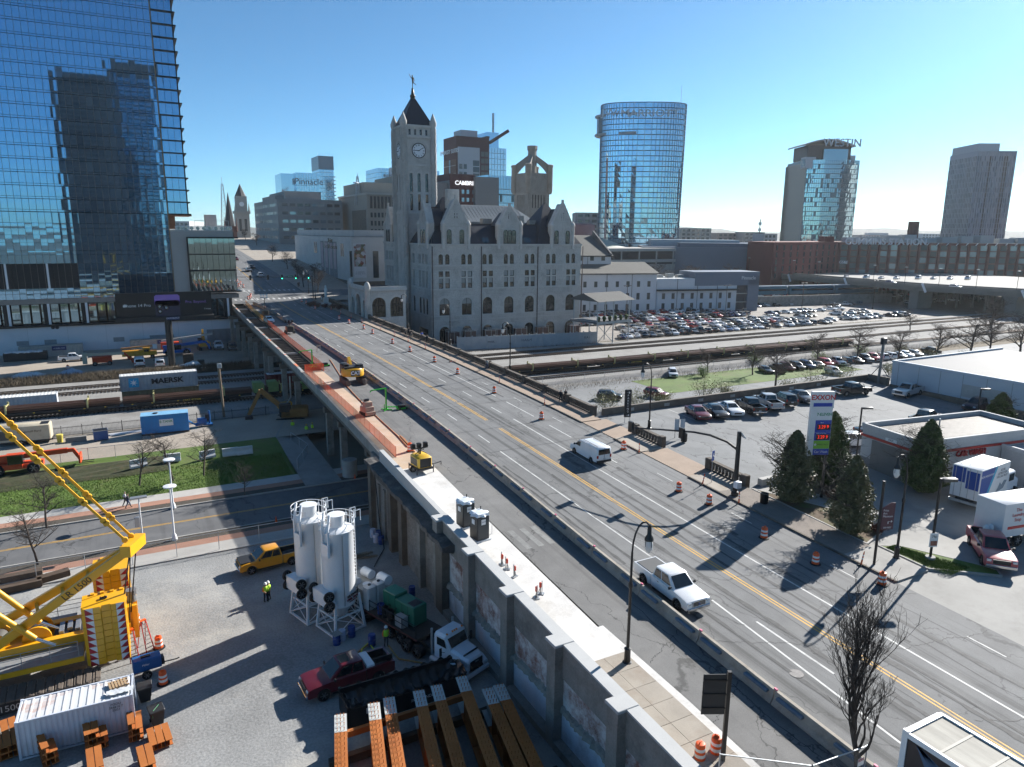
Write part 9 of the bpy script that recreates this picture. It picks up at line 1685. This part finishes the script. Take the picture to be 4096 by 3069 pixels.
def shed(lab,x0,x1,y0,D,ze,zt,wins_,name='brick_range'):
 t=thing(name,lab,'building',(x0,y0,0),rad(-14));L=x1-x0;MB().box(0,L,0,D,0,ze).build('walls',wp,t)
 if zt>ze:rf=MB();rf.add([(-.8,-.8,ze),(L+.8,-.8,ze),(L+.8,D,zt),(-.8,D,zt)],[(0,1,2,3)]);rf.build('roof',grf,t);MB().box(-.8,L+.8,-.9,-.78,ze-.3,ze+.1).build('gutter',black_metal,t)
 else:MB().box(.2,L-.2,.2,D,ze,ze+.05).build('roof',M('white_membrane_roof',(.62,.62,.6),.8),t)
 for n_,z_,w_,h_ in wins_:bwin(t,'s',L,1,L-1,n_,z_,z_+3,1,w_,h_,wg,rec=.05)
 for k in range(1,4):MB().box(L*k/4,L*k/4+.15,-.12,0,0,ze).build('drainpipe',black_metal,t)
 return t,L
A_=G(2335,1252,0);t,L=shed('long white painted brick range with a grey roof behind the terrace',142,184,233,14,15.6,19.5,[(9,1,1.2,2.4),(9,5.2,1.3,2.6),(9,10,1.3,2.2)]);t2,L2=shed('low white brick range with a flat white roof, left of the blue bank block',183.5,219,223.5,16,13.4,13.4,[(8,1,1.3,2.4),(8,5,1.3,2.3)]);rf=MB();rf.box(0,L2,-1.6,0,8.6,9.2);rf.build('awning_roof',black_metal,t2)
for k in range(6):MB().bbox(3+k*4.5,5.6+k*4.5,6,9,13.45,14.6+.5*(k%2),.1).build('roof_plant',M('roof_plant_metal',(.3,.3,.29)),t2)
t3,L3=shed('grey roofed station shed rising behind the white brick range',132,172,247,22,22,30,[(8,19.5,1.6,1.8)],'station_shed');MB().beam((L3,0,22),(L3,22,31),.6,2).build('end_parapet',M('stone_dark_gable',(.16,.155,.15),.9),t3)
bkb=M('slate_blue_cladding',(.12,.15,.2),.6,var=.08);t=mk('bank_block','slate blue entrance block with a bank name, right end of the white ranges','building',(215,215.5,0),rad(-14),[('walls',bkb,[('b',8,13,0,18,0,14.2),('b',-16,13,0,14,10.5,16)]),('stairwell',M('dim_stairwell',(.07,.07,.075),.8),[('b',3,8,1.5,14,0,10.4)]),('balcony',conc,[('b',3,8,.3,1.5,z,z+.3)for z in(3.5,7)])]);TEXT('Pinnacle',2.0,M('pale_letters',(.5,.55,.6)),t,FR((8,-.1,13.5),(1,0,0),(0,0,1)),ext=.05)
tr_=thing('passenger_train','silver and blue passenger coaches standing left of the concrete road bridge','train',(238,232,3.5),rad(-10))
for k in range(3):MB().bbox(k*26,k*26+25,0,3,1.0,4.6,.4).build('coach',M('coach_blue',(.05,.13,.18),.4,.3,var=.1),tr_);MB().bbox(k*26,k*26+25,.2,2.8,4.62,4.9,.1).build('coach_roof',M('coach_roof_silver',(.6,.63,.66),.3,.6),tr_);boxes_part('window_band',auto_glass,tr_,[(k*26+1,k*26+24,-.03,0,2.6,3.4)])
o=MB().box(0,80,0,1,0,4.4).build('embankment_wall',conc_old,None);o.location=(236,226,0);o.rotation_euler=(0,0,rad(-10));tag(o,'stained concrete wall below the silver train','wall')
vb=thing('road_bridge','concrete road bridge on stout piers crossing beyond the car lot','bridge',(0,0,0));vd=M('bridge_concrete',(.2,.19,.17),.85,var=.2,scale=.3,stain=(.17,.15,.13),stain_amt=.5);zs_=lambda y:float(np.interp(y,[120,150,190,250,300],[11.6,10.6,10.0,10.6,11]))
for ya,yb in zip(range(105,300,15),range(120,315,15)):
 MB().add([(297,ya,zs_(ya)-2.2),(309,ya,zs_(ya)-2.2),(309,yb,zs_(yb)-2.2),(297,yb,zs_(yb)-2.2),(296.6,ya,zs_(ya)-.6),(309,ya,zs_(ya)-.6),(309,yb,zs_(yb)-.6),(296.6,yb,zs_(yb)-.6)],[(0,3,2,1),(4,5,6,7),(0,1,5,4),(1,2,6,5),(2,3,7,6),(3,0,4,7)]).build('deck_span',vd,vb)
 for x in(296.6,308.5):MB().add([(x,ya,zs_(ya)-.62),(x+.4,ya,zs_(ya)-.62),(x+.4,yb,zs_(yb)-.62),(x,yb,zs_(yb)-.62),(x,ya,zs_(ya)+.5),(x+.4,ya,zs_(ya)+.5),(x+.4,yb,zs_(yb)+.5),(x,yb,zs_(yb)+.5)],[(4,5,6,7),(0,1,5,4),(1,2,6,5),(2,3,7,6),(3,0,4,7)]).build('parapet',vd,vb)
 MB().cyl((296.7,ya,zs_(ya)+.4),(296.7,ya,zs_(ya)+7.5),.1,n=6).build('lamp_post',black_metal,vb);MB().bbox(296.0,297.4,ya-.3,ya+.3,zs_(ya)+7.5,zs_(ya)+7.7,.03).build('lamp_head',steel,vb)
for y in(229,191,152,120,262):MB().box(298,308,y-2,y+2,-.2,8).build('pier',vd,vb);boxes_part('pier_cap',vd,vb,[(297.3,308.7,y-2.6,y+2.6,7.4,8.3)]);MB().beam((296.5,y-6,7.5),(296.5,y-4,11.2),.3,.9).build('white_bracket',white_paint,vb)
ul=strip('upper_lot',M('pale_upper_lot',(.22,.215,.2),.85,var=.15),309.1,420,150,300,9.9,1,1,None,.5);
for i,(x,y)in enumerate([(x,y)for y in range(160,300,12)for x in(318,330,342,356,370)]):MB().cyl((x,y,-.2),(x,y,9.4),.5,n=8).build('column',vd,vb)
for px,py,h,lab in((2505,1275,12,'tall lot lamp post with two heads, left in the big car lot'),(2900,1270,12,'tall lot lamp post with two heads, middle of the big car lot'),(3205,1255,12,'tall lot lamp post with two heads, right of middle in the car lot'),(3490,1236,12,'tall lot lamp post with two heads, at the open end of the car lot')):mk('lot_lamp',lab,'lamp post',G(px,py),0,[('post',M('brown_lamp_post',(.08,.05,.04),.6),[('c',(0,0,0),(0,0,h),.12),('l',[(.35,0),(.35,.7)],10)]),('head',dark_metal,[('B',s*1.0-.5,s*1.0+.5,-.4,.4,h,h+.25,.03)for s in(-1,1)])],'lamp posts in the car lot')
mk('utility_pole','thick utility pole standing by the corner of the pale building','pole',P3(3512,1535),0,[('pole',M('grey_pole',(.2,.19,.18),.7),[('c',(0,0,0),(.2,0,6.6),.2)]),('top_box',dark_metal,[('B',-.3,.7,-.3,.3,6.4,7.4,.1)]),('stay',dark_metal,[('m',(0,0,3),(-2,1,.2),.08),('m',(0,0,3),(2,-1,.2),.08)])])
wl_=white_paint
for k,(p,h,lab)in enumerate(((G(694,2032,.1),5.6,'white lamp post with a disc head on the far side of the lower street'),(G(699,2159,.1),5.6,'white lamp post with a disc head on the near side of the lower street'))):mk('street_lamp',lab,'street lamp',p,0,[('post',wl_,[('l',[(.28,0),(.2,.5),(.09,.7),(.07,h)],12)]),('disc',wl_,[('l',[(.1,h),(.62,h+.05),(.62,h+.15),(.1,h+.25)],20)])],'white disc lamps')
mk('signal_post','white post with a solar panel and a grey box on the lower street','post',G(572,2164,.1),0,[('post',wl_,[('c',(0,0,0),(0,0,4.6),.07)]),('solar_panel',steel,[('b',-.75,.75,-.3,.3,4.55,4.7)]),('box',steel,[('B',-.55,-.1,-.2,.2,1.6,2.6,.03)])])
j_=mk('traffic_signal','row of signal heads hanging on a long arm across the far junction','traffic signal',(48.6,222,zr(222)),0,[('pole',black_metal,[('c',(0,0,0),(0,0,6.8),.16)]),('arm',black_metal,[('m',(0,0,6.4),(-22.5,0,6.9),.14)]),('signal_head',black_metal,[('B',x-.28,x+.28,-.25,.25,5.9,7.3,.03)for x in(-1.2,-5,-9,-13,-18,-22)]),('name_board',M('street_sign_green',(.01,.2,.12),.5),[('b',-7.6,-5.7,-.06,.06,6.4,7.0)]),('green_light',M('green_signal_lens',(.05,.9,.45),.3,emit=3,var=0,fine=0),[('b',x-.13,x+.13,-.28,-.26,6.05,6.3)for x in(-1.2,-5,-9)])]);TEXT('10th Ave',.4,white_refl,j_,FR((-6.65,-.08,6.7),(1,0,0),(0,0,1)),ext=.004)
mk('monument','small white statue on a stepped base among brown shrubs','monument',P3(1305,1222,.1),0,[('base',limestone2,[('b',-1.2,1.2,-1.2,1.2,0,.6),('b',-.6,.6,-.6,.6,.6,2.2)]),('figure',M('white_stone_figure',(.6,.6,.58),.7),[('l',[(.35,2.2),(.4,3.4),(.5,4.4),(.3,4.9),(.22,5.0),(.27,5.4),(.1,5.7)],10)])])
# parked cars in the lots
cl=[('white',WHITE,32),('black',BLACK,26),('silver',SILVER,14),('grey',GREY,14),('red',RED,6),('blue',(.03,.06,.15),5),('maroon',MAROON,3),('tan',TAN,3)];kn={'sedan':'saloon','suv':'wagon','pickup':'pickup','hatch':'hatchback'}
rc=random.Random(3);bag=[c for c in cl for _ in range(c[2])];used={}
def row(name,Y,x0,x1,miss,az,step=2.85,jit=.35,dy=0.0):
 L=[];x=x0
 while x<x1:
  if rc.random()>miss:L.append((x,rc.choice(bag),rc.choices(('sedan','suv','pickup','hatch'),(4,4,1.6,1.6))[0]))
  x+=step
 for i,(x,c,k)in enumerate(L):
  d=lambda q:f'{q[1][0]} {kn[q[2]]}';l=d(L[i-1])if i else'row end';r_=d(L[i+1])if i<len(L)-1 else'row end'
  lab=f'{c[0]} {kn[k]} in the {name}, between {l} and {r_}';used[lab]=used.get(lab,0)+1
  if used[lab]>1:lab=f'{c[0]} {kn[k]}, {ORD[i] if i < 40 else "last"} from the left in the {name}'
  veh(k,lab,(x+rc.uniform(-.2,.2),Y+rc.uniform(-jit,jit)+dy*(x-x0),0),az+rc.uniform(-4,4)+(180 if rc.random()<.3 else 0),c[1],group='cars in the big lot',hero=False)
row('back row',226.5,152,205,.05,180);row('second row',219.5,146,214,.05,0);row('third row',207.5,133,216,.05,180);row('fourth row',201.5,130,214,.06,0);row('fifth row',187.5,140,214,.05,180);row('sixth row',181.5,138,218,.06,0);row('front row',171.2,128,222,.12,200)
row('right back row',224,216,262,.25,180);row('right middle row',200,222,262,.5,160);row('loose right group',188,222,262,.45,150);row('right front row',175,226,270,.5,160)
row('far open corner',212,270,292,.55,140);row('bridge shade row',232,300,380,.15,180);row('upper lot shade row',205,312,380,.3,180);row('lower lot line',113.5,126,194,.08,200,3.4);row('lower lot rear',105.5,126,150,.5,200,4.2)
for i,x in enumerate((312,322,328,334,345,351,358,366)):veh(('suv','van','sedan')[i%3],f'{("white wagon", "white van", "silver saloon")[i % 3]} on the upper deck lot beyond the road bridge, {ORD[i]} from the left',(x,236-i*4,9.92),250,(WHITE,WHITE,SILVER)[i%3],group='cars on the upper deck',hero=False)
for y,c,lab in((176,WHITE,'white wagon driving over the concrete road bridge'),(205,BLUE,'blue car on the concrete road bridge')):veh('suv',lab,(302,y,zs_(y)-.58),180,c,hero=False)
rng=random.Random(11)
for i in range(16):p=AD(2850+i*34+rng.uniform(-8,8),1060,400+rng.uniform(-25,25));veh(rng.choice(('sedan','suv','van')),f'far street car behind the slate blue block, {ORD[i]} from the left',(p[0],p[1],-.28),rng.choice((60,240,130)),rng.choice(bag)[1],group='far street cars',hero=False)
veh('suv','white patrol wagon alone on the gravel beside the tracks',G(2690,1505,.02),215,WHITE);veh('suv','dark red wagon on the lower road behind the leafing bushes',G(2625,1587,.02),160,(.2,.015,.025));veh('suv','black wagon half hidden by the leafing bush',G(2438,1597,.02),130,BLACK)
# vegetation
bark=M('grey_brown_bark',(.075,.06,.05),.9,var=.3,scale=3,fine=.2);twig=M('dark_twig',(.05,.04,.034),.9,var=.3);brown_crown_twig=M('brown_twig',(.095,.07,.055),.9,var=.3)
def grow(seed,h,lv,spread,up,n0,thick,minr=.006,segs=4,kink=.25):
 r=random.Random(seed);tb,cr_=MB(),MB()
 def br(p,d,l,rad_,k):
  pts=[p];R=[rad_];q=p
  for i in range(segs):
   d=(d+Vector((r.uniform(-1,1),r.uniform(-1,1),r.uniform(-.6,1)*.7+up*.25))*kink*.5).normalized();q=q+d*(l/segs);pts.append(q);R.append(max(minr,rad_*(1-.62*(i+1)/segs)))
  (tb if k==0 else cr_).tube(pts,R,6 if k<1 else(4 if k<2 else 3),caps=False)
  if k<lv:
   n=n0 if k==0 else r.choice((3,4,5))
   for i in range(n):
    t=(.3+.7*(i+r.random())/n)if k==0 else r.uniform(.25,1);j=min(segs-1,int(t*segs));f=t*segs-j;s=pts[j].lerp(pts[j+1],f);a=r.uniform(0,2*PI)
    dd=(d*up+Vector((cos(a),sin(a),r.uniform(-.1,.5)))*spread).normalized();br(s,dd,l*r.uniform(.42,.68)*(1.05-.45*t if k==0 else 1),R[j]*.55+minr*.3,k+1)
 br(Vector((0,0,0)),Vector((r.uniform(-.05,.05),r.uniform(-.05,.05),1)),h,thick,0);return tb.mesh('trunk',bark,60),cr_.mesh('crown',twig)
def tree(me,label,p,s=1.0,rz=0.0,name='bare_tree',group=None,mat=None):
 t=thing(name,label,'tree',p,rz,group);put(me[0],'trunk',t);put(me[1],'crown',t);t.scale=(s,)*3;return t
T_=[grow(20+i,5.0,4,1.0,.55,14,.13)for i in range(3)]
for px,py,lab in((558,1942,'bare tree on the grass bank, left of three'),(693,1923,'bare tree on the grass bank, middle of three'),(815,1902,'bare tree on the grass bank, right of three'),(979,1983,'small bare tree by the site driveway'),(187,2113,'bare tree by the far footway at the left'),(152,2258,'bare tree in the near planting strip, left of the crane frame')):tree(T_[px%3],lab,G(px,py,.6 if py<1950 else .1),.62 if px==979 else .95,px)
fg=grow(77,6.8,4,.45,1.1,24,.15,.006,6,.4);tree(fg,'tall bare ornamental tree rising in front of the near lane',(28.6,17.9,4.2),1.12)
D_=[grow(40+i,6.0,4,1.1,.5,16,.2,.012)for i in range(3)]
for m in D_:m[1].materials[0]=brown_crown_twig  # lighter brown twigs on the verge, street and hill trees
for i,(px,py,s)in enumerate(((3010,1500,.9),(2830,1488,.7),(3100,1560,1.15),(3270,1455,1.0),(3430,1450,1.2),(3590,1445,1.1),(3740,1440,1.25),(3870,1450,1.6),(3960,1430,1.5),(4080,1440,1.6),(3640,1330,1.0),(3960,1330,1.5))):tree(D_[i%3],f'bare tree between the tracks and the right hand lots, {ORD[i]} along the verge',G(px,py),s,i*1.3,group='bare trees along the verge')
for i,(px,d,s)in enumerate(((2480,390,1.5),(2545,370,2.0),(2610,380,2.2),(2660,365,1.8),(2720,360,2.0),(2790,375,2.2),(2850,365,1.8),(2945,350,2.2),(3000,340,1.6),(2370,345,1.4))):p=AD(px,1060,d);tree(D_[i%3],f'bare street tree before the blue-grey hall, {ORD[i]} planted',(p[0],p[1],0),s,i*.9,group='bare street trees by the hall')
for i,(px,py,d)in enumerate(((1150,1060,300),(1190,1075,270),(1255,1065,262),(1090,1060,330),(1270,1150,238),(1030,1020,420),(985,1000,500),(1215,1150,250))):p=AD(px,py,d);tree(D_[i%3],f'small bare tree down the right side of the avenue hill, {ORD[i]} planted',(p[0],p[1],zr(p[1])),.95,i,group='bare trees on the hill')
def leafy(seed,mat,n,fn,size,name):
 r=random.Random(seed);mb=MB()
 for _ in range(n):
  c=Vector(fn(r));a=Vector((r.gauss(0,1),r.gauss(0,1),r.gauss(0,1))).normalized();b_=a.cross(Vector((r.gauss(0,1),r.gauss(0,1),r.gauss(0,1)))).normalized();s=size*r.uniform(.6,1.3);mb.add([c-a*s,c+b_*s*.45,c+a*s,c-b_*s*.45],[(0,1,2,3)])
 return mb.mesh(name,mat)
def leafmat(n,c):m=M(n,c,.55,var=.55,scale=1.1,fine=.25,bscale=6);m.node_tree.nodes['Principled BSDF'].inputs['Transmission Weight'].default_value=0;return m
ev=leafmat('holly_leaf',(.085,.115,.035));ev2=leafmat('thin_holly_leaf',(.14,.135,.06));spr=leafmat('spring_leaf',(.2,.2,.06));yg=leafmat('yellow_green_leaf',(.16,.24,.03))
def cone_fn(h,R,thin):
 def f(r):
  while True:
   z=r.random()**1.25;pr_=(min(1,z*4.5+.3))*(1-z)**.6;a=r.uniform(0,2*PI);lump=.86+.13*sin(5*a+z*17)+.1*sin(9*a-z*23);k=r.random()**(.3 if not thin else .55);q=R*pr_*lump*k
   if thin and sin(a*3+z*9)+r.random()*1.3<-.1:continue
   return(q*cos(a),q*sin(a),.25+z*h)
 return f
for i,(px,py,h,R,thin,lab)in enumerate(((3165,2012,6.7,2.15,1,'conical evergreen tree with browned side, left of the fuel sign'),(3310,1940,7.2,2.2,0,'dense conical evergreen behind the fuel sign'),(3395,2135,6.6,2.1,1,'thin conical evergreen nearest the avenue'),(3690,1972,7.1,2.2,0,'dense conical evergreen in front of the car wash'),(3990,1725,4.7,2.0,0,'smaller rounded evergreen behind the car wash'))):
 t=thing('evergreen_tree',lab,'tree',P3(px,py,.05),i);tk_=grow(60+i,h*.8,3,1.0,.35,26,.13,.012);put(tk_[0],'trunk',t);put(tk_[1],'branches',t);put(leafy(i,ev2 if thin else ev,13000 if thin else 20000,cone_fn(h,R*1.22,thin),.14,'crown'),'crown',t)
def bush(lab,p,R,h,n,mat,seed,nm='leafing_bush',grp='bushes along the lot wall'):
 r=random.Random(seed);t=thing(nm,lab,'bush',p,0,grp);st_=MB();tips=[]
 for k in range(26):
  a=r.uniform(0,2*PI);o=r.random()**.5;q=Vector((R*.15*cos(a),R*.15*sin(a),0));e=Vector((R*o*cos(a),R*o*sin(a),h*r.uniform(.6,1.05)*(1-.3*o)));st_.tube([q,q.lerp(e,.5)+Vector((0,0,.2)),e],[.03,.02,.008],3,caps=False);tips.append((q,e))
 st_.build('stems',twig,t)
 def f(r):q,e=r.choice(tips);u=r.uniform(.35,1.05);g_=R*.16;return q.lerp(e,u)+Vector((r.gauss(0,g_),r.gauss(0,g_),r.gauss(0,g_)))
 put(leafy(seed,mat,n,f,.11,'leaves'),'leaves',t)
for i,(px,py,R,h,m)in enumerate(((2430,1648,3.0,4.6,spr),(2545,1635,2.6,4.4,spr),(2650,1625,2.2,3.4,spr),(2810,1600,3.2,5.2,spr),(2900,1590,2.2,3.0,spr),(3255,1560,3.6,6.2,spr),(3380,1540,3.0,5.0,spr),(3160,1570,2.6,3.2,spr),(3560,1500,2.0,3.4,spr),(3730,1460,3.4,4.4,spr),(3880,1450,3.0,3.8,spr),(3020,1455,2.0,2.6,yg),(3280,1440,2.2,2.6,yg),(3440,1418,2.2,2.8,yg),(2815,1510,1.8,3.0,yg),(3600,1410,2.0,2.6,spr))):bush(f'{"yellow-green" if m is yg else "half leafed"} bush behind the parking lot wall, {ORD[i]} counted',G(px,py),R,h,1500,m,300+i)
for i,(px,py,m)in enumerate(((3330,2000,0),(3505,2130,0),(1240,1228,0),(1268,1232,0),(1300,1232,0),(1330,1236,0),(1355,1240,0),(1255,1222,0))):bush(f'low reddish brown shrub, {["by the forecourt lawn", "at the foot of the thin evergreen"][i] if i < 2 else ORD[i-2]+" in the monument bed"}',P3(px,py,.12),.7 if i<2 else 1.1,.8 if i<2 else 1.3,700,M('russet_leaf',(.14,.05,.03),.8,var=.4),400+i,'brown_shrub','brown shrubs')
def tufts(name,mat,n,fn,h,kind='stuff'):
 r=random.Random(n);mb=MB()
 for _ in range(n):x,y,z=fn(r);a=r.uniform(0,PI);s=h*r.uniform(.5,1.4);mb.add([(x-.03*cos(a)-.02,y-.03*sin(a),z),(x+.03*cos(a)+.02,y+.03*sin(a),z),(x+r.gauss(0,.3)*s,y+r.gauss(0,.3)*s,z+s)],[(0,1,2)])
 return mb.build(name,mat,None,kind=kind)
tufts('grass',M('grass_blade',(.1,.17,.025),.8,var=.5,scale=.4),26000,lambda r:(lambda x,y:(x,y,bank(x,y)))(r.uniform(-30,16),r.uniform(89.9,98)),.16)
tufts('lawn_grass',MATS['grass_blade'],9000,lambda r:(lambda y:(r.uniform(52,53.2)+(33-y)*.42*r.random(),y,zr(y)+.14))(r.uniform(28,33)),.1)
tufts('brush',M('dry_brush',(.11,.085,.055),.9,var=.4),15000,lambda r:(lambda x,y:(x,y,.5+.9*sin((y-163.5)/6.5*PI)))(r.uniform(-32,22),r.uniform(164,169.8)),.8)
tufts('dry_weeds',MATS['dry_brush'],16000,lambda r:(r.uniform(62,260),r.choice((r.uniform(121.2,124),r.uniform(163.4,166.5),r.uniform(117,121))),.1),.7)
# people
skin=M('skin',(.35,.2,.14),.6,var=.05)
def person(lab,p,az,top,legs,hat=None,vest=None,pose='walk',h=1.75,hair=(.03,.02,.015),bag_=None):
 t=thing('person',lab,'person',p,PI/2-rad(az));s=h/1.75;m1=M('cloth_%d_%d_%d'%tuple(int(c*99)for c in top),top,.85,var=.12,scale=6);m2=M('cloth_%d_%d_%d'%tuple(int(c*99)for c in legs),legs,.85,var=.12,scale=6)
 st_=.28 if pose=='walk' else .05;V=[];E_=[];R=[];C_=[]
 def v(x,y,z,r,c,par=None):
  V.append((x*s,y*s,z*s));R.append(r*s);C_.append(c)
  if par is not None:E_.append((par,len(V)-1))
  return len(V)-1
 pel=v(0,0,.92,.15,1);ch=v(.02,0,1.28,.165,0,pel);nk=v(.02,0,1.46,.07,2,ch);hd_=v(.04,0,1.6,.1,2,nk);v(.04,0,1.7,.075,3,hd_)
 for sg in(-1,1):
  hp=v(.02,sg*.1,.86,.1,1,pel);kn_=v(sg*st_*.5+.04,sg*.11,.48,.07,1,hp);an=v(sg*st_-.03,sg*.11,.1,.05,4,kn_);v(sg*st_+.14,sg*.12,.04,.045,4,an)
  sh_=v(.02,sg*.2,1.38,.075,0,ch);el=v(-sg*st_*.5-.03,sg*.26,1.1,.05,0,sh_);wr=v(-sg*st_*.6+.1+(.2 if pose=='work' else 0),sg*.25,.88+(.2 if pose=='work' else 0),.038,2,el);v(-sg*st_*.6+.13+(.24 if pose=='work' else 0),sg*.25,.8+(.22 if pose=='work' else 0),.042,2,wr)
 me=bpy.data.meshes.new('body');me.from_pydata(V,E_,[]);ob=bpy.data.objects.new('body',me);COL.objects.link(ob);md=ob.modifiers.new('s','SKIN');me.skin_vertices[0].data[0].use_root=True
 for i,r_ in enumerate(R):me.skin_vertices[0].data[i].radius=(r_,r_*(1.0 if i not in(0,1)else 1.0))
 sb=ob.modifiers.new('b','SUBSURF');sb.levels=1;bpy.context.view_layer.update();ev_=ob.evaluated_get(bpy.context.evaluated_depsgraph_get());nm=bpy.data.meshes.new_from_object(ev_);bpy.data.objects.remove(ob)
 nm.materials.clear();[nm.materials.append(q)for q in(m1,m2,skin,M('hair_%d'%int(hair[0]*99),hair,.8),M('dark_shoe',(.03,.025,.02),.7))]
 for pl in nm.polygons:
  c=pl.center;b_=min(range(len(V)),key=lambda i:(c-Vector(V[i])).length-R[i]*.5);pl.material_index=C_[b_];pl.use_smooth=True
 put(nm,'body',t)
 if hat:MB().lathe([(.15*s,1.66*s),(.125*s,1.68*s),(.12*s,1.74*s),(.07*s,1.8*s),(.01,1.81*s)],14,(.04*s,0,0)).build('hard_hat',M('hat_%d'%int(hat[1]*99),hat,.35),t,50)
 if vest:rg=[[((.02+a*.19*cos(q))*s,b_*sin(q)*s,z*s)for q in[2*PI*i/12 for i in range(12)]]for a,b_,z in((.9,.19,.95),(1.02,.22,1.2),(.95,.23,1.38),(.6,.16,1.46))];MB().loft(rg,False).build('vest',M('vest_%d'%int(vest[1]*99),vest,.6),t,60)
 if bag_:MB().bbox(-.32*s,-.15*s,-.15*s,.15*s,1.0*s,1.42*s,.04).build('backpack',M('bag_%d'%int(bag_[0]*99),bag_,.8),t,50)
HV=(.45,.75,.04);OG=(.8,.2,.02);JN=(.04,.06,.12);DK=(.02,.02,.025);WH=(.75,.75,.72)
person('worker in orange and yellow-green vest with white helmet, behind the other by the silos',G(1064,2408),150,OG,DK,WH,HV,'work');person('worker in yellow-green vest bending close, nearer the camera by the silos',G(1078,2402),300,HV,DK,WH,HV,'work');person('worker in green vest and white helmet holding a hose by the tractor',G(1545,2588),175,OG,(.06,.065,.07),WH,HV,'stand')
for k,(px,py)in enumerate(((1172,1725),(1227,1742),(1250,1735))):person(f'worker in yellow-green vest in the shade under the bridge, {"left middle right".split()[k]}',G(px,py,.1),40*k,HV,JN,(.6,.4,.03),HV,'stand')
person('worker in bright vest in the shadow by the white wall corner',G(1032,1380,.5),90,HV,DK,WH,HV,'stand');person('worker in bright vest below the far bridge end',G(1005,1430,.5),60,HV,DK,(.6,.4,.03),HV,'stand')
person('walker in a white shirt, nearer the grass, on the far footway',G(503,2024,.12),88,(.6,.6,.6),DK,hair=(.3,.28,.25));person('walker in dark top and jeans beside the white shirted walker',G(514,2032,.12),88,(.05,.05,.06),JN)
for i,(px,py,az,tp_,lg_,lab,bg_)in enumerate(((1622,1352,185,(.1,.09,.08),DK,'walker with a grey jacket at the left of the group on the bridge pavement',(.25,.03,.03)),(1635,1345,185,DK,DK,'walker in black at the back of the group on the bridge pavement',None),(1646,1364,180,(.12,.11,.1),(.2,.17,.13),'walker in a dark coat and tan trousers at the right of the group',None),(1688,1362,5,(.04,.12,.5),DK,'walker in a bright blue top on the bridge pavement',None),(1709,1376,5,DK,DK,'walker in dark clothes just behind the blue topped walker',(.02,.02,.02)),(1948,1480,5,(.35,.33,.3),JN,'lone walker with a pale backpack on the bridge pavement',(.4,.38,.33)),(2243,1612,5,DK,DK,'left of the two dark walkers near the end of the long balustrade',(.02,.02,.02)),(2262,1610,5,(.015,.015,.018),DK,'right of the two dark walkers near the end of the long balustrade',None),(1287,1205,20,(.5,.3,.28),WH,'walker under an umbrella by the monument bed',None),(1193,1150,20,DK,DK,'left of two dark figures at the far pavement corner',None),(1197,1149,20,DK,DK,'right of two dark figures at the far pavement corner',None))):person(lab,P3(px,py,.13),az,tp_,lg_,bag_=bg_)
V=[((0,0,0),.09),((0,0,.9),.11),((.05,0,1.75),.17),((.1,0,2.1),.26),((.05,0,2.7),.3),((.02,0,3.05),.12),((.0,0,3.4),.19),((-.25,.25,2.85),.12),((-.6,.3,3.3),.09),((-.85,.3,3.9),.07),((.3,-.3,2.8),.12),((.45,-.35,2.2),.09),((.6,-.3,1.9),.07),((.3,0,1.5),.14),((.75,0,1.2),.1),((1.1,0,.9),.07),((-.05,0,3.62),.1)];E_=[(0,1),(1,2),(2,3),(3,4),(4,5),(5,6),(4,7),(7,8),(8,9),(4,10),(10,11),(11,12),(3,13),(13,14),(14,15),(6,16)];mb=MB()
for a,b_ in E_:mb.cyl(V[a][0],V[b_][0],V[a][1],V[b_][1],8)
o=mb.build('figure',MATS['dark_bronze'],STATUE_PARENT,60);STATUE_PARENT.scale=(1.0,)*3
# haze
hm=bpy.data.materials.new('haze');hm.use_nodes=True;t=hm.node_tree;t.nodes.clear();oo=t.nodes.new('ShaderNodeOutputMaterial');pv_=t.nodes.new('ShaderNodeVolumePrincipled');pv_.inputs['Color'].default_value=(.93,.97,1,1);pv_.inputs['Density'].default_value=.00006;pv_.inputs['Anisotropy'].default_value=.35;t.links.new(pv_.outputs[0],oo.inputs['Volume'])
o=MB().box(-6200,7200,-2700,9200,-6.5,160).build('haze',hm,None);o['kind']='stuff'
